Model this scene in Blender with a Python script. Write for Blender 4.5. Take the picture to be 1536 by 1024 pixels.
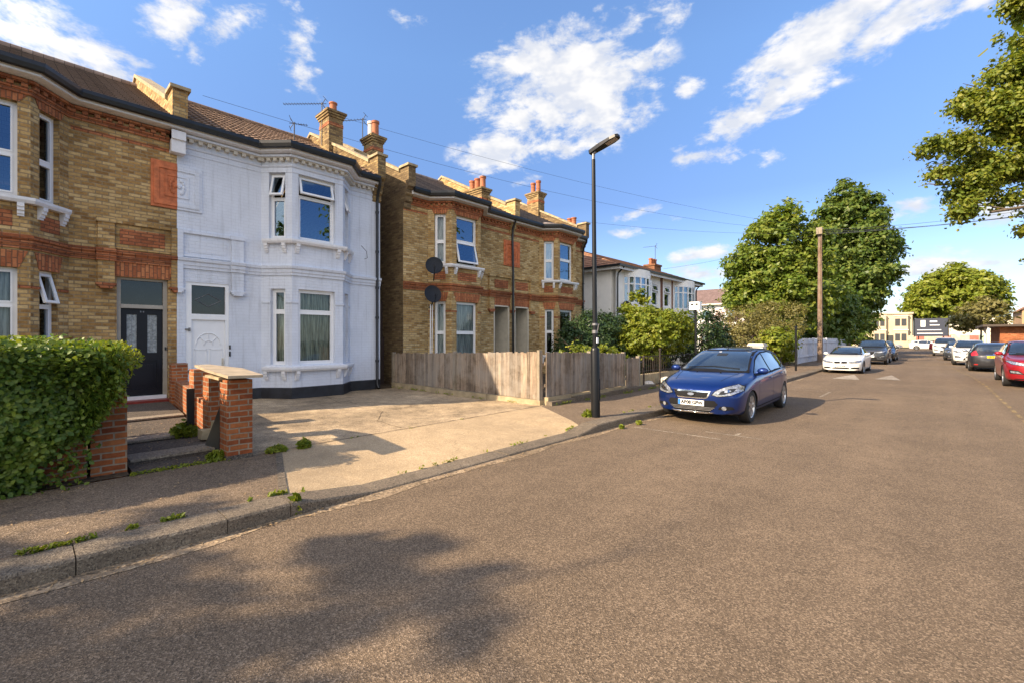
import bpy, bmesh, math, random
import numpy as np
from mathutils import Vector, Matrix
from mathutils.bvhtree import BVHTree
for o in list(bpy.data.objects): bpy.data.objects.remove(o)
scene = bpy.context.scene
col = scene.collection
R = math.radians

# ---------------------------------------------------------------- camera
cam = bpy.data.cameras.new('camera'); camo = bpy.data.objects.new('camera', cam); col.objects.link(camo)
camo.location = (0, 0, 1.6); camo.rotation_euler = (R(90), 0, R(42.87))
cam.sensor_width = 36; cam.lens = 36*683/1536; cam.shift_y = -0.0026; cam.clip_end = 3000
scene.camera = camo

# ---------------------------------------------------------------- sun, sky, exposure
SUN_TRAVEL = Vector((0.60, 1.50, -1.0)).normalized()     # the way the light goes
sl = bpy.data.lights.new('sun', 'SUN'); sl.energy = 4.6; sl.angle = R(0.5); sl.color = (1.0, 0.80, 0.56)
so = bpy.data.objects.new('sun', sl); col.objects.link(so)
so.rotation_euler = SUN_TRAVEL.to_track_quat('-Z', 'Y').to_euler()
so.location = (-20, -40, 40)
SUN_EL = math.asin(-SUN_TRAVEL.z)
SUN_ROT = math.atan2(-SUN_TRAVEL.x, -SUN_TRAVEL.y)
world = bpy.data.worlds.new('World'); scene.world = world; world.use_nodes = True
scene.view_settings.view_transform = 'Standard'; scene.view_settings.look = 'None'
scene.view_settings.exposure = 1.22; scene.view_settings.gamma = 1.0
SKY_STRENGTH = 0.15

class NT:
    def __init__(s, tree): s.t = tree; s.n = tree.nodes; s.l = tree.links
    def new(s, kind, **kw):
        n = s.n.new(kind)
        for k, v in kw.items(): setattr(n, k, v)
        return n
    def link(s, a, b): s.l.new(a, b)
    def set(s, sock, v):
        if isinstance(v, bpy.types.NodeSocket): s.l.new(v, sock)
        else: sock.default_value = v
    def math(s, op, a, b=None, c=None, clamp=False):
        n = s.new('ShaderNodeMath', operation=op, use_clamp=clamp); s.set(n.inputs[0], a)
        if b is not None: s.set(n.inputs[1], b)
        if c is not None: s.set(n.inputs[2], c)
        return n.outputs[0]
    def noise(s, vec, scale, detail=4, rough=0.55, dist=0.0):
        n = s.new('ShaderNodeTexNoise'); s.set(n.inputs['Scale'], scale); n.inputs['Detail'].default_value = detail
        n.inputs['Roughness'].default_value = rough; n.inputs['Distortion'].default_value = dist
        if vec is not None: s.link(vec, n.inputs['Vector'])
        return n.outputs['Fac']
    def ramp(s, fac, stops, interp='LINEAR'):
        n = s.new('ShaderNodeValToRGB'); s.set(n.inputs[0], fac); n.color_ramp.interpolation = interp
        e = n.color_ramp.elements
        while len(e) < len(stops): e.new(0.5)
        for i, (p, c) in enumerate(stops):
            e[i].position = p
            e[i].color = (c, c, c, 1) if isinstance(c, (int, float)) else (*c[:3], 1)
        return n.outputs[0]
    def mix(s, fac, a, b, blend='MIX'):
        n = s.new('ShaderNodeMix', data_type='RGBA', blend_type=blend)
        s.set(n.inputs['Factor'], fac)
        for k, v in (('A', a), ('B', b)):
            sock = [i for i in n.inputs if i.name == k and i.type == 'RGBA'][0]
            s.set(sock, (*v[:3], 1) if isinstance(v, (tuple, list)) else v)
        return [o for o in n.outputs if o.type == 'RGBA'][0]
    def mrange(s, v, a, b, c=0.0, d=1.0, smooth=False):
        n = s.new('ShaderNodeMapRange'); n.interpolation_type = 'SMOOTHSTEP' if smooth else 'LINEAR'
        s.set(n.inputs[0], v)
        for i, x in enumerate((a, b, c, d)): n.inputs[i+1].default_value = x
        return n.outputs[0]

# sky: physical sky with scattered fair-weather clouds, plus unseen bright ones added as fill (masses given by azimuth, elevation, size, tilt in degrees)
w = NT(world.node_tree); w.n.clear()
sky = w.new('ShaderNodeTexSky', sky_type='NISHITA'); sky.sun_disc = False
sky.sun_elevation = SUN_EL; sky.sun_rotation = SUN_ROT; sky.air_density = 1.0; sky.dust_density = 0.6; sky.ozone_density = 2.5
tc = w.new('ShaderNodeTexCoord'); sep = w.new('ShaderNodeSeparateXYZ'); w.link(tc.outputs['Generated'], sep.inputs[0])
az = w.math('MULTIPLY', w.math('ARCTAN2', sep.outputs[0], sep.outputs[1]), 57.2958)
el = w.math('MULTIPLY', w.math('ARCSINE', sep.outputs[2]), 57.2958)
comb = w.new('ShaderNodeCombineXYZ'); w.link(az, comb.inputs[0]); w.link(el, comb.inputs[1])
#CLOUDS
clouds = [(-89.3, 25.75, 4.38, 2.31, -20, 0.72), (-85.47, 25.02, 4.09, 1.61, -25, 0.72), (-79.4, 29.35, 2.71, 2.36, 20, 0.75), (-74.03, 30.65, 3.69, 1.29, 30, 0.7), (-82.62, 24.93, 1.49, 0.77, -10, 0.55), (-77.86, 27.45, 0.79, 1.37, 0, 0.6), (-86.36, 23.17, 3.09, 0.73, -15, 0.6), (-47.31, 26.93, 1.83, 1.17, 0, 0.7), (-21.88, 27.2, 1.46, 0.86, 0, 0.65), (-24.11, 33.53, 2.26, 1.11, 20, 0.55), (-13.33, 18.98, 1.52, 0.8, 0, 0.65), (-28.74, 12.8, 2.21, 0.57, 0, 0.7), (-67.84, 29.89, 2.21, 3.42, 15, 0.75), (-35.2, 28.74, 8.24, 4.82, 0, 1.15), (-42.28, 30.23, 5.45, 2.1, 10, 0.8), (-44.8, 22.14, 4.19, 2.18, 10, 0.9), (-37.68, 22.64, 3.49, 1.34, 0, 0.75), (-28.34, 33.56, 3.93, 1.46, 15, 0.7), (-25.47, 27.21, 1.22, 1.76, 0, 0.6), (-41.03, 25.98, 4.19, 1.84, 0, 0.7), (-9.08, 27.78, 8.11, 2.65, 27, 1.0), (-16.27, 23.11, 5.03, 1.8, 25, 0.9), (-3.17, 27.55, 4.72, 1.94, 10, 0.95), (-20.58, 20.5, 4.45, 1.09, 0, 0.85), (1.66, 27.09, 2.56, 1.08, 15, 0.55), (-16.95, 19.77, 2.71, 0.75, 0, 0.5), (-27.56, 14.87, 3.28, 0.73, 5, 0.75), (-19.86, 9.79, 3.2, 0.69, 5, 0.7), (-1.24, 12.47, 2.25, 1.0, 5, 0.9), (-0.09, 6.62, 2.71, 1.6, 5, 0.75), (3.92, 6.46, 2.36, 0.8, 0, 0.7), (4.31, 10.71, 1.74, 1.14, 0, 0.7), (-41.86, 18.83, 2.68, 0.84, 10, 0.6), (-20.29, 7.39, 4.29, 0.93, 0, 0.6), (-23.21, 13.94, 1.64, 0.55, 0, 0.6), (-55.9, 34.29, 3.19, 0.65, 0, 0.3), (-31.53, 30.05, 4.84, 4.11, 0, 0.9), (-13.02, 25.64, 3.79, 2.18, 35, 0.9), (140, 32, 38, 20, 0, 1.3), (-150, 40, 40, 18, 0, 1.1), (100, 62, 50, 16, 0, 1.2), (172, 14, 30, 9, 0, 1.0)]  # large masses at the end: added out of view to brighten shaded fronts
acc = None
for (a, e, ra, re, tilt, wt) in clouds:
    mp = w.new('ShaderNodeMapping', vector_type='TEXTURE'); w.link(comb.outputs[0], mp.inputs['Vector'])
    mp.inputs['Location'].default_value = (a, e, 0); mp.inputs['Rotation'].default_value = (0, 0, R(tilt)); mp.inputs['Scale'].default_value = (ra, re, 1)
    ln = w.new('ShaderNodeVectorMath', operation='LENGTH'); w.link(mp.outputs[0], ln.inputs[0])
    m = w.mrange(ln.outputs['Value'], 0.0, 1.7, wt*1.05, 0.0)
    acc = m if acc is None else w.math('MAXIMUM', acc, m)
st = w.new('ShaderNodeMapping'); st.inputs['Scale'].default_value = (1, 1, 1.9); w.link(tc.outputs['Generated'], st.inputs[0])
n1 = w.noise(st.outputs[0], 8.0, 6, 0.62, 0.35)
n2 = w.noise(st.outputs[0], 30.0, 4, 0.65, 0.0)
nn = w.math('ADD', w.math('MULTIPLY', w.math('SUBTRACT', n1, 0.5), 2.1), w.math('MULTIPLY', w.math('SUBTRACT', n2, 0.5), 0.9))
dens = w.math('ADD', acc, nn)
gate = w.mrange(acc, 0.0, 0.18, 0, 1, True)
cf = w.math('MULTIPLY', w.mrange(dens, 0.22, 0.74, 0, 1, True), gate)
n3 = w.noise(st.outputs[0], 16.0, 3, 0.6)
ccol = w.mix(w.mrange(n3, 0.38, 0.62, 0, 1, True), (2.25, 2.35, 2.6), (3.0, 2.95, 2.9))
hsv = w.new('ShaderNodeHueSaturation'); hsv.inputs['Saturation'].default_value = 1.0; w.link(sky.outputs[0], hsv.inputs['Color'])
tint = w.mix(1.0, hsv.outputs[0], (0.82, 0.90, 1.04), 'MULTIPLY')
tint = w.mix(1.0, tint, w.ramp(w.math('DIVIDE', el, 90.0, clamp=True), [(0.0, (0.74, 0.66, 0.60)), (0.09, (0.64, 0.60, 0.60)), (0.18, (0.55, 0.54, 0.58)), (0.34, (0.80, 0.82, 0.80)), (0.7, (1, 1, 1))]), 'MULTIPLY')
ccol = w.mix(w.mrange(sep.outputs[1], 0.15, -0.35, 0, 1, True), ccol, (6.6, 6.1, 5.6))      # clouds behind the view boosted, as added fill for the shaded fronts
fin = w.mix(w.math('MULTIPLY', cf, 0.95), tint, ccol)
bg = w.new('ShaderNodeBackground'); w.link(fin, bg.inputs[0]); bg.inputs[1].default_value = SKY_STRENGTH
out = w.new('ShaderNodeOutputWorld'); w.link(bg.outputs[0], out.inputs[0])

# ---------------------------------------------------------------- materials
def new_mat(name):
    m = bpy.data.materials.new(name); m.use_nodes = True
    t = NT(m.node_tree); t.n.clear()
    b = t.new('ShaderNodeBsdfPrincipled'); o = t.new('ShaderNodeOutputMaterial'); t.link(b.outputs[0], o.inputs[0])
    return m, t, b
def bumpn(t, b, h, strength, dist=0.01):
    n = t.new('ShaderNodeBump'); n.inputs['Strength'].default_value = strength; n.inputs['Distance'].default_value = dist
    t.link(h, n.inputs['Height']); t.link(n.outputs[0], b.inputs['Normal'])
def objvec(t): return t.new('ShaderNodeNewGeometry').outputs['Position']
def plain(name, c, rough=0.6, metal=0.0, var=0.12, scale=6.0, bump=0.0, coat=0.0, spec=0.5):
    m, t, b = new_mat(name); p = objvec(t)
    n = t.noise(p, scale, 5)
    lo = tuple(x*(1-var) for x in c); hi = tuple(min(1, x*(1+var)) for x in c)
    t.link(t.ramp(n, [(0.3, lo), (0.7, hi)]), b.inputs['Base Color'])
    b.inputs['Roughness'].default_value = rough; b.inputs['Metallic'].default_value = metal
    b.inputs['Coat Weight'].default_value = coat; b.inputs['Coat Roughness'].default_value = 0.03
    b.inputs['Specular IOR Level'].default_value = spec
    if bump: bumpn(t, b, t.noise(p, scale*8, 4), bump)
    return m
def brick(name, cols, mortar, soldier=False, bump=0.6, stain=0.35, bw=0.208, rh=0.069, ms=0.010):
    m, t, b = new_mat(name); p = objvec(t)
    uv = t.new('ShaderNodeUVMap').outputs[0]
    if soldier:
        mp = t.new('ShaderNodeMapping'); mp.inputs['Rotation'].default_value = (0, 0, R(90)); t.link(uv, mp.inputs[0]); uv = mp.outputs[0]
    # uneven hand-laid lines
    nw = t.new('ShaderNodeTexNoise'); nw.inputs['Scale'].default_value = 3.0; t.link(p, nw.inputs['Vector'])
    ad = t.new('ShaderNodeVectorMath', operation='MULTIPLY_ADD'); t.link(nw.outputs['Color'], ad.inputs[0])
    ad.inputs[1].default_value = (0.02, 0.02, 0); t.link(uv, ad.inputs[2]); uv = ad.outputs[0]
    bt = t.new('ShaderNodeTexBrick'); t.link(uv, bt.inputs['Vector']); bt.inputs['Scale'].default_value = 1
    bt.inputs['Brick Width'].default_value = bw; bt.inputs['Row Height'].default_value = rh
    bt.inputs['Mortar Size'].default_value = ms; bt.inputs['Mortar Smooth'].default_value = 0.3; bt.inputs['Bias'].default_value = 0
    bt.inputs['Color1'].default_value = (0, 0, 0, 1); bt.inputs['Color2'].default_value = (1, 1, 1, 1); bt.inputs['Mortar'].default_value = (0.5, 0.5, 0.5, 1)
    k = t.math('ADD', t.math('MULTIPLY', bt.outputs['Color'], 0.75), t.math('MULTIPLY', t.noise(p, 14, 4), 0.45))
    n = len(cols)
    c = t.ramp(t.math('SUBTRACT', k, 0.1), [(i/(n-1), cc) for i, cc in enumerate(cols)])
    c = t.mix(t.math('MULTIPLY', bt.outputs['Fac'], 0.85), c, mortar)
    s = t.ramp(t.noise(p, 0.9, 6, 0.7), [(0.36, 1-stain), (0.62, 1.0)])
    s2 = t.ramp(t.noise(p, 22, 4, 0.7), [(0.3, 0.8), (0.7, 1.12)])
    c = t.mix(1.0, c, s, 'MULTIPLY'); c = t.mix(1.0, c, s2, 'MULTIPLY')
    t.link(c, b.inputs['Base Color']); b.inputs['Roughness'].default_value = 0.9; b.inputs['Specular IOR Level'].default_value = 0.25
    h = t.math('ADD', t.math('MULTIPLY', t.math('SUBTRACT', 1.0, bt.outputs['Fac']), 1.0), t.math('MULTIPLY', t.noise(p, 60, 3), 0.6))
    bumpn(t, b, h, bump, 0.012)
    return m
M = {}
M['stock'] = brick('yellow_stock_brick', [(0.17, 0.085, 0.034), (0.43, 0.25, 0.088), (0.60, 0.40, 0.17), (0.72, 0.53, 0.27)], (0.30, 0.23, 0.145), stain=0.36)
M['stock2'] = brick('weathered_stock_brick', [(0.22, 0.125, 0.05), (0.48, 0.30, 0.11), (0.62, 0.44, 0.20), (0.73, 0.56, 0.31)], (0.33, 0.255, 0.16), stain=0.34)
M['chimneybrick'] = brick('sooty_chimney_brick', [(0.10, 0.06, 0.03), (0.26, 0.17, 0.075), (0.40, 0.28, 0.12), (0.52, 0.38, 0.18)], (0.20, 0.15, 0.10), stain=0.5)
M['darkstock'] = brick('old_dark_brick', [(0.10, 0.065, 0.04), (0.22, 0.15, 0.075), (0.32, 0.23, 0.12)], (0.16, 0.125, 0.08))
M['red'] = brick('red_rubbed_brick', [(0.27, 0.085, 0.04), (0.48, 0.165, 0.07), (0.57, 0.24, 0.11)], (0.16, 0.08, 0.05), stain=0.4)
M['redarch'] = brick('red_arch_brick', [(0.32, 0.10, 0.045), (0.52, 0.18, 0.075), (0.60, 0.25, 0.11)], (0.18, 0.09, 0.055), soldier=True, stain=0.3)
M['gardenbrick'] = brick('garden_wall_brick', [(0.20, 0.05, 0.02), (0.38, 0.11, 0.035), (0.46, 0.17, 0.06)], (0.34, 0.28, 0.20), stain=0.35, ms=0.010)
M['terracotta'] = plain('terracotta', (0.52, 0.15, 0.055), 0.75, var=0.3, scale=9, bump=0.3)
def painted(name, c):
    m, t, b = new_mat(name); p = objvec(t); uv = t.new('ShaderNodeUVMap').outputs[0]
    bt = t.new('ShaderNodeTexBrick'); t.link(uv, bt.inputs['Vector']); bt.inputs['Scale'].default_value = 1
    bt.inputs['Brick Width'].default_value = 0.225; bt.inputs['Row Height'].default_value = 0.075; bt.inputs['Mortar Size'].default_value = 0.009
    bt.inputs['Mortar Smooth'].default_value = 0.6
    n = t.noise(p, 1.3, 6, 0.7)
    cc = t.ramp(n, [(0.3, tuple(x*0.88 for x in c)), (0.6, c)])
    cc = t.mix(t.math('MULTIPLY', bt.outputs['Fac'], 0.16), cc, tuple(x*0.6 for x in c))
    chip = t.ramp(t.noise(p, 17, 5, 0.75), [(0.27, (0.22, 0.19, 0.16)), (0.30, (1, 1, 1))])
    cc = t.mix(0.5, cc, chip, 'MULTIPLY')
    t.link(cc, b.inputs['Base Color']); b.inputs['Roughness'].default_value = 0.6
    mpx = t.new('ShaderNodeMapping'); mpx.inputs['Scale'].default_value = (5, 5, 0.35); t.link(p, mpx.inputs[0])
    cc = t.mix(1.0, cc, t.ramp(t.noise(mpx.outputs[0], 1.6, 6, 0.7), [(0.30, 0.80), (0.48, 1.0)]), 'MULTIPLY'); t.link(cc, b.inputs['Base Color'])
    sm = t.ramp(t.noise(p, 2.5, 3), [(0.4, 0.35), (0.6, 1.0)])
    h = t.math('ADD', t.math('MULTIPLY', t.math('SUBTRACT', 1.0, bt.outputs['Fac']), sm), t.math('MULTIPLY', t.noise(p, 45, 3), 0.5))
    bumpn(t, b, h, 0.45, 0.012); return m
M['paint'] = painted('lilac_white_masonry_paint', (0.67, 0.715, 0.81))
M['trim'] = plain('white_painted_trim', (0.72, 0.72, 0.74), 0.5, var=0.08, scale=12, bump=0.1)
M['stonetrim'] = plain('cream_painted_stone', (0.58, 0.54, 0.46), 0.6, var=0.12, scale=9, bump=0.15)
M['upvc'] = plain('white_plastic_frame', (0.80, 0.81, 0.83), 0.3, var=0.03)
M['black'] = plain('black_paint', (0.012, 0.013, 0.016), 0.35, var=0.3)
M['plinth'] = plain('black_bitumen_paint', (0.018, 0.02, 0.026), 0.55, var=0.5, scale=4)
M['lead'] = plain('grey_lead', (0.20, 0.21, 0.23), 0.5, var=0.2)
M['blackdoor'] = plain('black_gloss_door', (0.008, 0.009, 0.013), 0.4, var=0.1, spec=0.3)
M['cream'] = plain('cream_render', (0.60, 0.55, 0.45), 0.7, var=0.1)
M['render'] = plain('white_render', (0.87, 0.86, 0.83), 0.8, var=0.06, scale=2.5, bump=0.2)
M['pot'] = plain('clay_pot', (0.36, 0.13, 0.06), 0.8, var=0.25)
M['whitepot'] = plain('pale_pot', (0.6, 0.55, 0.48), 0.8, var=0.15)
M['metal'] = plain('galvanised_steel', (0.20, 0.20, 0.21), 0.45, 0.6, var=0.15)
M['cap'] = plain('weathered_cement', (0.34, 0.27, 0.165), 0.9, var=0.3, scale=5, bump=0.4)
def cloth(name, a, b_):
    m, t, b = new_mat(name); p = objvec(t); mp = t.new('ShaderNodeMapping'); mp.inputs['Scale'].default_value = (9, 9, 0.6); t.link(p, mp.inputs[0])
    t.link(t.ramp(t.noise(mp.outputs[0], 3.0, 5, 0.6), [(0.35, a), (0.62, b_)]), b.inputs['Base Color']); b.inputs['Roughness'].default_value = 0.95; return m
M['netcurtain'] = cloth('grey_green_net_curtain', (0.10, 0.11, 0.09), (0.44, 0.46, 0.38))
M['palecurtain'] = cloth('pale_curtain', (0.22, 0.23, 0.24), (0.58, 0.59, 0.58))
M['dark'] = plain('dark_interior', (0.02, 0.02, 0.022), 0.9)
M['dish'] = plain('dark_grey_dish', (0.02, 0.023, 0.03), 0.65, var=0.1, spec=0.2)
M['redtile'] = plain('red_step_tile', (0.22, 0.03, 0.02), 0.45, var=0.25, scale=15)
M['wire'] = plain('black_cable', (0.03, 0.035, 0.05), 0.6)
def roofmat(name, cols, bw=0.3, rh=0.25):
    m, t, b = new_mat(name); p = objvec(t); uv = t.new('ShaderNodeUVMap').outputs[0]
    bt = t.new('ShaderNodeTexBrick'); t.link(uv, bt.inputs['Vector']); bt.inputs['Scale'].default_value = 1
    bt.inputs['Brick Width'].default_value = bw; bt.inputs['Row Height'].default_value = rh; bt.inputs['Mortar Size'].default_value = 0.006
    bt.inputs['Color1'].default_value = (0, 0, 0, 1); bt.inputs['Color2'].default_value = (1, 1, 1, 1)
    k = t.math('ADD', t.math('MULTIPLY', bt.outputs['Color'], 0.45), t.math('MULTIPLY', t.noise(p, 3.0, 6, 0.7), 0.7))
    c = t.ramp(k, [(0.2, cols[0]), (0.5, cols[1]), (0.85, cols[2])])
    c = t.mix(t.math('MULTIPLY', bt.outputs['Fac'], 0.75), c, (0.02, 0.017, 0.015))
    t.link(c, b.inputs['Base Color']); b.inputs['Roughness'].default_value = 0.85
    bumpn(t, b, t.math('SUBTRACT', t.noise(p, 40, 4), bt.outputs['Fac']), 0.5, 0.01); return m
M['tile_grey'] = roofmat('brown_grey_flat_tiles', [(0.13, 0.095, 0.072), (0.24, 0.17, 0.13), (0.33, 0.25, 0.195)], 0.19, 0.16)
M['tile_brown'] = roofmat('brown_pantiles', [(0.10, 0.06, 0.035), (0.21, 0.125, 0.075), (0.31, 0.20, 0.125)], 0.2, 0.33)
M['tile_red'] = roofmat('orange_roof_tiles', [(0.19, 0.08, 0.04), (0.30, 0.14, 0.07), (0.38, 0.20, 0.11)], 0.2, 0.2)
M['slate'] = roofmat('grey_slates', [(0.11, 0.09, 0.085), (0.19, 0.155, 0.14), (0.27, 0.22, 0.19)])
def glass(name, refl, tint=(0.9, 0.95, 1.0)):
    m = bpy.data.materials.new(name); m.use_nodes = True; t = NT(m.node_tree); t.n.clear()
    tr = t.new('ShaderNodeBsdfTransparent'); tr.inputs[0].default_value = (0.80, 0.86, 0.86, 1)
    g = t.new('ShaderNodeBsdfGlossy'); g.inputs['Roughness'].default_value = 0.015; g.inputs[0].default_value = (*tint, 1)
    p = objvec(t); bp = t.new('ShaderNodeBump'); bp.inputs['Strength'].default_value = 0.12; bp.inputs['Distance'].default_value = 0.02
    t.link(t.noise(p, 1.4, 2), bp.inputs['Height']); t.link(bp.outputs[0], g.inputs['Normal'])
    lw = t.new('ShaderNodeLayerWeight'); lw.inputs[0].default_value = 0.3
    f = t.math('ADD', t.math('MULTIPLY', lw.outputs['Fresnel'], 0.9), refl, clamp=True)
    mx = t.new('ShaderNodeMixShader'); t.link(f, mx.inputs[0]); t.link(tr.outputs[0], mx.inputs[1]); t.link(g.outputs[0], mx.inputs[2])
    o = t.new('ShaderNodeOutputMaterial'); t.link(mx.outputs[0], o.inputs[0]); return m
M['glass'] = glass('window_glass', 0.02, (0.8, 0.9, 1.0))
M['glass_hi'] = glass('upper_window_glass', 0.22, (0.42, 0.62, 0.85))
# ground materials
def ground_mat(name, base, speck, dark, scale=95, patch=0.18, warm=None, rough=0.9, crack=True, tyre=False):
    m, t, b = new_mat(name); p = objvec(t)
    v = t.new('ShaderNodeTexVoronoi'); v.inputs['Scale'].default_value = scale; t.link(p, v.inputs['Vector'])
    sx = t.new('ShaderNodeSeparateXYZ'); t.link(v.outputs['Color'], sx.inputs[0])
    f1 = t.ramp(sx.outputs[0], [(0.0, dark), (0.35, base), (0.68, base), (0.92, speck)])
    nf = t.ramp(t.noise(p, scale*2.2, 3, 0.7), [(0.3, 0.6), (0.7, 1.4)])
    c = t.mix(1.0, f1, nf, 'MULTIPLY')
    big = t.ramp(t.noise(p, 0.45, 7, 0.65), [(0.3, 1-patch), (0.7, 1+patch)])
    c = t.mix(1.0, c, big, 'MULTIPLY')
    mid = t.ramp(t.noise(p, 3.2, 6, 0.7), [(0.3, 1-patch*0.8), (0.7, 1+patch*0.6)])
    c = t.mix(1.0, c, mid, 'MULTIPLY')
    if tyre:
        mp = t.new('ShaderNodeMapping'); mp.inputs['Scale'].default_value = (1.1, 0.05, 1); t.link(p, mp.inputs[0])
        c = t.mix(1.0, c, t.ramp(t.noise(mp.outputs[0], 1.0, 4, 0.6), [(0.3, 0.86), (0.7, 1.12)]), 'MULTIPLY')
        st_ = t.ramp(t.noise(p, 1.1, 8, 0.75), [(0.28, 0.72), (0.36, 1.0)])
        c = t.mix(0.8, c, st_, 'MULTIPLY')
    if crack:
        vc = t.new('ShaderNodeTexVoronoi', feature='DISTANCE_TO_EDGE'); vc.inputs['Scale'].default_value = 0.55
        wv = t.new('ShaderNodeTexNoise'); wv.inputs['Scale'].default_value = 2.5; wv.inputs['Detail'].default_value = 6; t.link(p, wv.inputs['Vector'])
        ad = t.new('ShaderNodeVectorMath', operation='MULTIPLY_ADD'); t.link(wv.outputs['Color'], ad.inputs[0]); ad.inputs[1].default_value = (0.7, 0.7, 0); t.link(p, ad.inputs[2])
        t.link(ad.outputs[0], vc.inputs['Vector'])
        ck = t.mrange(vc.outputs['Distance'], 0.0, 0.006, 0.55, 1.0)
        gate = t.mrange(t.noise(p, 0.8, 3), 0.46, 0.54, 0, 1)
        c = t.mix(t.math('MULTIPLY', gate, 0.8), c, ck, 'MULTIPLY')
    t.link(c, b.inputs['Base Color']); b.inputs['Roughness'].default_value = rough; b.inputs['Specular IOR Level'].default_value = 0.3
    bumpn(t, b, t.math('ADD', v.outputs['Distance'], t.math('MULTIPLY', t.noise(p, scale*1.6, 3), 1.2)), 0.65, 0.006)
    return m
M['asphalt'] = ground_mat('worn_asphalt', (0.140, 0.100, 0.064), (0.27, 0.20, 0.135), (0.062, 0.045, 0.030), 130, 0.16, crack=False, tyre=True)
M['pave'] = ground_mat('pavement_asphalt', (0.15, 0.108, 0.07), (0.28, 0.21, 0.145), (0.07, 0.052, 0.036), 110, 0.2)
M['concrete'] = ground_mat('tan_concrete', (0.40, 0.295, 0.175), (0.50, 0.385, 0.25), (0.28, 0.205, 0.125), 110, 0.2)
M['driveconc'] = ground_mat('old_driveway_concrete', (0.36, 0.27, 0.165), (0.46, 0.36, 0.24), (0.16, 0.12, 0.085), 80, 0.5)
M['kerbstone'] = ground_mat('granite_kerb', (0.15, 0.12, 0.088), (0.22, 0.18, 0.13), (0.07, 0.055, 0.042), 90, 0.28, crack=False)
M['gutter'] = ground_mat('gutter_grit', (0.24, 0.175, 0.11), (0.36, 0.27, 0.17), (0.10, 0.075, 0.05), 40, 0.4, crack=False)
M['soil'] = ground_mat('garden_soil', (0.075, 0.052, 0.03), (0.14, 0.10, 0.06), (0.03, 0.02, 0.012), 25, 0.4, crack=False)
M['verge'] = ground_mat('scrubby_ground', (0.075, 0.075, 0.035), (0.15, 0.14, 0.07), (0.03, 0.03, 0.015), 8, 0.35, crack=False)
M['step'] = ground_mat('grey_step_concrete', (0.085, 0.07, 0.058), (0.14, 0.115, 0.09), (0.05, 0.042, 0.035), 60, 0.2, crack=False)
M['nosing'] = ground_mat('pale_step_edge', (0.24, 0.20, 0.155), (0.32, 0.27, 0.21), (0.14, 0.12, 0.09), 60, 0.25, crack=False)
M['roadpaint'] = ground_mat('worn_white_road_paint', (0.29, 0.25, 0.20), (0.40, 0.36, 0.30), (0.13, 0.10, 0.075), 45, 0.3, crack=False)
M['faintpaint'] = ground_mat('very_worn_road_paint', (0.21, 0.17, 0.125), (0.34, 0.29, 0.22), (0.12, 0.09, 0.062), 35, 0.35, crack=False)
M['yellowpaint'] = ground_mat('worn_yellow_road_paint', (0.19, 0.135, 0.065), (0.33, 0.24, 0.1), (0.12, 0.09, 0.062), 25, 0.3, crack=False)
def wood(name, a, b_, c_):
    m, t, b = new_mat(name); p = objvec(t); g = t.new('ShaderNodeNewGeometry')
    mp = t.new('ShaderNodeMapping'); mp.inputs['Scale'].default_value = (14, 14, 0.9); t.link(p, mp.inputs[0])
    n = t.noise(mp.outputs[0], 2.2, 6, 0.7, 0.4)
    c = t.ramp(n, [(0.28, a), (0.5, b_), (0.72, c_)])
    r = t.ramp(g.outputs['Random Per Island'], [(0, 0.5), (0.5, 0.95), (1, 1.3)])
    c = t.mix(1.0, c, r, 'MULTIPLY')
    s = t.ramp(t.noise(p, 2.2, 6, 0.75), [(0.32, 0.55), (0.5, 0.95), (0.7, 1.12)]); c = t.mix(1.0, c, s, 'MULTIPLY')
    grey = t.ramp(t.noise(p, 1.1, 5, 0.7), [(0.42, 0.0), (0.62, 0.6)]); c = t.mix(grey, c, (c_[0]*.62, c_[0]*.58, c_[0]*.52))
    t.link(c, b.inputs['Base Color']); b.inputs['Roughness'].default_value = 0.85
    bumpn(t, b, n, 0.5, 0.006); return m
M['fencewood'] = wood('weathered_fence_wood', (0.12, 0.085, 0.058), (0.27, 0.20, 0.14), (0.43, 0.34, 0.25))
M['bark'] = wood('bark', (0.05, 0.035, 0.025), (0.10, 0.075, 0.05), (0.16, 0.12, 0.085))
M['polewood'] = wood('old_pole_wood', (0.12, 0.07, 0.042), (0.20, 0.125, 0.078), (0.27, 0.18, 0.12))
M['paleboard'] = plain('pale_worn_board', (0.36, 0.29, 0.20), 0.6, var=0.25, scale=7)
def leaf(name, dk, md, lt, trans=0.35, scale=1.2):
    m = bpy.data.materials.new(name); m.use_nodes = True; t = NT(m.node_tree); t.n.clear()
    g = t.new('ShaderNodeNewGeometry')
    k = t.math('ADD', t.math('MULTIPLY', g.outputs['Random Per Island'], 0.42), t.math('MULTIPLY', t.noise(g.outputs['Position'], scale*1.3, 2), 0.78))
    c = t.ramp(k, [(0.15, dk), (0.5, md), (0.9, lt)])
    b = t.new('ShaderNodeBsdfPrincipled'); t.link(c, b.inputs['Base Color']); b.inputs['Roughness'].default_value = 0.45; b.inputs['Specular IOR Level'].default_value = 0.35
    tl = t.new('ShaderNodeBsdfTranslucent'); c2 = t.mix(1.0, c, (1.35, 1.25, 0.5), 'MULTIPLY'); t.link(c2, tl.inputs[0])
    mx = t.new('ShaderNodeMixShader'); mx.inputs[0].default_value = trans; t.link(b.outputs[0], mx.inputs[1]); t.link(tl.outputs[0], mx.inputs[2])
    o = t.new('ShaderNodeOutputMaterial'); t.link(mx.outputs[0], o.inputs[0]); return m
M['leaf_hedge'] = leaf('privet_leaves', (0.04, 0.08, 0.012), (0.09, 0.155, 0.02), (0.20, 0.25, 0.035), 0.35, 3)
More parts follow.
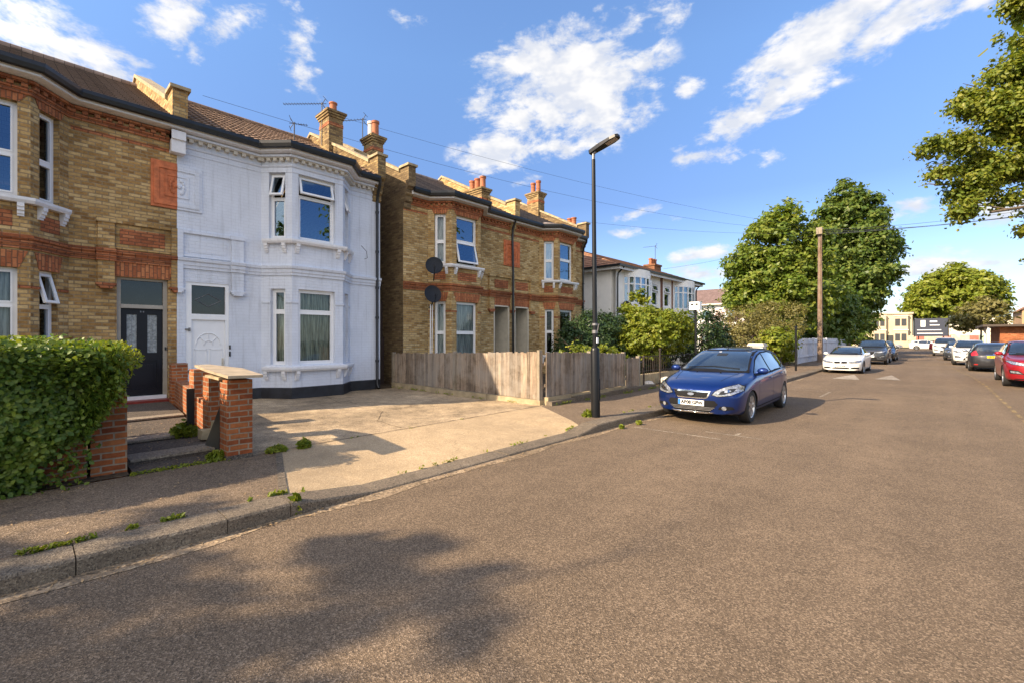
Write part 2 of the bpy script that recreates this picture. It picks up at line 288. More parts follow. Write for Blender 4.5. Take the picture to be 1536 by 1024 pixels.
M['leaf_tree'] = leaf('tree_leaves', (0.05, 0.10, 0.014), (0.125, 0.19, 0.024), (0.26, 0.29, 0.045), 0.42, 0.8)
M['leaf_dark'] = leaf('dark_tree_leaves', (0.038, 0.08, 0.016), (0.085, 0.145, 0.026), (0.19, 0.225, 0.042), 0.38, 0.8)
M['leaf_bright'] = leaf('bright_shrub_leaves', (0.07, 0.115, 0.01), (0.16, 0.21, 0.02), (0.30, 0.31, 0.045), 0.4, 2)
M['leaf_olive'] = leaf('olive_shrub_leaves', (0.09, 0.085, 0.025), (0.16, 0.15, 0.045), (0.26, 0.23, 0.08), 0.35, 2)
M['leaf_conifer'] = leaf('dark_conifer_leaves', (0.012, 0.03, 0.010), (0.03, 0.06, 0.016), (0.06, 0.10, 0.025), 0.2, 2)
M['leaf_pink'] = leaf('dusty_pink_leaves', (0.16, 0.10, 0.09), (0.30, 0.20, 0.18), (0.42, 0.32, 0.28), 0.3, 2)
M['leaf_oak'] = leaf('overhanging_leaves', (0.055, 0.10, 0.014), (0.135, 0.185, 0.024), (0.27, 0.27, 0.04), 0.42, 1.5)

# ---------------------------------------------------------------- mesh helpers
class MB:
    """collects faces; build() links them as ONE mesh object with metre-scaled UVs"""
    def __init__(s, T=None, flip=False): s.v = []; s.f = []; s.mi = []; s.T = T; s.flip = flip; s.m = 0
    def face(s, pts, mi=None):
        if s.T: pts = [s.T(*p) for p in pts]
        if s.flip: pts = pts[::-1]
        k = len(s.v); s.v += [tuple(p) for p in pts]; s.f.append(tuple(range(k, k+len(pts)))); s.mi.append(s.m if mi is None else mi)
    def box(s, x0, x1, y0, y1, z0, z1, mi=None):
        if x0 > x1: x0, x1 = x1, x0
        if y0 > y1: y0, y1 = y1, y0
        a = [(x0,y0,z0),(x1,y0,z0),(x1,y1,z0),(x0,y1,z0),(x0,y0,z1),(x1,y0,z1),(x1,y1,z1),(x0,y1,z1)]
        for q in ((0,3,2,1),(4,5,6,7),(0,1,5,4),(1,2,6,5),(2,3,7,6),(3,0,4,7)): s.face([a[i] for i in q], mi)
    def hexa(s, a, mi=None):
        for q in ((0,3,2,1),(4,5,6,7),(0,1,5,4),(1,2,6,5),(2,3,7,6),(3,0,4,7)): s.face([a[i] for i in q], mi)
    def prism(s, poly, axis, a, b, mi=None):
        def P(p, t):
            return {'x': (t, p[0], p[1]), 'y': (p[0], t, p[1]), 'z': (p[0], p[1], t)}[axis]
        n = len(poly); ar = sum(poly[i][0]*poly[(i+1)%n][1]-poly[(i+1)%n][0]*poly[i][1] for i in range(n))
        if (ar > 0) == (axis == 'y'): poly = poly[::-1]
        if a > b: a, b = b, a
        s.face([P(p, b) for p in poly], mi); s.face([P(p, a) for p in poly[::-1]], mi)
        for i in range(n):
            p, q = poly[i], poly[(i+1)%n]; s.face([P(p, a), P(q, a), P(q, b), P(p, b)], mi)
    def tube(s, pts, r, n=8, mi=None, caps=True):
        pts = [Vector(p) for p in pts]; rs = r if isinstance(r, (list, tuple)) else [r]*len(pts); rings = []
        up0 = None
        for i, p in enumerate(pts):
            d = (pts[min(i+1, len(pts)-1)]-pts[max(i-1, 0)]).normalized()
            if up0 is None: up0 = Vector((0, 0, 1)) if abs(d.z) < 0.9 else Vector((1, 0, 0))
            a = d.cross(up0).normalized(); b = a.cross(d).normalized(); up0 = b
            rings.append([p+(a*math.cos(t)+b*math.sin(t))*rs[i] for t in [2*math.pi*k/n for k in range(n)]])
        for i in range(len(rings)-1):
            for k in range(n): s.face([rings[i][k], rings[i][(k+1)%n], rings[i+1][(k+1)%n], rings[i+1][k]][::-1], mi)
        if caps: s.face(rings[0], mi); s.face(rings[-1][::-1], mi)
    def lathe(s, prof, c=(0,0,0), axis='z', n=24, mi=None):
        def P(r, h, t):
            a, b = r*math.cos(t), r*math.sin(t)
            q = {'z': (a, b, h), 'x': (h, a, b), 'y': (b, h, a)}[axis]
            return (c[0]+q[0], c[1]+q[1], c[2]+q[2])
        for i in range(len(prof)-1):
            (r0, h0), (r1, h1) = prof[i], prof[i+1]
            for k in range(n):
                t0, t1 = 2*math.pi*k/n, 2*math.pi*(k+1)/n
                q = [P(r0,h0,t0), P(r0,h0,t1), P(r1,h1,t1), P(r1,h1,t0)]
                if r0 < 1e-6: q = [q[0], q[2], q[3]]
                elif r1 < 1e-6: q = [q[0], q[1], q[2]]
                s.face(q, mi)
    def ellipsoid(s, c, r, n=12, mi=None):
        for i in range(n//2):
            for k in range(n):
                def P(a, b):
                    th = math.pi*a/(n//2); ph = 2*math.pi*b/n
                    return (c[0]+r[0]*math.sin(th)*math.cos(ph), c[1]+r[1]*math.sin(th)*math.sin(ph), c[2]+r[2]*math.cos(th))
                q = [P(i, k), P(i+1, k), P(i+1, k+1), P(i, k+1)]
                if i == 0: q = [q[0], q[1], q[2]]
                elif i == n//2-1: q = [q[0], q[1], q[3]]
                s.face(q, mi)
    def sweep(s, path, prof, closed_ends=True, mi=None):
        """prof = [(out, z)] swept along a plan polyline, outward = right of travel; mitred"""
        n = len(path); offs = []
        for i in range(n):
            def nrm(a, b):
                d = Vector((b[0]-a[0], b[1]-a[1])).normalized(); return Vector((d.y, -d.x))
            if i == 0: m = nrm(path[0], path[1])
            elif i == n-1: m = nrm(path[-2], path[-1])
            else:
                a, b = nrm(path[i-1], path[i]), nrm(path[i], path[i+1]); m = (a+b); m = m/(m.length_squared/2)
            offs.append(m)
        pt = lambda i, o, z: (path[i][0]+offs[i].x*o, path[i][1]+offs[i].y*o, z)
        k = len(prof)
        for i in range(n-1):
            for j in range(k):
                (o0, z0), (o1, z1) = prof[j], prof[(j+1)%k]
                s.face([pt(i,o0,z0), pt(i+1,o0,z0), pt(i+1,o1,z1), pt(i,o1,z1)], mi)
        if closed_ends:
            s.face([pt(0,o,z) for o, z in prof], mi); s.face([pt(n-1,o,z) for o, z in prof][::-1], mi)
    def build(s, name, mats, parent=None, smooth=False, fix=False, sharp=None, weld=False):
        me = bpy.data.meshes.new(name); me.from_pydata(s.v, [], s.f)
        for m in (mats if isinstance(mats, (list, tuple)) else [mats]): me.materials.append(M[m] if isinstance(m, str) else m)
        me.polygons.foreach_set('material_index', s.mi)
        if weld or fix or smooth:
            bm = bmesh.new(); bm.from_mesh(me); bmesh.ops.remove_doubles(bm, verts=bm.verts, dist=1e-5)
            if fix: bmesh.ops.recalc_face_normals(bm, faces=bm.faces)
            bm.to_mesh(me); bm.free()
        uvbox(me)
        if smooth:
            me.polygons.foreach_set('use_smooth', [True]*len(me.polygons)); me.set_sharp_from_angle(angle=R(sharp or 40))
        me.update()
        o = bpy.data.objects.new(name, me); col.objects.link(o)
        if parent is not None: o.parent = parent
        return o
def build_each(mb, name, mats, parent=None, gap=0.0):
    """one object for every separate piece collected in mb"""
    key = lambda p: tuple(round(c, 4) for c in p); par = {}
    def find(a):
        while par[a] != a: a = par[a]
        return a
    for f in mb.f:
        ks = [key(mb.v[i]) for i in f]
        for k in ks: par.setdefault(k, k)
        for k in ks[1:]: par[find(k)] = find(ks[0])
    grp = {}
    for f, mi in zip(mb.f, mb.mi): grp.setdefault(find(key(mb.v[f[0]])), []).append((f, mi))
    out = []
    for fs in grp.values():
        m = MB(); 
        for f, mi in fs: m.face([mb.v[i] for i in f], mi)
        out.append(m.build(name, mats, parent, fix=True))
    return out
def uvbox(me):
    uv = me.uv_layers.new(name='UVMap'); vs = me.vertices; Z = Vector((0, 0, 1))
    for p in me.polygons:
        n = p.normal
        if abs(n.z) > 0.97: t = Vector((1, 0, 0)); b = Vector((0, 1, 0))
        else: t = Z.cross(n).normalized(); b = n.cross(t)
        for li in p.loop_indices:
            c = vs[me.loops[li].vertex_index].co; uv.data[li].uv = (c.dot(t), c.dot(b))
def tag(o, label=None, cat=None, group=None, kind=None):
    if label: o['label'] = label
    if cat: o['category'] = cat
    if group: o['group'] = group
    if kind: o['kind'] = kind
    return o
def thing(name, label, cat, loc=(0,0,0), rz=0.0, group=None):
    o = bpy.data.objects.new(name, None); col.objects.link(o); o.location = loc; o.rotation_euler = (0, 0, rz); o.empty_display_size = 0.2
    return tag(o, label, cat, group)
def struct(name, mb, m, **kw):
    o = mb.build(name, m, **kw); o['kind'] = 'structure'; return o
def copy_tree(o, parent=None):
    c = o.copy(); col.objects.link(c); c.parent = parent
    for ch in [x for x in bpy.data.objects if x.parent == o]: copy_tree(ch, c)
    return c
def text_mesh(txt, size, depth=0.002):
    cu = bpy.data.curves.new('t', 'FONT'); cu.body = txt; cu.size = size; cu.offset = size*.035; cu.extrude = depth; cu.align_x = 'CENTER'; cu.align_y = 'CENTER'
    to = bpy.data.objects.new('t', cu); col.objects.link(to); bpy.context.view_layer.update()
    me = bpy.data.meshes.new_from_object(to.evaluated_get(bpy.context.evaluated_depsgraph_get()))
    bpy.data.objects.remove(to); bpy.data.curves.remove(cu); return me
def text_obj(name, txt, size, mat, parent, mtx, sx=1.0):
    me = text_mesh(txt, size); me.transform(mtx @ Matrix.Diagonal((sx, 1, 1, 1)))
    me.materials.clear(); me.materials.append(M[mat]); o = bpy.data.objects.new(name, me); col.objects.link(o); o.parent = parent; return o
rnd = random.Random(7)

# ================================================================ ground, road, pavements
def kerb_x(y):                       # face of the left kerb
    return -4.25 + 0.25*max(0, min(1, (y-8)/10))
def kz(y):
    for (a, za), (b, zb) in zip(((-99,.125),(1.65,.125),(2.5,.028),(6.15,.028),(6.75,.125)), ((1.65,.125),(2.5,.028),(6.15,.028),(6.75,.125),(999,.125))):
        if a <= y <= b: return za+(zb-za)*(y-a)/(b-a)
    return .125
def rk(y):                           # face of the right kerb
    pts = [(-40, 3.7), (22, 3.7), (33, 3.25), (39, 2.75), (47, 2.45), (60, 2.2), (200, 2.2)]
    for (a, xa), (b, xb) in zip(pts, pts[1:]):
        if a <= y <= b: return xa+(xb-xa)*(y-a)/(b-a)
    return 2.2
BP = -6.38                           # back of the left pavement
def pz(x, y):
    a = (kerb_x(y)-0.30-x)/(kerb_x(y)-0.30-BP); a = max(0, min(1, a))
    return kz(y)+(0.125-kz(y))*a
g = MB(); g.box(-400, 400, -60, 900, -0.6, -0.03); struct('ground', g, 'verge')
rd = MB(); ys = list(range(-30, 92, 2))
for y0, y1 in zip(ys, ys[1:]):
    def zc(y): return 0.05*max(0, 1-abs(y-26.5)/4.2)**0.7 if abs(y-26.5) < 4.2 else 0.0
    rd.face([(kerb_x(y0), y0, zc(y0)), (rk(y0), y0, zc(y0)), (rk(y1), y1, zc(y1)), (kerb_x(y1), y1, zc(y1))])
rd.face([(-40, 90, 0), (40, 90, 0), (40, 99, 0), (-40, 99, 0)])
struct('road', rd, 'asphalt')
gm = MB(); yy = [-30+0.5*i for i in range(0, 120)]
for y0, y1 in zip(yy, yy[1:]):
    w0 = 0.13+0.05*math.sin(y0*3.1)+0.03*math.sin(y0*7.7); w1 = 0.13+0.05*math.sin(y1*3.1)+0.03*math.sin(y1*7.7)
    gm.face([(kerb_x(y0), y0, .006), (kerb_x(y0)+w0, y0, .004), (kerb_x(y1)+w1, y1, .004), (kerb_x(y1), y1, .006)])
struct('gutter_dirt', gm, 'gutter')
kb = MB(); y = -12.0
while y < 60:
    L = rnd.choice([0.9, 0.92, 1.1, 1.35, 0.75]) if y < 20 else 3.0
    for cut in (1.65, 2.5, 6.15, 6.75):
        if y < cut < y+L and cut-y > 0.25: L = cut-y; break
    y1 = y+L; e = 0.0035; a, b = y+e, y1-e; dz = rnd.uniform(-.004, .004); dx = rnd.uniform(-.006, .006)
    xa, xb = kerb_x(a)+dx, kerb_x(b)+dx; za, zb = kz(a)+dz, kz(b)+dz; ch = 0.022
    P = [[(xa-0.31, a, -0.1), (xa, a, -0.1), (xa, a, za-ch), (xa-ch*0.6, a, za-ch*.2), (xa-ch*1.6, a, za), (xa-0.31, a, za)],
         [(xb-0.31, b, -0.1), (xb, b, -0.1), (xb, b, zb-ch), (xb-ch*0.6, b, zb-ch*.2), (xb-ch*1.6, b, zb), (xb-0.31, b, zb)]]
    for i in range(6): j = (i+1) % 6; kb.face([P[0][i], P[0][j], P[1][j], P[1][i]])
    kb.face(P[0][::-1]); kb.face(P[1])
    y = y1
kb.m = 0
for y0 in range(-12, 90, 2):
    a, b = rk(y0), rk(y0+2); kb.hexa([(a, y0, -.1), (a+.3, y0, -.1), (b+.3, y0+2, -.1), (b, y0+2, -.1), (a, y0, .12), (a+.3, y0, .12), (b+.3, y0+2, .12), (b, y0+2, .12)])
struct('kerb', kb, 'kerbstone', fix=True)
def e0(a): return 1.72+0.62*a        # slanting edges of the crossover
def e1(a): return 6.62+1.2*a
def sheet(mb, f0, f1, nb, na=6, dz=0.0, jit=0.0):
    for i in range(na):
        for j in range(nb):
            q = []
            for (ii, jj) in ((i, j), (i+1, j), (i+1, j+1), (i, j+1)):
                a = ii/na; y = f0(a)+(f1(a)-f0(a))*jj/nb; x = (kerb_x(y)-0.30)*(1-a)+BP*a
                q.append((x, y, pz(x, y)+dz-0.004))
            mb.face(q[::-1])
pv = MB(); sheet(pv, lambda a: -30, lambda a: e0(a)-0.06, 60); sheet(pv, e1, lambda a: 90, 160)
for y0 in range(-12, 90, 2):
    a, b = rk(y0)+.3, rk(y0+2)+.3; pv.face([(a, y0, .115), (a+2.2, y0, .115), (b+2.2, y0+2, .115), (b, y0+2, .115)])
struct('pavement', pv, 'pave')
cr = MB(); sheet(cr, lambda a: e0(a)+0.02, e1, 24); struct('driveway_crossover', cr, 'concrete')
ed = MB()
for i in range(6):
    a0, a1 = i/6, (i+1)/6
    P = []
    for a in (a0+.004, a1-.004):
        y = e0(a); x = (kerb_x(y)-.3)*(1-a)+BP*a; P.append((x, y, pz(x, y)))
    (xa, ya, za), (xb, yb, zb) = P
    ed.hexa([(xa, ya-.06, -.05), (xb, yb-.06, -.05), (xb, yb+.02, -.05), (xa, ya+.02, -.05), (xa, ya-.06, za+.004), (xb, yb-.06, zb+.004), (xb, yb+.02, zb+.004), (xa, ya+.02, za+.004)])
struct('crossover_edging', ed, 'kerbstone', fix=True)
dw = MB()
for i in range(10):
    for j in range(8):
        x0, x1 = BP-(6.2)*i/10, BP-(6.2)*(i+1)/10; y0, y1 = 2.0+5.95*j/8, 2.0+5.95*(j+1)/8
        h = lambda x, y: 0.121-0.03*(1-math.exp(-(BP-x)))+0.012*math.sin(x*1.7+y)*min(1, (BP-x))
        dw.face([(x0, y0, h(x0,y0)), (x0, y1, h(x0,y1)), (x1, y1, h(x1,y1)), (x1, y0, h(x1,y0))])
struct('driveway', dw, 'driveconc')
so_ = MB(); so_.face([(BP, -8, .13), (BP, .8, .13), (-12.5, .8, .16), (-12.5, -8, .16)]); so_.face([(BP, 7.96, .10), (BP, 26, .10), (-12.5, 26, .12), (-12.5, 7.96, .12)])
so_.face([(-12.4, 7.3, .10), (-12.4, 8.4, .10), (-24, 8.4, .12), (-24, 7.3, .12)])
struct('garden_soil', so_, 'soil')
# front path in three shallow treads, each with a pale edge
pa = MB(); pe = MB()
for (xa, xb, z, w_) in ((-6.42, -6.86, .128, 0), (-6.86, -7.9, .185, .36), (-7.9, -9.75, .225, .34), (-9.75, -12.1, .262, .26)):
    ya = lambda x: 0.84; yb = lambda x: 1.70+0.08*(-x-6.4)
    pa.hexa([(xb, ya(xb), -.02), (xa, ya(xa), -.02), (xa, yb(xa), -.02), (xb, yb(xb), -.02), (xb, ya(xb), z), (xa, ya(xa), z), (xa, yb(xa), z), (xb, yb(xb), z)])
    if w_: x2 = xa-w_; pe.hexa([(x2, .86, z-.02), (xa+.012, .86, z-.02), (xa+.012, yb(xa)-.01, z-.02), (x2, yb(x2)-.01, z-.02), (x2, .86, z+.006), (xa+.012, .86, z+.006), (xa+.012, yb(xa)-.01, z+.006), (x2, yb(x2)-.01, z+.006)])
struct('front_path', pa, 'step'); struct('path_edging', pe, 'nosing')
# road markings
mk = MB()
def hump(y): return 0.05*max(0, 1-abs(y-26.5)/4.2)**0.7 if abs(y-26.5) < 4.2 else 0
def flat(x0, x1, y0, y1, z=.005): mk.face([(x0, y0, hump(y0)+z), (x1, y0, hump(y0)+z), (x1, y1, hump(y1)+z), (x0, y1, hump(y1)+z)])
def tri(ax, ay, bx, by, cx, cy):
    for k in range(6):
        t0, t1 = k/6, (k+1)/6
        p = lambda u, v: (ax+(cx-ax)*u, ay+(cy-ay)*u) if v == 0 else (bx+(cx-bx)*u, by+(cy-by)*u)
        q = [p(t0,0), p(t0,1), p(t1,1), p(t1,0)]; mk.face([(x, y, hump(y)+.011) for x, y in q])
tri(-3.05, 22.3, -2.15, 22.3, -2.6, 24.9); tri(-1.75, 22.9, -.95, 22.9, -1.35, 25.4)
struct('road_marking', mk, 'roadpaint')
mk = MB()
flat(-4.0, -2.5, 7.55, 7.61); flat(-2.9, -2.0, 8.0, 8.06); flat(-2.45, -2.39, 8.06, 8.3); flat(-2.35, -2.28, 14.9, 16.6); flat(-3.9, -2.3, 16.62, 16.68); flat(-3.9, -2.3, 17.4, 17.46)
struct('parking_bay_line', mk, 'faintpaint')
mk = MB()
for k in range(26):
    y0 = 12+k*0.9; flat(rk(y0)-2.45, rk(y0)-2.38, y0, y0+.55)
struct('yellow_line', mk, 'yellowpaint')
jt = MB()
def seam(pts, w_, f):
    rr = random.Random(len(pts)); P_ = []
    for (xa, ya), (xb, yb) in zip(pts, pts[1:]):
        n = max(2, int(math.hypot(xb-xa, yb-ya)/.12))
        for k in range(n): t_ = k/n; P_.append((xa+(xb-xa)*t_+rr.uniform(-.012, .012), ya+(yb-ya)*t_+rr.uniform(-.012, .012), w_*rr.uniform(.4, 1.2)))
    P_.append((*pts[-1], w_))
    for (xa, ya, wa), (xb, yb, wb) in zip(P_, P_[1:]):
        d = Vector((xb-xa, yb-ya)).normalized(); nx, ny = -d.y, d.x
        q = [(xa-nx*wa, ya-ny*wa), (xb-nx*wb, yb-ny*wb), (xb+nx*wb, yb+ny*wb), (xa+nx*wa, ya+ny*wa)]; jt.face([(x, y, f(x, y)+.004) for x, y in q])
hd_ = lambda x, y: 0.121-0.03*(1-math.exp(-(BP-x)))+0.012*math.sin(x*1.7+y)*min(1, (BP-x))+.002
seam([(-6.40, 2.4), (-6.41, 4.6), (-6.39, 7.8)], .010, lambda x, y: .122)
seam([(-6.5, 4.3), (-7.6, 4.5), (-8.4, 5.1), (-9.9, 5.0), (-12.2, 5.6)], .006, hd_)
seam([(-8.4, 5.1), (-8.7, 6.3), (-8.5, 7.7)], .005, hd_); seam([(-7.2, 2.6), (-7.5, 3.6), (-7.6, 4.5)], .005, hd_); seam([(-10.2, 2.4), (-9.8, 3.7), (-9.9, 5.0)], .006, hd_)
struct('paving_joint', jt, 'soil')

# ================================================================ terraced houses
FX = -12.5; EZ = 6.38
PATH = [(0, 0), (0, 1.75), (.6, 2.27), (.6, 3.62), (0, 4.14), (0, 5.12)]     # (v out, u along) plan of one front
def wall_panel(mb, A, B, z0, z1, holes, th=0.3, mi=None):
    ax, ay = A; bx, by = B; L = math.hypot(bx-ax, by-ay); ex, ey = (bx-ax)/L, (by-ay)/L; nx, ny = ey, -ex
    xs = sorted({0, L, *[h[0] for h in holes], *[h[1] for h in holes]}); zs = sorted({z0, z1, *[h[2] for h in holes], *[h[3] for h in holes]})
    def P(a, o, z): return (ax+ex*a+nx*o, ay+ey*a+ny*o, z)
    def hole(a, z): return any(h[0] < a < h[1] and h[2] < z < h[3] for h in holes)
    for i in range(len(xs)-1):
        for j in range(len(zs)-1):
            a0, a1, c0, c1 = xs[i], xs[i+1], zs[j], zs[j+1]
            if hole((a0+a1)/2, (c0+c1)/2): continue
            mb.face([P(a0,0,c0), P(a1,0,c0), P(a1,0,c1), P(a0,0,c1)], mi)
            mb.face([P(a0,-th,c0), P(a0,-th,c1), P(a1,-th,c1), P(a1,-th,c0)], mi)
    for (a0, a1, c0, c1) in holes:
        mb.face([P(a0,0,c0), P(a0,0,c1), P(a0,-th,c1), P(a0,-th,c0)], mi); mb.face([P(a1,0,c0), P(a1,-th,c0), P(a1,-th,c1), P(a1,0,c1)], mi)
        mb.face([P(a0,0,c0), P(a0,-th,c0), P(a1,-th,c0), P(a1,0,c0)], mi); mb.face([P(a0,0,c1), P(a1,0,c1), P(a1,-th,c1), P(a0,-th,c1)], mi)
def seg_frame(A, B):
    L = math.hypot(B[0]-A[0], B[1]-A[1]); ex, ey = (B[0]-A[0])/L, (B[1]-A[1])/L; nx, ny = ey, -ex
    return (lambda a, o, z: (A[0]+ex*a+nx*o, A[1]+ey*a+ny*o, z)), L
def make_window(root, TT, flip, F_, h, split, opn=None, curtain='netcurtain', pane='glass', setb=0.11, mullions=()):
    """h = hole (a0,a1,z0,z1); split = height share of the transom from the bottom; opn = 'top' or 'low' light hinged outwards"""
    a0, a1, z0, z1 = h; f = 0.055
    T2 = lambda a, o, z: TT(*F_(a, o-setb, z))
    m = MB(T2, flip)
    m.box(a0, a1, -.06, 0, z0, z0+f); m.box(a0, a1, -.06, 0, z1-f, z1); m.box(a0, a0+f, -.06, 0, z0+f, z1-f); m.box(a1-f, a1, -.06, 0, z0+f, z1-f)
    zt = z0+(z1-z0)*split; m.box(a0+f, a1-f, -.06, 0.004, zt-.028, zt+.028)
    for q in mullions: am = a0+(a1-a0)*q; m.box(am-.025, am+.025, -.06, 0.003, z0+f, zt-.028); m.box(am-.025, am+.025, -.06, 0.003, zt+.028, z1-f)
    lights = [('low', z0+f, zt-.028), ('top', zt+.028, z1-f)]
    for k, c0, c1 in lights:
        if k != opn:
            s_ = .03; m.box(a0+f, a1-f, -.05, .010, c0, c0+s_); m.box(a0+f, a1-f, -.05, .010, c1-s_, c1); m.box(a0+f, a0+f+s_, -.05, .010, c0+s_, c1-s_); m.box(a1-f-s_, a1-f, -.05, .010, c0+s_, c1-s_)
    wobj = m.build('window', 'upvc', root, fix=True)
    for k, c0, c1 in lights:
        if k == opn: continue
        g_ = MB(T2, flip); g_.face([(a0+f+.02, -.03, c0+.02), (a1-f-.02, -.03, c0+.02), (a1-f-.02, -.03, c1-.02), (a0+f+.02, -.03, c1-.02)])
        g_.build('pane', pane, wobj)
    if opn:
        k, c0, c1 = [l for l in lights if l[0] == opn][0]
        ang = R(16 if opn == 'top' else 14)
        def T3(a, o, z):
            d = c1-z; return T2(a, 0.012+d*math.sin(ang)+o*math.cos(ang), c1-d*math.cos(ang)+o*math.sin(ang))
        s_ = .05; m = MB(T3, flip); b0, b1 = a0+f-.012, a1-f+.012
        m.box(b0, b1, -.03, .02, c0, c0+s_); m.box(b0, b1, -.03, .02, c1-s_, c1); m.box(b0, b0+s_, -.03, .02, c0+s_, c1-s_); m.box(b1-s_, b1, -.03, .02, c0+s_, c1-s_)
        sa = m.build('opening_sash', 'upvc', wobj, fix=True)
        g_ = MB(T3, flip); g_.face([(b0+.03, -.005, c0+.03), (b1-.03, -.005, c0+.03), (b1-.03, -.005, c1-.03), (b0+.03, -.005, c1-.03)]); g_.build('pane', pane, wobj)
    if curtain:
        c = MB(T2, flip); n = 40; ph = rnd.random()*6
        W = (a1-a0)-.02
        for i in range(n):
            def cv(t): return -.13+.018*math.sin(t*W*52+ph)+.012*math.sin(t*W*23+ph*2)
            t0, t1 = i/n, (i+1)/n
            c.face([(a0+.01+W*t0, cv(t0), z0+.01), (a0+.01+W*t1, cv(t1), z0+.01), (a0+.01+W*t1, cv(t1), z1-.02), (a0+.01+W*t0, cv(t0), z1-.02)])
        c.build('curtain', curtain, wobj)
    return wobj

def roof_slope(mb, u0, u1, v0, z0, v1, z1, rows=18, wave=False):
    """tiled slope from eave (v0,z0) up to ridge (v1,z1): real overlapping courses, rolled when wave"""
    dv, dz = (v1-v0)/rows, (z1-z0)/rows; L = math.hypot(v1-v0, z1-z0); nv, nz = (z1-z0)/L, -(v1-v0)/L
    if nz < 0: nv, nz = -nv, -nz
    n = int((u1-u0)/0.05) if wave else 12
    for r in range(rows):
        for i in range(n):
            ua, ub = u0+(u1-u0)*i/n, u0+(u1-u0)*(i+1)/n
            def P(u, k, lift):
                h = lift+(0.028*(0.5+0.5*math.cos(u*2*math.pi/0.2))**0.7 if wave else 0)
                return (v0+dv*k+nv*h, u, z0+dz*k+nz*h)
            mb.face([P(ua, r, .035), P(ub, r, .035), P(ub, r+1, .010), P(ua, r+1, .010)])
            mb.face([P(ua, r, .0), P(ub, r, .0), P(ub, r, .035), P(ua, r, .035)])

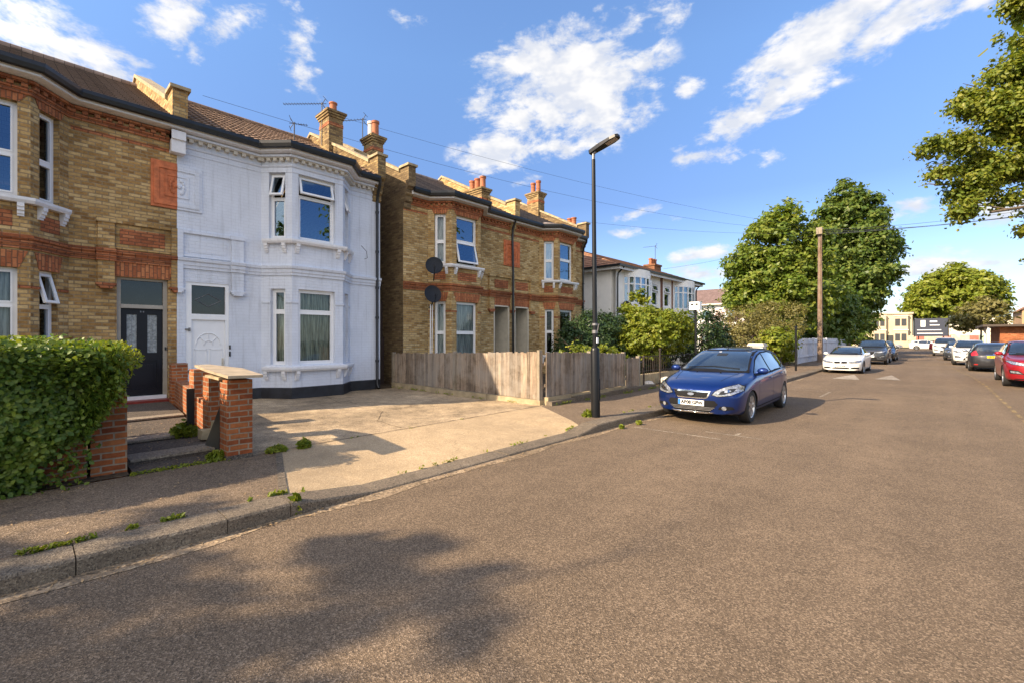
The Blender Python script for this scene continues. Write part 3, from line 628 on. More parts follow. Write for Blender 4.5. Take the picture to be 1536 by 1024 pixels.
def victorian(p, s, label, group=None, kind='brick', stock='stock', rooft='slate', wave=False, doorkind='black', wins={}, end_par=True, party_par=False, chims=(), pipe=None):
    P_ = kind == 'paint'; wallm = 'paint' if P_ else stock; redm = 'paint' if P_ else 'red'; archm = 'paint' if P_ else 'redarch'; trim = 'trim'
    root = thing('painted_house' if P_ else 'brick_house', label, 'house', (FX, p, 0), 0, group)
    T = lambda v, u, z: (v, s*u, z); fl = s < 0
    mb = lambda: MB(T, fl)
    recess = doorkind in ('recess',)
    # ---- front wall
    fr = 0.23; ff = 0.28
    door_h = (0.16, 1.03, 0.0, 2.90)
    gs = {'seg': [(0, 1), (1, 2), (2, 3), (3, 4), (4, 5)]}
    holes = [[door_h], [(.24, .62, .95, 2.86), (.20, .62, 4.13, 5.80)], [(.16, 1.13, .95, 2.86), (.16, 1.13, 4.13, 5.80)], [(.20, .58, .95, 2.86), (.20, .58, 4.13, 5.80)], []]
    wl = mb()
    for (i, j), hs in zip(gs['seg'], holes): wall_panel(wl, PATH[i], PATH[j], -.1, EZ+0.1, hs, 0.26)
    # rear and end walls
    D_ = -8.9; RV, RZ = -4.3, 8.72
    wl.build('wall', wallm, root)
    rw = mb(); rw.box(D_, D_+.25, 0.0, 5.12, 0, EZ); rw.build('rear_wall', wallm, root, fix=True)
    # end gable wall with raised parapet
    def gable(u0, u1, name, m, par=0.36, toe=0.32):
        gb = mb(); poly = [(-.002, -.1), (-.002, 5.75), (.06, 5.82), (.06, 5.95), (.13, 6.02), (.13, 6.15), (.2, 6.22), (.2, 6.36), (toe, 6.45), (toe, 6.9+par*.5), (-.12, 6.9+par*.5), (-.16, EZ+par+.24),
                (RV, RZ+par), (D_, EZ+par), (D_, -.1)]
        gb.prism([(v, z) for v, z in poly], 'y', u0, u1); w_ = gb.build(name, m, root, fix=True)
        cp = mb(); e = .05
        cp.prism([(toe+.05, 6.9+par*.5), (toe+.05, 6.97+par*.5), (-.16, 6.97+par*.5), (-.16, 6.9+par*.5)], 'y', u0-e, u1+e)
        k = .34
        cp.prism([(-.17, EZ+par+.24), (-.17, EZ+par+.34), (RV, RZ+par+.09), (RV, RZ+par)], 'y', u0-e, u1+e)
        cp.prism([(RV, RZ+par), (RV, RZ+par+.09), (D_, EZ+par+.09), (D_, EZ+par)], 'y', u0-e, u1+e)
        cp.build('parapet_coping', 'cap', root, fix=True)
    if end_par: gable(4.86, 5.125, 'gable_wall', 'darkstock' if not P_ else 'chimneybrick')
    if party_par: gable(-.14, .14, 'party_wall', stock)
    # ---- roof
    rf = mb(); u0, u1 = .14, (4.85 if end_par else 5.12)
    SL = (RZ-EZ)/(0.32-RV); roof_slope(rf, u0, u1, .32, EZ+.06, RV, RZ+.06, 18, wave)
    A1, A2 = (-.30, 2.42), (-.30, 3.47); zA = EZ+.075+SL*.62+.03
    E = [(.30, 1.60, EZ+.07), (.93, 2.14, EZ+.07), (.93, 3.75, EZ+.07), (.30, 4.29, EZ+.07)]
    a1 = (A1[0], A1[1], zA); a2 = (A2[0], A2[1], zA)
    rf.face([E[0], E[1], a1]); rf.face([E[1], E[2], a2, a1]); rf.face([E[2], E[3], a2])
    rf.face([(RV, u0, RZ+.06), (RV, u1, RZ+.06), (D_-.2, u1, EZ), (D_-.2, u0, EZ)])
    ro = rf.build('roof', rooft, root)
    rg = mb(); rg.tube([(RV, u0, RZ+.09), (RV, u1, RZ+.09)], .10, 10); rg.build('ridge_tiles', rooft, ro)
    # ---- eaves: fascia, gutter
    OP = [(0, 0), (0, 1.75), (.6, 2.27), (.6, 3.62), (0, 4.14), (0, 5.12-.2)]
    def ep(o): return [(v, u) for v, u in OP]
    fa = mb(); fa.sweep(OP, [(.0, 6.20), (.25, 6.235), (.27, 6.245), (.27, 6.34), (.0, 6.37)]); fa.build('fascia', 'trim', root, fix=True)
    gt = mb(); gt.sweep(OP, [(.275, 6.31), (.32, 6.285), (.37, 6.305), (.39, 6.38), (.39, 6.45), (.275, 6.45)]); gt.build('gutter', 'black', root, fix=True)
    # dentils
    for A, B in zip(OP, OP[1:]):
        F_, L = seg_frame(A, B); n = int((L-.1)/.17); o = .10 if P_ else .07; pl_ = [(.01, 6.14)]
        for k in range(n+1):
            a = .03+(L-.13)*k/max(1, n); pl_ += [(a, 6.13), (a, 6.06), (a+.085, 6.06), (a+.085, 6.13)]
        pl_ += [(L-.01, 6.14), (L-.01, 6.15), (.01, 6.15)]
        dn = MB(lambda a, q, z, F_=F_: T(*F_(a, q, z)), fl); dn.prism(pl_, 'y', -.003, o); dn.build('dentil_course', 'stonetrim' if P_ else 'red', root, fix=True)
    co = mb()
    if P_: co.sweep(OP, [(-.01, 6.15), (.14, 6.15), (.14, 6.20), (-.01, 6.20)]); co.sweep(OP, [(-.01, 5.93), (.02, 5.93), (.035, 5.97), (-.01, 5.97)]); co.sweep(OP, [(-.01, 5.80), (.012, 5.80), (.012, 5.84), (-.01, 5.84)])
    else: co.sweep(OP, [(-.01, 6.15), (.10, 6.15), (.10, 6.20), (-.01, 6.20)]); co.sweep(OP, [(-.01, 5.95), (.03, 5.95), (.03, 6.02), (-.01, 6.02)]); co.sweep(OP, [(-.01, 6.02), (.05, 6.02), (.05, 6.06), (-.01, 6.06)])
    co.build('cornice', wallm if P_ else 'red', root, fix=True)
    if not P_:
        bd = mb(); bd.sweep([(0, 0), (0, 1.72)], [(-.01, 5.74), (.012, 5.74), (.012, 5.81), (-.01, 5.81)]); bd.sweep([(0, 4.17), (0, 5.12)], [(-.01, 5.74), (.012, 5.74), (.012, 5.81), (-.01, 5.81)])
        build_each(bd, 'brick_band', 'red', root)
        ar = mb()
        for (i, j), hs in zip(gs['seg'][:4], holes[:4]):
            F_, L = seg_frame(PATH[i], PATH[j])
            for (a0, a1, z0, z1) in hs:
                sp = .07 if a1-a0 > .6 else .04; hh = .30 if z1 < 5 else .16
                o = .012; lo = max(.01, a0-sp-.06); hi = min(L-.01, a1+sp+.06)
                b = [(max(.01, a0-.02), z1+.001), (min(L-.01, a1+.02), z1+.001), (hi, z1+hh), (lo, z1+hh)]
                pts = [F_(x, -.01, z) for x, z in b]+[F_(x, o, z) for x, z in b]
                ar.hexa([pts[0], pts[1], pts[5], pts[4], pts[3], pts[2], pts[6], pts[7]])
        build_each(ar, 'brick_arch', 'redarch', root)
        # red panels beneath the upper windows
        pn = mb(); F_, L = seg_frame(PATH[2], PATH[3])
        q = [(.22, 3.58), (1.08, 3.58), (1.08, 3.86), (.22, 3.86)]; pts = [F_(x, -.01, z) for x, z in q]+[F_(x, .008, z) for x, z in q]
        pn.hexa([pts[0], pts[1], pts[5], pts[4], pts[3], pts[2], pts[6], pts[7]])
        for sg in ((1, 2), (3, 4)):
            F_, L = seg_frame(PATH[sg[0]], PATH[sg[1]]); q = [(.2, 3.58), (.6, 3.58), (.6, 3.86), (.2, 3.86)]; pts = [F_(x, -.01, z) for x, z in q]+[F_(x, .008, z) for x, z in q]
            pn.hexa([pts[0], pts[1], pts[5], pts[4], pts[3], pts[2], pts[6], pts[7]])
        build_each(pn, 'brick_panel', 'red', root)
    # ---- string course between storeys
    sc = mb(); full = [(0, 0), (0, 1.07)]; rest = [(0, 1.33), (0, 1.75), (.6, 2.27), (.6, 3.62), (0, 4.14), (0, 5.12)]
    prof = [(-.01, 3.20), (.035, 3.20), (.035, 3.25), (.055, 3.28), (.055, 3.34), (.09, 3.37), (.10, 3.43), (-.01, 3.46)]
    sc.sweep(full, prof); sc.sweep(rest, prof); sc.sweep([(.085, 1.045), (.085, 1.355)], prof)
    sc.build('string_course', redm if not P_ else 'paint', root, fix=True)
    # ---- pilaster beside the door, its pendant and the framed panel
    pl = mb(); pl.box(-.01, .085, 1.07, 1.33, 2.74, 4.07); pl.box(-.01, .11, 1.05, 1.35, 3.98, 4.08); pl.box(-.01, .06, 0, .11, 2.74, 4.07)
    pl.box(-.01, .05, .112, 1.068, 4.0, 4.06); pl.box(-.01, .035, .112, 1.068, 3.47, 3.52)
    pl.build('pilaster', wallm, root, fix=True)
    cb = mb()
    for (y0, y1, o) in ((1.04, 1.36, .11), (-.0, .14, .085)):
        cb.prism([(y0, 2.739), (y1, 2.739), (y1, 2.70), (y1-.03, 2.70), (y1-.03, 2.665), (y1-.06, 2.665), (y1-.06, 2.63), (y0+(.06 if y0 > .5 else 0), 2.63), (y0+(.06 if y0 > .5 else 0), 2.665), (y0+(.03 if y0 > .5 else 0), 2.665), (y0+(.03 if y0 > .5 else 0), 2.70), (y0, 2.70)], 'x', -.01, o+.01)
    build_each(cb, 'pendant_corbel', redm, root)
    pp = mb(); pp.box(-.01, .012, .22, .98, 3.58, 3.90); pp.build('recessed_panel', 'paint' if P_ else 'red', root, fix=True)
    # ---- terracotta square at the party wall (this house's half)
    tq = mb(); tq.box(-.01, .03, .001, .47, 4.50, 5.52); tq.box(.02, .05, .001, .42, 4.56, 4.66); tq.box(.02, .05, .001, .42, 5.36, 5.46); tq.box(.02, .05, .33, .42, 4.66, 5.36)
    tq.box(.02, .045, .001, .22, 4.76, 4.80); tq.box(.02, .045, .001, .22, 5.22, 5.26); tq.box(.02, .045, .18, .22, 4.80, 5.22)
    for k in range(7):
        a = -math.pi/2+math.pi*k/6; tq.ellipsoid((.035, .07+.08*math.cos(a)*.7, 5.01+.14*math.sin(a)), (.022, .03, .045), 8)
    tq.ellipsoid((.035, .04, 5.01), (.03, .045, .05), 8)
    tq.build('ornamental_panel', 'paint' if P_ else 'terracotta', root)
    # ---- sills
    for z, nm in ((.79, 'sill'), (4.0, 'sill')):
        sl_ = mb(); BAYP = [(.005, 1.72), (.6, 2.27), (.6, 3.62), (.005, 4.17)]
        BAY2 = [(.07, 1.81), (.6, 2.27), (.6, 3.62), (.07, 4.08)]
        sl_.sweep(BAY2, [(-.05, z), (.11, z), (.135, z+.05), (.135, z+.10), (-.02, z+.13)])
        so2 = sl_.build(nm, 'trim', root, fix=True)
        spots = [(1, .16), (1, .62), (2, .12), (2, 1.2), (3, .16), (3, .62)]
        for sg, a in spots:
            F_, L = seg_frame(PATH[sg], PATH[sg+1])
            br = MB(lambda a, o, q, F_=F_: T(*F_(a, o, q)), fl)
            br.prism([(-.005, z-.001), (.11, z-.001), (.11, z-.07), (.09, z-.075), (.09, z-.13), (.06, z-.135), (.06, z-.19), (.035, z-.195), (.035, z-.23), (-.005, z-.23)], 'x', a-.045, a+.045)
            br.build('sill_bracket', 'trim', so2, fix=True)
    # impost bands by the ground windows
    ib = mb()
    for (i, j), spans in (((1, 2), [(0.02, .238), (.622, .79)]), ((2, 3), [(.0, .158), (1.132, 1.34)]), ((3, 4), [(.0, .198), (.582, .77)])):
        F_, L = seg_frame(PATH[i], PATH[j])
        for a, b in spans:
            q = [F_(a, -.005, 2.50), F_(b, -.005, 2.50), F_(b, .022, 2.50), F_(a, .022, 2.50)]; ib.hexa(q+[(x, y, 2.55) for x, y, _ in q])
    build_each(ib, 'impost_band', redm, root)
    # ---- plinth
    pt = mb()
    if P_: pt.sweep([(0, 1.06)]+[(0, 1.35)]+PATH[1:], [(-.01, .0), (.02, .0), (.02, .36), (-.01, .38)]); pt.build('plinth', 'plinth', root, fix=True)
    # ---- windows
    W = dict(g1=('low', None), f1=('x', None)); W.update(wins)
    F1, _ = seg_frame(PATH[1], PATH[2]); F2, _ = seg_frame(PATH[2], PATH[3]); F3, _ = seg_frame(PATH[3], PATH[4])
    for key, F_, h in (('g_in', F1, holes[1][0]), ('f_in', F1, holes[1][1]), ('g_fr', F2, holes[2][0]), ('f_fr', F2, holes[2][1]), ('g_out', F3, holes[3][0]), ('f_out', F3, holes[3][1])):
        sp, op, cu, pn_ = wins.get(key, (.68, None, 'netcurtain', 'glass'))
        make_window(root, T, fl, F_, h, sp, op, cu, pn_)
    # ---- door
    F0, _ = seg_frame(PATH[0], PATH[1]); a0, a1, z0, z1 = door_h
    if doorkind == 'white':
        so_ = .045; m = MB(lambda a, o, z: T(*F0(a, o, z)), fl); fz = 2.17
        f = .07
        m.box(a0, a0+f+.05, -.12, -.02, .02, z1); m.box(a1-f, a1, -.12, -.02, .02, z1); m.box(a0+f+.05, a1-f, -.12, -.02, z1-f, z1); m.box(a0+f+.05, a1-f, -.12, -.02, fz-.13, fz)
        df = m.build('door_frame', 'upvc', root, fix=True)
        g_ = MB(lambda a, o, z: T(*F0(a, o, z)), fl); g_.box(a0+f+.05, a1-f, -.09, -.075, fz, z1-f); fg = g_.build('fanlight', 'dark_glass', root)
        dm = MB(lambda a, o, z: T(*F0(a, o, z)), fl); c = (a0+f+.05+a1-f)/2; zc = (fz+z1-f)/2
        for (pa_, pb_) in (((-.26, 0), (0, .15)), ((0, .15), (.26, 0)), ((.26, 0), (0, -.15)), ((0, -.15), (-.26, 0))):
            dm.tube([(c+pa_[0], -.07, zc+pa_[1]), (c+pb_[0], -.07, zc+pb_[1])], .012, 6)
        dm.build('etched_diamond', 'etch', fg)
        d = MB(lambda a, o, z: T(*F0(a, o, z)), fl); b0, b1 = a0+f+.05, a1-f; d.box(b0, b1, -.115, -.065, .06, fz-.13)
        def rail(x0, x1, y0, y1): # raised moulding
            t_ = .014
            d.box(x0, x1, -.07, -.053, y0, y0+t_); d.box(x0, x1, -.07, -.053, y1-t_, y1); d.box(x0, x0+t_, -.07, -.053, y0, y1); d.box(x1-t_, x1, -.07, -.053, y0, y1)
        cx_ = (b0+b1)/2
        rail(b0+.06, cx_-.03, .88, 1.36); rail(cx_+.03, b1-.06, .88, 1.36); rail(b0+.10, b1-.10, .50, .56); rail(b0+.08, cx_-.02, .22, .42); rail(cx_+.02, b1-.08, .22, .42)
        for k in range(12):
            t0, t1 = math.pi*k/12, math.pi*(k+1)/12
            for r_ in (.25, .09): d.tube([(cx_+r_*math.cos(t0), -.058, 1.46+r_*math.sin(t0)*1.1), (cx_+r_*math.cos(t1), -.058, 1.46+r_*math.sin(t1)*1.1)], .011, 6)
        for k in range(1, 4):
            t0 = math.pi*k/4; d.tube([(cx_+.1*math.cos(t0), -.058, 1.46+.1*math.sin(t0)), (cx_+.25*math.cos(t0), -.058, 1.46+.27*math.sin(t0))], .009, 6)
        do = d.build('front_door', 'upvc', root)
        hd = MB(lambda a, o, z: T(*F0(a, o, z)), fl); hd.box(b1-.07, b1-.03, -.065, -.04, .96, 1.14); hd.box(b1-.06, b1-.045, -.045, -.025, 1.03, 1.06); hd.build('door_handle', 'cream', do, fix=True)
        lt = MB(lambda a, o, z: T(*F0(a, o, z)), fl); lt.box(cx_-.14, cx_+.14, -.066, -.052, .66, .71); lt.build('letterbox', 'trim', do, fix=True)
        bl = MB(lambda a, o, z: T(*F0(a, o, z)), fl); bl.box(a1+.0, a1+.035, -.003, .02, 1.35, 1.45); bl.box(a1, a1+.035, -.003, .02, 1.18, 1.30); build_each(bl, 'door_bell', 'black', root)
        hg = MB(lambda a, o, z: T(*F0(a, o, z)), fl)
        for z in (.85, 1.8): hg.box(a0-.01, a0+.09, -.02, .012, z, z+.03); hg.box(a0+.06, a0+.09, -.02, .03, z-.03, z+.05)
        build_each(hg, 'door_hinge', 'metal', root)
        st_ = MB(lambda a, o, z: T(*F0(a, o, z)), fl); st_.box(a0-.05, a1+.05, -.1, .32, -.05, .2); st_.build('doorstep', 'step', root, fix=True)
    elif doorkind == 'black':
        Tm = lambda a, o, z: T(*F0(a, o-.09, z)); m = MB(Tm, fl); f = .075; fz = 2.30
        m.box(a0, a0+f, -.12, 0, .3, z1); m.box(a1-f, a1, -.12, 0, .3, z1); m.box(a0+f, a1-f, -.12, 0, z1-f*.7, z1); m.box(a0+f, a1-f, -.12, .01, fz-.05, fz+.03)
        m.build('door_frame', 'frame_taupe', root, fix=True)
        tm = MB(Tm, fl); tm.box(a0+.03, a1-.03, -.1, .1, .30, .37); tm.build('door_threshold', 'trim', root, fix=True)
        g_ = MB(Tm, fl); g_.box(a0+f, a1-f, -.075, -.06, fz+.03, z1-f*.7); g_.build('fanlight', 'dark_glass', root)
        d = MB(Tm, fl); b0, b1 = a0+f, a1-f; cx_ = (b0+b1)/2; fo = -.05
        d.box(b0, b1, -.095, fo, .37, .52); d.box(b0, b1, -.095, fo, 1.12, 1.30); d.box(b0, b1, -.095, fo, 2.12, fz-.05)
        d.box(b0, b0+.1, -.095, fo, .52, 1.12); d.box(b1-.1, b1, -.095, fo, .52, 1.12); d.box(b0, b0+.1, -.095, fo, 1.30, 2.12); d.box(b1-.1, b1, -.095, fo, 1.30, 2.12)
        d.box(cx_-.09, cx_+.09, -.095, fo, 1.30, 2.12); d.box(b0+.1, b1-.1, -.095, fo-.025, .52, 1.12); d.box(b0+.17, b1-.17, fo-.025, fo-.008, .60, 1.04)
        do = d.build('front_door', 'blackdoor', root, fix=True)
        for (q0, q1) in ((b0+.1, cx_-.09), (cx_+.09, b1-.1)):
            g_ = MB(Tm, fl); g_.box(q0, q1, -.085, -.07, 1.30, 2.12); g_.build('leaded_glass', 'leaded', do)
        ld = MB(Tm, fl)
        for (q0, q1) in ((b0+.1, cx_-.09), (cx_+.09, b1-.1)):
            for k in range(1, 7): z = 1.30+.82*k/7; ld.box(q0, q1, -.07, -.066, z-.004, z+.004)
            ld.box((q0+q1)/2-.004, (q0+q1)/2+.004, -.07, -.0655, 1.3, 2.12)
        ld.build('glazing_bars', 'lead', do, fix=True)
        kn = MB(Tm, fl); kn.box(a0+.02, a0+.05, 0, .02, 1.35, 1.42); kn.build('door_bell', 'black', root, fix=True)
        nb = MB(Tm, fl); nb.box(cx_-.035, cx_-.012, fo, fo+.006, 2.165, 2.20); nb.box(cx_+.012, cx_+.035, fo, fo+.006, 2.165, 2.20); nb.build('door_number', 'metal', do, fix=True)
        st_ = MB(lambda a, o, z: T(*F0(a, o, z)), fl); st_.box(a0-.12, a1+.06, -.1, .28, .0, .295); st_.build('doorstep', 'redtile', root, fix=True)
    else:
        # open porch: rendered cheeks, door set well back
        pc = MB(lambda a, o, z: T(*F0(a, o, z)), fl)
        pc.box(a0-.05, a0+.001, -1.1, -.02, 0, z1); pc.box(a1-.001, a1+.05, -1.1, -.02, 0, z1); pc.box(a0, a1, -1.1, -.25, z1, z1+.05); pc.box(a0, a1, -1.2, -.02, -.05, .2)
        build_each(pc, 'porch_lining', 'cream', root)
        pr = MB(lambda a, o, z: T(*F0(a, o, z)), fl); f = .05
        pr.box(a0, a0+f, -.06, .015, 0, z1); pr.box(a1-f, a1, -.06, .015, 0, z1); pr.box(a0, a1, -.06, .015, z1-f, z1); pr.build('porch_frame', 'cream', root, fix=True)
        d = MB(lambda a, o, z: T(*F0(a, o, z)), fl); d.box(a0, a1, -1.1, -1.04, .2, 2.2); d.box(a0+.12, a1-.12, -1.045, -1.03, 1.2, 2.0); d.box(a0+.12, a1-.12, -1.045, -1.03, .4, 1.05); d.build('front_door', 'frame_taupe', root, fix=True)
        g_ = MB(lambda a, o, z: T(*F0(a, o, z)), fl); g_.box(a0, a1, -1.1, -1.06, 2.2, z1); g_.build('fanlight', 'dark_glass', root)
    # ---- stone block under the eaves at the party wall
    if P_ : bk = mb(); bk.box(-.005, .22, -.14, .12, 5.72, 6.18); bk.box(-.005, .26, -.14, .12, 6.0, 6.19); bk.build('eaves_corbel', 'trim', root, fix=True)
    # ---- chimneys
    for (cv, cu, w_, l_, zb, zt, pots) in chims:
        c = mb(); c.box(cv-l_/2, cv+l_/2, cu-w_/2, cu+w_/2, zb, zt-.32)
        for k in range(3): e = .035*(k+1); c.box(cv-l_/2-e, cv+l_/2+e, cu-w_/2-e, cu+w_/2+e, zt-.32+.075*k, zt-.32+.075*(k+1)-.001)
        co_ = c.build('chimney', 'chimneybrick', root, fix=True)
        h_ = mb(); e = .105; z0_ = zt-.32+.225; h_.hexa([(cv-l_/2-e, cu-w_/2-e, z0_), (cv+l_/2+e, cu-w_/2-e, z0_), (cv+l_/2+e, cu+w_/2+e, z0_), (cv-l_/2-e, cu+w_/2+e, z0_), (cv-l_/2+.1, cu-w_/2+.1, zt), (cv+l_/2-.1, cu-w_/2+.1, zt), (cv+l_/2-.1, cu+w_/2-.1, zt), (cv-l_/2+.1, cu+w_/2-.1, zt)])
        h_.build('flaunching', 'cap', co_, fix=True)
        band = mb(); e = .012; band.box(cv-l_/2-e, cv+l_/2+e, cu-w_/2-e, cu+w_/2+e, zt-.62, zt-.50); band.build('brick_band', 'red', co_, fix=True)
        for (dv, hh, pm) in pots:
            p_ = mb(); p_.lathe([(.0, zt-.04), (.12, zt-.04), (.115, zt+hh*.8), (.14, zt+hh*.84), (.14, zt+hh), (.10, zt+hh), (.09, zt+.1)], (cv+dv, cu, 0)); p_.build('chimney_pot', pm, co_)
    # ---- rainwater pipe
    if pipe == 'end':
        q = mb(); u = 4.98; q.tube([(.33, u-.06, 6.36), (.30, u-.04, 6.20), (.10, u, 5.95), (.075, u, 5.7), (.075, u, .25), (.16, u, .12)], .042, 10)
        for z in (.9, 2.2, 3.1, 4.2, 5.4): q.lathe([(.0, z), (.056, z), (.056, z+.07), (.0, z+.07)], (.075, u, 0), n=12)
        q.build('downpipe', 'black', root, smooth=True)
    if pipe == 'party':
        q = mb(); q.tube([(.33, .09, 6.34), (.15, .09, 5.98), (.12, .09, 5.7), (.16, .09, 4.2), (.16, .09, .2)], .045, 10); q.build('downpipe', 'black', root, smooth=True)
    return root
M['dark_glass'] = plain('black_fanlight_glass', (0.012, 0.016, 0.018), 0.06, var=0.3, spec=0.6)
M['etch'] = plain('etched_lines', (0.09, 0.10, 0.11), 0.5)
M['leaded'] = plain('obscured_leaded_glass', (0.26, 0.29, 0.30), 0.2, var=0.5, scale=25, bump=0.4)
M['frame_taupe'] = plain('taupe_timber_frame', (0.36, 0.33, 0.28), 0.5, var=0.1)
victorian(2.38, -1, 'yellow brick house with red brick bands and black front door behind the hedge', stock='stock', rooft='tile_grey', doorkind='black',
    wins={'g_in': (.66, 'top', None, 'glass'), 'f_in': (.45, None, None, 'glass'), 'g_fr': (.66, None, 'palecurtain', 'glass'), 'f_fr': (.45, None, None, 'glass_hi')}, party_par=True, end_par=True)
victorian(2.38, 1, 'lilac white painted house with a white front door, beside the concrete driveway', kind='paint', rooft='tile_brown', wave=True, doorkind='white',
    wins={'g_in': (.70, None, 'netcurtain', 'glass'), 'f_in': (.62, 'top', None, 'glass_hi'), 'g_fr': (.70, None, 'netcurtain', 'glass'), 'f_fr': (.68, 'top', None, 'glass_hi'), 'f_out': (.6, 'top', None, 'glass')},
    chims=[(-2.95, 4.98, .5, .72, 7.6, 9.5, [(-.2, .10, 'pot'), (.15, .26, 'pot')])], pipe='end')
G2 = 'pair of yellow brick houses behind the wooden fence'
victorian(13.45, -1, 'nearer house of the brick pair, two satellite dishes beside its bay', group=G2, stock='stock2', rooft='slate', doorkind='recess',
    wins={'g_in': (.36, None, 'palecurtain', 'glass'), 'f_in': (.42, None, None, 'glass_hi'), 'g_fr': (.45, None, 'palecurtain', 'glass'), 'f_fr': (.48, 'low', None, 'glass_hi'), 'g_out': (.45, None, 'palecurtain', 'glass'), 'f_out': (.45, None, 'palecurtain', 'glass')},
    chims=[(-2.45, 4.75, .42, .62, 7.0, 8.95, [(-.15, .55, 'whitepot'), (.14, .48, 'pot')]), (-1.7, .3, .42, .95, 6.9, 7.95, [(-.33, .38, 'pot'), (0, .40, 'pot'), (.33, .42, 'pot')])], party_par=True, pipe='party')
victorian(13.45, 1, 'farther house of the brick pair, next to the white rendered house', group=G2, stock='stock2', rooft='slate', doorkind='recess',
    wins={'g_in': (.5, None, None, 'glass'), 'f_in': (.5, None, 'palecurtain', 'glass_hi'), 'g_fr': (.5, None, None, 'glass'), 'f_fr': (.55, None, None, 'glass_hi')},
    chims=[(-2.9, 4.98, .5, .75, 7.6, 9.3, [(-.18, .5, 'pot'), (.18, .55, 'pot')]), (-.9, 5.4, .4, .5, 6.0, 7.35, [(-.12, .3, 'pot'), (.14, .3, 'pot')])], pipe='end')

# ================================================================ foliage
def leaves(name, mat, parent, pts, nrm, size, seed, fold=False, jitter=0.6, aspect=1.6, droop=0.0):
    """one mesh of leaf blades; pts (n,3), nrm (n,3) preferred facing"""
    r = np.random.default_rng(seed); n = len(pts)
    nr = nrm + r.normal(0, jitter, (n, 3)); nr /= np.linalg.norm(nr, axis=1)[:, None]+1e-9
    a = r.normal(0, 1, (n, 3)); a[:, 2] -= droop; a -= nr*np.sum(a*nr, 1)[:, None]; a /= np.linalg.norm(a, axis=1)[:, None]+1e-9
    b = np.cross(nr, a); s = (size*r.uniform(0.6, 1.35, n))[:, None]
    L = a*s*0.5*aspect; W = b*s*0.5
    if fold:
        k = 6; up = nr*s*0.16
        V = np.stack([pts-L, pts-L*0.25+W+up, pts+L*0.45+W*0.75+up, pts+L, pts+L*0.45-W*0.75+up, pts-L*0.25-W+up], 1).reshape(-1, 3)
        base = (np.arange(n)*6)[:, None]; F = np.concatenate([base+np.array([[0, 1, 2, 3]]), base+np.array([[0, 3, 4, 5]])], 1).reshape(-1, 4)
    else:
        V = np.stack([pts-L, pts+W*0.9-L*0.1, pts+L, pts-W*0.9-L*0.1], 1).reshape(-1, 3)
        F = (np.arange(n)*4)[:, None]+np.array([[0, 1, 2, 3]])
    me = bpy.data.meshes.new(name); nv, nf = len(V), len(F)
    me.vertices.add(nv); me.vertices.foreach_set('co', V.astype(np.float32).ravel())
    me.loops.add(nf*4); me.loops.foreach_set('vertex_index', F.astype(np.int32).ravel())
    me.polygons.add(nf); me.polygons.foreach_set('loop_start', np.arange(0, nf*4, 4, dtype=np.int32)); me.polygons.foreach_set('loop_total', np.full(nf, 4, dtype=np.int32))
    me.update(calc_edges=True); me.materials.append(M[mat])
    o = bpy.data.objects.new(name, me); col.objects.link(o)
    if parent is not None: o.parent = parent
    return o
def blob_points(blobs, n, seed, clump=0.5, per=26, shell=0.75, lumps=0):
    """points in clumps on and just inside a set of ellipsoids (cx,cy,cz,rx,ry,rz)"""
    r = np.random.default_rng(seed); blobs = list(blobs)
    if lumps:          # small boughs pushing out of the main masses
        base = list(blobs); bw_ = np.array([b[3]*b[4] for b in base]); bw_ /= bw_.sum()
        for _ in range(lumps):
            b = base[r.choice(len(base), p=bw_)]; d = r.normal(0, 1, 3); d[2] = abs(d[2])*.8-.15; d /= np.linalg.norm(d); q = r.uniform(.13, .27)*min(b[3], b[5])+.12; f = r.uniform(.92, 1.12)
            blobs.append((b[0]+d[0]*b[3]*f, b[1]+d[1]*b[4]*f, b[2]+d[2]*b[5]*f, q*1.25, q*1.25, q))
    B = np.array(blobs, float); wt = (B[:, 3]*B[:, 4]+B[:, 4]*B[:, 5]+B[:, 3]*B[:, 5]); wt /= wt.sum()
    nc = max(1, n//per); bi = r.choice(len(B), nc, p=wt); d = r.normal(0, 1, (nc, 3)); d /= np.linalg.norm(d, axis=1)[:, None]
    rad = shell+(1.17-shell)*r.random(nc)**0.8
    cc = B[bi, :3]+d*B[bi, 3:]*rad[:, None]
    cs = clump*r.uniform(0.5, 1.25, nc); idx = np.repeat(np.arange(nc), per)
    off = r.normal(0, 0.45, (len(idx), 3))*cs[idx][:, None]; off[:, 2] *= 0.6
    pts = cc[idx]+off; nrm = d[idx]*0.8+np.array([0, 0, 0.7])+off/(cs[idx][:, None]+1e-6)*0.4
    return pts, nrm
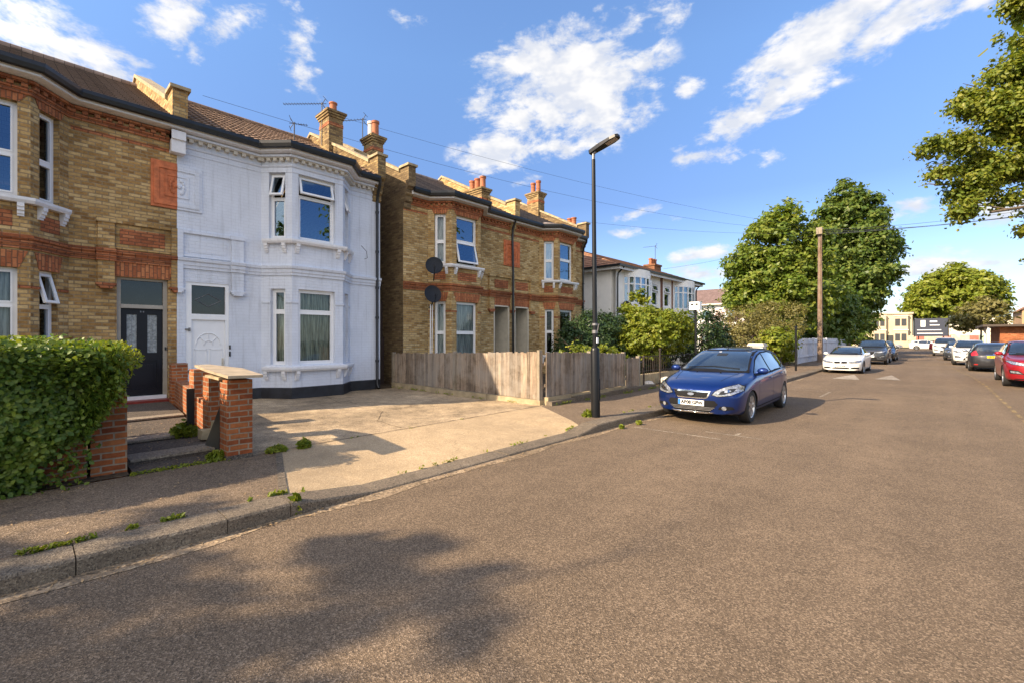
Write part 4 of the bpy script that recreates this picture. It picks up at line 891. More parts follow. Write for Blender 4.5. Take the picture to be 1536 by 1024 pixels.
def trunk(mb, base, top, r0, r1, limbs=6, spread=2.0, seed=1, start=0.35):
    rr = random.Random(seed); b = Vector(base); t = Vector(top); n = 7
    pts = [b.lerp(t, i/(n-1))+Vector((rr.uniform(-.06, .06), rr.uniform(-.06, .06), 0))*min(1, i) for i in range(n)]
    rs = [r0*(1.35 if i == 0 else 1)*(1-i/(n-1))+r1*i/(n-1) for i in range(n)]
    mb.tube(pts, rs, 10)
    for k in range(limbs):
        f = start+(0.95-start)*k/max(1, limbs-1); p = b.lerp(t, f); a = rr.uniform(0, 6.283); L = spread*rr.uniform(.6, 1.1)*(1.1-f*.5)
        d = Vector((math.cos(a), math.sin(a), rr.uniform(.5, 1.0))); r_ = (r0*(1-f)+r1*f)*.5
        q = [p, p+d*L*.35+Vector((0, 0, .08*L)), p+d*L*.7+Vector((0, 0, .22*L)), p+d*L]
        mb.tube(q, [r_, r_*.75, r_*.5, r_*.2], 6)
        for j in range(2):
            a2 = a+rr.uniform(-1, 1); d2 = Vector((math.cos(a2), math.sin(a2), rr.uniform(.2, .9)))*L*.5
            mb.tube([q[1+j], q[1+j]+d2*.5+Vector((0, 0, .06)), q[1+j]+d2], [r_*.4, r_*.28, r_*.1], 5)
def tree(kind, label, cat, loc, blobs, n, lsize, mat, seed, tr=None, group=None, clump=.5, per=26, fold=False, shell=.75, droop=0.0, aspect=1.6, tmat='bark', jitter=.6, lumps=0):
    root = thing(kind, label, cat, loc, 0, group)
    if tr:
        m = MB(); trunk(m, (0, 0, -.1), tr['top'], tr['r0'], tr['r1'], tr.get('limbs', 6), tr.get('spread', 2), seed, tr.get('start', .35)); m.build('trunk', tmat, root, smooth=True)
    p, nn = blob_points(blobs, n, seed, clump, per, shell, lumps)
    leaves('foliage' if not tr else 'crown', mat, root, p, nn, lsize, seed, fold, droop=droop, aspect=aspect, jitter=jitter)
    return root

# the privet hedge over its low wall
hr = thing('privet_hedge', 'large clipped green hedge leaning over the pavement in front of the yellow brick house', 'hedge', (-6.5, -1.2, .12))
r = np.random.default_rng(5)
def hedge_pts(n):
    X0, X1, Y0, Y1, Z1 = -2.1, .30, -3.2, 1.76, 1.41
    out = []; no = []
    k = n
    f = r.random(k)
    y = r.uniform(Y0, Y1, k); z = r.random(k)**0.8*Z1
    # front face, top face, end face by share
    a = f < .47; b = (f >= .47) & (f < .80); c = f >= .80
    pts = np.zeros((k, 3)); nr = np.zeros((k, 3))
    bulge = lambda yy, zz: .10*np.sin(yy*2.3+1)+.07*np.sin(yy*5.1+zz*3)+.06*np.sin(zz*6+yy*3.3)
    top = lambda xx, yy: Z1-.02+.05*np.sin(yy*2.7+xx*3)+.035*np.sin(yy*7+xx*5)-.10*np.clip((yy-1.35)/.5, 0, 1)**2
    pts[a] = np.stack([X1-.16*(z[a]/Z1)**2*0+bulge(y[a], z[a]), y[a], z[a]], 1); nr[a] = (1, 0, .45)
    xb = r.uniform(X0, X1, k)
    pts[b] = np.stack([xb[b], y[b], top(xb[b], y[b])], 1); nr[b] = (.1, 0, 1)
    zc_ = r.random(k)*Z1; ye = Y1+.04*np.sin(xb*4+zc_*5)+.17*np.exp(-((zc_-1.05)/.33)**2)-.30*np.clip((.75-zc_)/.75, 0, 1)
    pts[c] = np.stack([xb[c], ye[c], zc_[c]], 1); nr[c] = (.2, 1, .4)
    # lower front recedes a little on the right where the wall shows
    m_ = a & (pts[:, 2] < .20+.5*np.clip((pts[:, 1]-1.1)/.7, 0, 1)) & (pts[:, 1] > 1.3); keep = ~(m_ & (r.random(k) < .95))
    m2 = c & (pts[:, 2] < .55); keep &= ~(m2 & (r.random(k) < .9))
    depth = r.random(k)**1.6*.30
    nrn = nr/np.linalg.norm(nr, axis=1)[:, None]
    pts = pts-nrn*depth[:, None]+r.normal(0, .03, (k, 3))
    return pts[keep], nr[keep]
p, nn = hedge_pts(150000)
leaves('foliage', 'leaf_hedge', hr, p, nn, .036, 11, True, jitter=.55, aspect=1.35)
# young shoots standing out of the top and the corner
ns = 6000; yy = r.uniform(-3.2, 1.68, ns); xx = r.uniform(-2.1, .15, ns); zz = 1.38-.12*np.clip((yy-1.15)/.5, 0, 1)**2+r.random(ns)**2*.13
p2 = np.stack([xx, yy, zz], 1); leaves('young_shoots', 'leaf_bright', hr, p2, np.tile((.3, 0, .6), (ns, 1)), .028, 12, True, jitter=.9, aspect=1.7)
ns = 3200; t_ = r.random(ns); yy = 1.73+r.random(ns)**2*.24+.16*np.exp(-((t_*1.45-1.05)/.33)**2); p2 = np.stack([r.uniform(-1.2, .2, ns), yy, .75+t_*.7], 1); leaves('young_shoots', 'leaf_bright', hr, p2, np.tile((.3, .6, .4), (ns, 1)), .028, 13, True, jitter=.9, aspect=1.7)
tw = MB(); rr = random.Random(3)
tw.box(-1.9, -.27, -3.1, 1.35, .02, 1.12)
core = tw.build('inner_shade_mass', 'leaf_hedge', hr)
tw = MB()
for k in range(60):
    y = rr.uniform(-3, 1.6); x = rr.uniform(-1.6, -.02); d = Vector((rr.uniform(-.2, .25), rr.uniform(-.25, .25), 1)); L = rr.uniform(.5, 1.1)
    tw.tube([(x, y, 0), (x+d.x*L*.5, y+d.y*L*.5+.03, L*.5), (x+d.x*L, y+d.y*L, L)], [.016, .011, .005], 5)
tw.build('stems', 'bark', hr)

# ================================================================ garden walls and their board
lw = thing('garden_wall', 'low red brick wall half hidden under the right end of the hedge', 'wall', (-6.58, .8, .1))
m = MB(); m.box(-.26, .0, -4.5, -.33, -.15, .42); m.box(-.30, .04, -4.5, -.33, .42, .47); m.build('brickwork', 'gardenbrick', lw, fix=True)
m = MB(); m.box(-.33, .0, -.30, .0, -.15, .90); m.build('pier', 'gardenbrick', lw, fix=True)
gw = thing('garden_wall', 'broken red brick wall with square piers between the front path and the driveway', 'wall', (-6.3, 1.84, .1))
def py(x): return .085*(-x)
for (x0, x1, h_) in ((0, -.33, 1.0), (-1.25, -1.58, .97), (-2.6, -2.93, 1.0), (-5.55, -5.85, .98)):
    yc = py(x0); m = MB(); m.box(x1+.03, x0, yc-.14, yc+.14, -.15, h_-.005); pi = m.build('pier', 'gardenbrick', gw, fix=True)
    m = MB(); m.box(x1+.026, x0+.004, yc-.144, yc+.144, -.15, .075); m.build('engineering_course', 'step', pi, fix=True)
for (x0, x1, h_) in ((-.33, -1.25, .16), (-1.58, -2.6, .55), (-2.93, -5.55, .62)):
    m = MB(); ya, yb = py(x0), py(x1); n = 5
    for k in range(n):
        xa, xb = x0+(x1-x0)*k/n, x0+(x1-x0)*(k+1)/n; y0, y1 = py(xa), py(xb); hh = h_-.075*(k % 2)*(1 if h_ < .6 else 0)
        m.hexa([(xb, y1-.1, -.1), (xa, y0-.1, -.1), (xa, y0+.1, -.1), (xb, y1+.1, -.1), (xb, y1-.1, hh), (xa, y0-.1, hh), (xa, y0+.1, hh), (xb, y1+.1, hh)])
    m.build('brickwork', 'gardenbrick', gw, fix=True)
m = MB(); m.box(-1.62, -1.67, py(1.65)-.07, py(1.65)+.02, .25, .78); m.build('meter_box', 'black', gw, fix=True)
bd = thing('stone_slab', 'flat worn slab laid across the tops of the two front piers of the broken wall', 'slab', (-6.0, 1.82, 1.125))
m = MB()
q = [(-.02, -.19), (-.05, .20), (-1.15, .30), (-2.0, .10), (-1.93, -.10), (-1.0, -.17)]
m.prism(q, 'z', .01, .042); o = m.build('slab_top', 'paleboard', bd, fix=True); o.rotation_euler = (R(-1.5), R(1.6), 0)
m = MB(); m.prism([(-.5, -.16), (-.52, .14), (-1.2, .18), (-1.2, -.14)], 'z', -.035, -.004); m.build('mortar_bed', 'cap', bd, fix=True)
bb = thing('black_board', 'broken black plastic board leaning behind the front brick pier', 'board', (-6.75, 1.74, .12))
m = MB(); m.hexa([(0, 0, 0), (.02, -.02, 0), (-.38, -.1, 0), (-.40, -.08, 0), (.02, .16, .55), (.04, .14, .55), (-.2, .06, .62), (-.22, .08, .62)]); m.build('sheet', 'black', bb, fix=True)
rb = thing('stone_rubble', 'lump of broken masonry against the second pier beside the path', 'rubble', (-7.5, 1.82, .15))
m = MB()
rr = random.Random(8)
for k in range(9):
    c = (rr.uniform(-.12, .12), rr.uniform(-.08, .1), rr.uniform(.03, .25)); e = rr.uniform(.05, .09); q = []
    for z in (-1, 1):
        for (a, b) in ((-1, -1), (1, -1), (1, 1), (-1, 1)): q.append((c[0]+a*e*rr.uniform(.7, 1.1), c[1]+b*e*rr.uniform(.6, 1), c[2]+z*e*rr.uniform(.5, .9)))
    m.hexa(q)
m.build('stones', 'cap', rb, fix=True)

# ================================================================ wooden fence round the brick pair's garden
def fence(name, label, A, B, z0, zt, posts, seed, plinth=True, mat='fencewood', bw=.092, group=None, gap=0.0, side=1, pointed=False, lean=.012):
    L = math.hypot(B[0]-A[0], B[1]-A[1]); ang = math.atan2(B[1]-A[1], B[0]-A[0])
    root = thing(name, label, 'fence', (A[0], A[1], 0), ang, group)
    rr = random.Random(seed); m = MB(); n = int(L/bw)
    for k in range(n):
        a0 = L*k/n+.002+gap; a1 = L*(k+1)/n+.004; f = (a0/L); zz = zt(f)+rr.uniform(-.022, .012); zb = z0(f); o = .006*(k % 2)+rr.uniform(-.004, .004); tl = rr.uniform(-lean, lean)*.6; t_ = .016
        if pointed:
            am = (a0+a1)/2; m.prism([(a0, zb), (a1, zb), (a1+tl, zz-.05), (am+tl, zz+.02), (a0+tl, zz-.05)], 'y', o, o+t_)
        else: m.hexa([(a0, o, zb), (a1, o+.004, zb), (a1, o+t_+.004, zb), (a0, o+t_, zb), (a0+tl, o, zz), (a1+tl, o+.004, zz), (a1+tl, o+t_+.004, zz), (a0+tl, o+t_, zz)])
    m.build('boards', mat, root, fix=True)
    m = MB()
    for zf in (.25, .8): zr = z0(0)+(zt(0)-z0(0))*zf; m.box(0, L, -.055*side if side > 0 else .03, -.012*side if side > 0 else .07, zr, zr+.07)
    m.build('rails', mat, root, fix=True)
    for x in posts:
        m = MB(); zz = zt(x/L); m.box(x-.035, x+.04, -.07, .034, -.05, zz+.04); m.build('post', 'postwood' if mat == 'fencewood' else mat, root, fix=True)
    if plinth:
        m = MB(); n = max(2, int(L/.8))
        for k in range(n):
            a0, a1 = L*k/n, L*(k+1)/n-.006; m.box(a0, a1, -.07+rr.uniform(-.01, .01), .07+rr.uniform(0, .02), -.06, z0((a0+a1)/2/L)-.005-rr.uniform(0, .015))
        m.build('plinth', 'cap', root, fix=True)
    return root
M['postwood'] = wood('bare_post_wood', (0.20, 0.15, 0.10), (0.33, 0.27, 0.19), (0.42, 0.35, 0.26))
FG = 'weathered close-boarded wooden fence'
fence('wooden_fence', 'grey brown board fence running back from the pavement beside the driveway, half in shade', (-12.45, 7.95), (-6.46, 7.95), lambda f: .26-.03*f, lambda f: 1.15+.16*f, [.03, 3.0, 5.93], 4, side=-1)
fence('wooden_fence', 'dark board fence along the back of the pavement behind the lamp post', (-6.40, 11.55), (-6.40, 8.0), lambda f: .30-.0*f, lambda f: 1.19+.12*f, [.04, 1.75], 9)
fence('wooden_fence', 'short lower fence panel at the far end of the board fence', (-6.36, 12.35), (-6.40, 11.62), lambda f: .24, lambda f: 1.06, [.04], 12)
st = MB(); y = 7.98
while y < 13.0:
    y1 = y+rnd.uniform(.6, 1.1); st.box(-6.36, -6.20-rnd.uniform(0, .03), y, y1-.02, 0, .20+rnd.uniform(0, .05)); y = y1
e = tag(st.build('stone_edging', 'kerbstone', fix=True), 'row of rough stone blocks along the foot of the pavement fence', 'edging')
M['rust'] = plain('rusty_dark_iron', (0.035, 0.025, 0.02), 0.7, var=0.4, scale=20)
# metal fence posts, low wall and stones past the fence
for k, (x, y, h_, lab) in enumerate(((-6.42, 12.75, 1.05, 'thin dark fence post just past the end of the board fence'), (-6.35, 13.7, 1.25, 'thin dark fence post next to the nose of the blue car'))):
    m = MB(); m.tube([(x, y, .08), (x, y, h_)], .028, 8); m.lathe([(0, h_), (.045, h_), (.045, h_+.03), (0, h_+.06)], (x, y, 0), n=10); tag(m.build('fence_post', 'rust'), lab, 'post')
gl = thing('garden_wall', 'low pale wall with an iron railing below the bright green shrub', 'wall', (-6.9, 12.7, .1))
m = MB(); m.box(-.2, 0, 0, 6.5, -.1, .35); m.build('brickwork', 'cap', gl, fix=True)
m = MB()
for k in range(44): y = .08+k*.145; m.tube([(-.1, y, .35), (-.1, y, .95)], .008, 5)
m.tube([(-.1, 0, .92), (-.1, 6.4, .92)], .012, 6); m.tube([(-.1, 0, .45), (-.1, 6.4, .45)], .012, 6); m.build('railing', 'rust', gl)
for k, (x, y, s_) in enumerate(((-6.45, 13.15, .20), (-6.5, 14.5, .24))):
    m = MB(); m.ellipsoid((0, 0, s_*.5), (s_, s_*.8, s_*.62), 10); rr = random.Random(k)
    m.v = [(a*(1+rr.uniform(-.12, .12)), b*(1+rr.uniform(-.12, .12)), c) for a, b, c in m.v]
    o = m.build('boulder', 'whitepot'); o.location = (x, y, .1); tag(o, ['pale rounded boulder between the two thin dark posts', 'pale rounded boulder beyond the second thin dark post'][k], 'boulder')
M['browngate'] = plain('dark_brown_board', (0.045, 0.028, 0.022), 0.7, var=0.2)
gp = thing('side_gate', 'dark brown gate and hoarding in the gap beside the painted house', 'gate', (-13.6, 7.5, .1))
m = MB(); m.box(0, .05, 0.02, .78, 0, 1.55); m.build('gate_panel', 'browngate', gp, fix=True)
m = MB(); m.box(-.12, -.07, 0.0, .80, 0, 2.75); m.build('upper_panel', 'browngate', gp, fix=True)
m = MB(); m.box(.05, .08, .08, .11, .95, 1.1); m.build('handle', 'upvc', gp, fix=True)

M['lampblack'] = plain('gloss_black_paint', (0.006, 0.0065, 0.008), 0.35, var=0.2, spec=0.35)
M['lens'] = plain('lamp_lens', (0.35, 0.30, 0.25), 0.2)
M['whitefence'] = plain('chalky_blue_white_fence_paint', (0.50, 0.52, 0.58), 0.7, var=0.2, scale=3)
M['timber'] = plain('brown_timber_strip', (0.20, 0.085, 0.045), 0.7, var=0.2)
M['tile_purple'] = roofmat('purple_brown_tiles', [(0.10, 0.065, 0.06), (0.15, 0.10, 0.09), (0.19, 0.13, 0.12)])
M['creambrick'] = plain('cream_brick', (0.50, 0.42, 0.30), 0.9, var=0.15, scale=1)
M['farglass'] = plain('dark_far_window', (0.06, 0.065, 0.07), 0.15)
M['navy'] = plain('dark_navy_board', (0.025, 0.032, 0.055), 0.5)
M['brownbrick'] = brick('brown_chimney_brick', [(0.16, 0.06, 0.03), (0.28, 0.11, 0.055), (0.34, 0.16, 0.08)], (0.2, 0.15, 0.1))
M['roofedge'] = plain('dark_roof_edge', (0.06, 0.045, 0.035), 0.7)
M['creambrick2'] = plain('tan_brick', (0.42, 0.27, 0.15), 0.9, var=0.15, scale=1)
# ================================================================ street furniture
lp = thing('street_lamp', 'tall black lamp post with a flat tilted head, by the board fence', 'street lamp', (-4.72, 7.42, .1)); lp.rotation_euler = (R(-.3), R(-.75), 0)
m = MB(); m.lathe([(.0, -.1), (.085, -.1), (.085, 1.28), (.075, 1.32), (.058, 1.34), (.0, 1.34)], n=20); m.build('base_column', 'lampblack', lp, smooth=True)
m = MB(); m.tube([(0, 0, 1.3), (0, 0, 3.2), (0, 0, 4.92)], [.047, .042, .036], 16); m.build('shaft', 'lampblack', lp, smooth=True)
m = MB(); m.tube([(0, 0, 4.9), (0, 0, 5.05)], .03, 12); m.tube([(-.0, 0, 5.03), (.06, 0, 5.06)], .028, 10); m.build('bracket', 'metal', lp, smooth=True)
hd = MB(); ang = R(14)
def hp(x, y, z): return (x*math.cos(ang)-z*math.sin(ang), y, 5.05+x*math.sin(ang)+z*math.cos(ang))
hd.T = hp
out_ = [(-.07, -.045), (-.05, -.06), (.2, -.085), (.42, -.10), (.53, -.08), (.57, -.04), (.57, .04), (.53, .08), (.42, .10), (.2, .085), (-.05, .06), (-.07, .045)]
n = len(out_)
hd.face([(x, y, .07 if x < .3 else .05) for x, y in out_]); hd.face([(x, y, .0) for x, y in out_[::-1]])
for i in range(n):
    a, b = out_[i], out_[(i+1) % n]; hd.face([(a[0], a[1], 0), (b[0], b[1], 0), (b[0], b[1], .07 if b[0] < .3 else .05), (a[0], a[1], .07 if a[0] < .3 else .05)])
ho = hd.build('lamp_head', 'lampblack', lp, fix=True)
hl = MB(hp); hl.box(.30, .52, -.06, .06, -.006, -.001); hl.build('lamp_lens', 'lens', ho, fix=True)
hs = MB(hp); hs.lathe([(0, .07), (.035, .07), (.035, .11), (.0, .125)], (.12, 0, 0), n=12); hs.build('light_sensor', 'metal', ho)
m = MB(); m.box(.05, .062, -.03, .03, 1.42, 1.52); m.build('notice', 'upvc', lp, fix=True)
m = MB(); m.tube([(0, 0, 1.6), (0, 0, 1.66)], .056, 12); m.tube([(0, 0, 1.75), (0, 0, 1.79)], .056, 12); m.tube([(.05, 0, 1.62), (.09, 0, 1.78)], .01, 6); m.build('strap', 'metal', lp)
m = MB(); m.box(.062, .089, -.03, .03, .35, .75); m.build('access_door', 'lampblack', lp, fix=True)

up = thing('utility_pole', 'tall brown wooden telegraph pole standing in front of the two big trees', 'pole', (-5.35, 34.6, 0))
m = MB(); m.tube([(0, 0, -.1), (0, 0, 4), (0, 0, 8.5)], [.155, .135, .11], 14); m.build('shaft', 'polewood', up, smooth=True)
m = MB(); m.box(-.16, .16, -.32, -.2, 8.2, 8.62); m.lathe([(0, 8.5), (.18, 8.5), (.16, 8.62), (.0, 8.68)], n=10); m.build('junction_box', 'postwood', up, fix=True)
m = MB(); m.tube([(.1, -.15, .1), (.1, -.15, 8.2)], .022, 6); m.build('cable_guard', 'polewood', up)
sp = thing('sign_pole', 'slim black post topped with a small white box beside the bright green shrub', 'sign', (-6.15, 16.1, .1))
m = MB(); m.tube([(0, 0, -.1), (0, 0, 2.6)], .04, 12); m.build('post', 'lampblack', sp, smooth=True)
m = MB(); m.box(-.17, .17, -.12, .12, 2.5, 2.78); sb = m.build('sign_box', 'upvc', sp, fix=True)
m = MB(); m.box(-.12, -.04, -.126, -.121, 2.66, 2.72); m.box(.04, .12, -.126, -.121, 2.66, 2.72); m.build('vents', 'lampblack', sb, fix=True)
bp = thing('street_post', 'thin plain black post on the kerb side between the blue car and the white saloon', 'post', (-4.75, 24.6, .1))
m = MB(); m.tube([(0, 0, -.1), (0, 0, 2.0)], .045, 10); m.lathe([(0, 2.0), (.06, 2.0), (.06, 2.05), (0, 2.1)], n=10); m.build('post', 'lampblack', bp, smooth=True)
gp2 = thing('gate_pier', 'white painted gate pier with a flat cap behind the roof of the blue car', 'pier', (-6.95, 25.2, .1))
m = MB(); m.box(0, .65, 0, .65, -.1, 1.12); m.build('shaft', 'render', gp2, fix=True)
m = MB(); m.box(-.06, .71, -.06, .71, 1.12, 1.20); m.box(-.03, .68, -.03, .68, 1.20, 1.26); m.box(.0, .65, 0, .65, 1.26, 1.29); m.build('cap', 'stonetrim', gp2, fix=True)
m = MB()
for k in range(4): m.box(.651, .672, .08+k*.15, .15+k*.15, .1, 1.05)
m.build('grooves', 'stonetrim', gp2, fix=True)
bw_ = thing('garden_wall', 'low brown wall with a red coping past the white gate pier', 'wall', (-6.4, 25.9, .1))
m = MB(); m.box(-.2, 0, 0, 5.2, -.1, .72); m.build('brickwork', 'darkstock', bw_, fix=True); m = MB(); m.box(-.24, .04, 0, 5.2, .72, .80); m.build('coping', 'red', bw_, fix=True)
gw2 = thing('garden_wall', 'low pale wall and dark railing in front of the bushes before the white gate pier', 'wall', (-6.6, 19.6, .1))
m = MB(); m.box(-.2, 0, 0, 5.4, -.1, .55); m.build('brickwork', 'cap', gw2, fix=True)
m = MB()
for k in range(36): y = .08+k*.148; m.tube([(-.1, y, .55), (-.1, y, 1.15)], .009, 5)
m.tube([(-.1, 0, 1.1), (-.1, 5.3, 1.1)], .014, 6); m.build('railing', 'rust', gw2)
fence('picket_fence', 'tall chalky white pointed board fence by the telegraph pole', (-6.0, 31.2), (-6.0, 52), lambda f: .1, lambda f: 1.62, [.1, 5, 10], 21, plinth=False, mat='whitefence', bw=.26, side=1, pointed=True, lean=.03)

# overhead lines
def cable(name, label, a, b, sag, r=.004, group=None):
    m = MB(); pts = []
    for i in range(15):
        t = i/14; p = Vector(a).lerp(Vector(b), t); p.z -= sag*4*t*(1-t); pts.append(p)
    m.tube(pts, r, 5); tag(m.build(name, 'wire'), label, 'cable', group)
cable('overhead_cable', 'thin cable from the brown tiled roof of the painted house', (-14.8, 3.4, 8.3), (-5.35, 34.5, 8.5), .9, .005)
cable('overhead_cable', 'thin cable from the chimney of the painted house to the pole', (-16.0, 7.4, 9.7), (-5.3, 34.5, 8.6), .5, .005)
cable('overhead_cable', 'cable from the eaves of the nearer brick pair house to the telegraph pole', (-12.3, 13.3, 6.6), (-5.4, 34.5, 8.35), .35, .005)
cable('overhead_cable', 'cable from the white rendered house to the telegraph pole', (-12.3, 27, 5.9), (-5.45, 34.5, 8.3), .25, .006)
WG = 'cables strung across the street right of the trees'
for k, (x, z0, z1, sg) in enumerate(((14, 9.6, 8.5, .8), (16, 8.6, 8.4, .9), (13, 7.6, 8.3, .7), (18, 6.8, 8.2, .6))):
    cable('overhead_cable', 'thin dark cable crossing the sky from the telegraph pole to the right', (-5.25, 34.6, z1), (x, 36-4*k, z0), sg, .010, WG)

# television aerials
def aerial(label, loc, L, rz, h_, n=12):
    t = thing('tv_aerial', label, 'aerial', loc, rz)
    m = MB(); m.tube([(0, 0, 0), (0, 0, h_)], .018, 8); m.build('mast', 'wire', t)
    m = MB(); m.tube([(-.15, 0, h_-.05), (L, 0, h_-.05)], .011, 6)
    for k in range(n): x = .05+(L-.08)*k/(n-1); m.tube([(x, -.09, h_-.05), (x, .09, h_-.05)], .006, 5)
    m.tube([(-.12, 0, h_+.12), (-.02, 0, h_-.05), (-.12, 0, h_-.22)], .012, 5); m.tube([(-.12, -.18, h_+.12), (-.12, .18, h_+.12)], .008, 5); m.tube([(-.12, -.18, h_-.22), (-.12, .18, h_-.22)], .008, 5)
    m.build('antenna', 'wire', t)
aerial('long thin television aerial on a mast beside the ridge chimney of the painted house', (-15.6, 7.1, 8.3), 1.35, R(222), 1.5, 14)
aerial('small television aerial near the front slope of the brown tiled roof', (-15.3, 6.05, 7.9), .4, R(60), .75, 5)
aerial('television aerial on the left chimney of the brick pair', (-15.9, 8.8, 8.9), 1.2, R(215), 1.05, 10)
aerial('small aerial above the orange chimney pots of the white rendered house', (-15.2, 32.0, 7.0), .9, R(190), 1.5, 8)
# satellite dishes
def dish(label, loc, rz, stem):
    t = thing('satellite_dish', label, 'satellite dish', loc, rz)
    m = MB(); prof = [(0, .06), (.1, .055), (.2, .035), (.28, .0)]
    m.lathe(prof, axis='x', n=24); m.lathe([(r_, h_-.012) for r_, h_ in prof], axis='x', n=24); m.v = [(-a, b, c*1.08) for a, b, c in m.v]
    o = m.build('reflector', 'dish', t); o.rotation_euler = (0, R(-20), 0)
    m = MB(); m.tube([(0, 0, -.26), (.16, 0, -.28), (.34, 0, -.08)], .012, 6); m.box(.30, .38, -.03, .03, -.12, -.04); m.tube([(-.06, 0, 0), (-.06, 0, -.3), (stem, 0, -.42)], .018, 8); m.build('arm', 'dish', t)
dish('upper dark satellite dish on the bay corner of the nearer brick pair house', (-11.78, 9.02, 3.95), R(-35), -.5)
dish('lower dark satellite dish just under the red brick band of the nearer brick pair house', (-11.82, 9.0, 3.03), R(-20), -.45)
m = MB(); m.tube([(-11.95, 9.0, 2.7), (-12.0, 9.02, .4)], .016, 6); m.tube([(-11.98, 9.1, 2.7), (-12.05, 9.12, .4)], .016, 6); tag(m.build('cable_run', 'upvc'), 'pale cables hanging down the wall below the lower satellite dish', 'cable')
dish('grey satellite dish beside the curved bay of the white rendered house', (-12.2, 22.3, 3.35), R(-40), -.3)
lb = thing('loft_vent_cable', 'thin looped cable beside the upper sill of the painted house', 'cable', (-12.0, 6.6, 3.9))
m = MB(); m.tube([(.0, 0, .35), (.04, .14, .2), (.02, .18, .02), (.0, .1, -.02)], .008, 6); m.build('cable', 'wire', lb)

# ================================================================ white rendered pair and houses farther off
def semi(loc, s, label, group):
    root = thing('rendered_house', label, 'house', loc, 0, group)
    T = lambda v, u, z: (v, s*u, z); fl = s < 0; mb = lambda: MB(T, fl)
    W = 5.55; EH = 5.45; D_ = -8.0
    fw = mb(); wall_panel(fw, (0, 0), (0, W), -.1, EH, [(.35, 1.25, 0, 2.3), (.45, 1.25, 3.6, 4.9)], .25)
    fw.box(D_, D_+.25, 0, W, -.1, EH); fw.box(D_+.25, -.26, W-.25, W, -.1, EH); fw.box(D_+.25, -.26, 0, .05, -.1, EH); fw.build('wall', 'render', root)
    # curved bays
    n = 8; arc = [(.62*math.sin(math.pi*k/n), 3.3-1.35*math.cos(math.pi*k/n)) for k in range(n+1)]
    for (z0, z1, nm) in ((-.1, .8, 'bay_wall'), (2.5, 3.5, 'bay_wall'), (5.06, EH-.02, 'bay_wall')):
        b = mb(); b.sweep(arc, [(-.1, z0), (0, z0), (0, z1), (-.1, z1)]); b.build(nm, 'render', root, fix=True)
    for (z0, z1) in ((.8, 2.5), (3.5, 5.06)):
        b = mb(); b.sweep(arc, [(-.06, z0), (.02, z0), (.02, z0+.09), (-.06, z0+.09)]); b.sweep(arc, [(-.06, z1-.09), (.01, z1-.09), (.01, z1), (-.06, z1)]); zt = z1-.5; b.sweep(arc, [(-.05, zt), (.012, zt), (.012, zt+.07), (-.05, zt+.07)])
        for k in range(0, n+1, 1):
            x, y = arc[k]; b.box(x-.05, x+.03, y-.045, y+.045, z0+.09, z1-.09)
        wo = b.build('window', 'upvc', root, fix=True)
        g_ = mb()
        for k in range(n): (x0, y0), (x1, y1) = arc[k], arc[k+1]; g_.face([(x0-.02, y0, z0+.05), (x1-.02, y1, z0+.05), (x1-.02, y1, z1-.05), (x0-.02, y0, z1-.05)])
        g_.build('pane', 'glass_hi', wo)
        c = mb()
        for k in (0, 1, 6, 7): (x0, y0), (x1, y1) = arc[k], arc[k+1]; c.face([(x0-.16, y0, z0), (x1-.16, y1, z0), (x1-.16, y1, z1), (x0-.16, y0, z1)])
        c.build('curtain', 'palecurtain', wo)
    F_, _ = seg_frame((0, 0), (0, W)); make_window(root, T, fl, F_, (.45, 1.25, 3.6, 4.9), .66, 'top', None, 'glass_hi', setb=.06)
    d = mb(); d.box(-.15, -.1, .35, 1.25, 0, 2.3); d.build('front_door', 'frame_taupe', root)
    pr = mb(); pr.box(-.01, .05, -.02, .12, -.1, EH-.1); pr.box(-.01, .05, 1.50, 1.62, 2.5, EH-.1); pr.build('timber_strip', 'timber', root, fix=True)
    # gently hipped roof
    rf = mb(); e = .42; RV, RZ = -4.0, 7.15
    rows = 12
    for k in range(rows):
        t0, t1 = k/rows, (k+1)/rows
        def L(t): return (e+(RV-e)*t, (W+.35)-(2.2)*t, EH+.05+(RZ-EH)*t)
        a, b = L(t0), L(t1); rf.face([(a[0], 0, a[2]+.02), (a[0], a[1], a[2]+.02), (b[0], b[1], b[2]), (b[0], 0, b[2])]); rf.face([(a[0], 0, a[2]), (a[0], a[1], a[2]), (a[0], a[1], a[2]+.02), (a[0], 0, a[2]+.02)])
        rf.face([(a[0], a[1], a[2]+.02), (2*RV-a[0], a[1], a[2]+.02), (2*RV-b[0], b[1], b[2]), (b[0], b[1], b[2])])
        rf.face([(2*RV-a[0], a[1], a[2]), (2*RV-a[0], 0, a[2]), (2*RV-b[0], 0, b[2]), (2*RV-b[0], b[1], b[2])])
    rf.box(2*RV-e, e, 0, W+.35, EH-.02, EH+.04); rr_ = rf.build('roof', 'tile_red', root)
    gt = mb(); gt.sweep([(.42, 0), (.42, W+.35), (2*RV-.42, W+.35)][:2], [(0, EH-.04), (.1, EH-.04), (.11, EH+.07), (0, EH+.07)]); gt.box(2*RV-e, e+.1, W+.35, W+.45, EH-.04, EH+.07); gt.build('gutter', 'black', root, fix=True)
    fc = mb(); fc.box(.38, .415, .0, W+.30, EH-.18, EH-.025); fc.box(2*RV, .38, W+.30, W+.33, EH-.18, EH-.025); fc.build('fascia', 'trim', root, fix=True)
    dp = mb(); dp.tube([(.45, W-.1, EH-.05), (.12, W-.08, EH-.35), (.08, W-.08, EH-.6), (.08, W-.08, .1)], .045, 8); dp.build('downpipe', 'black', root)
    return root
G3 = 'pair of white rendered houses behind the shrubs'
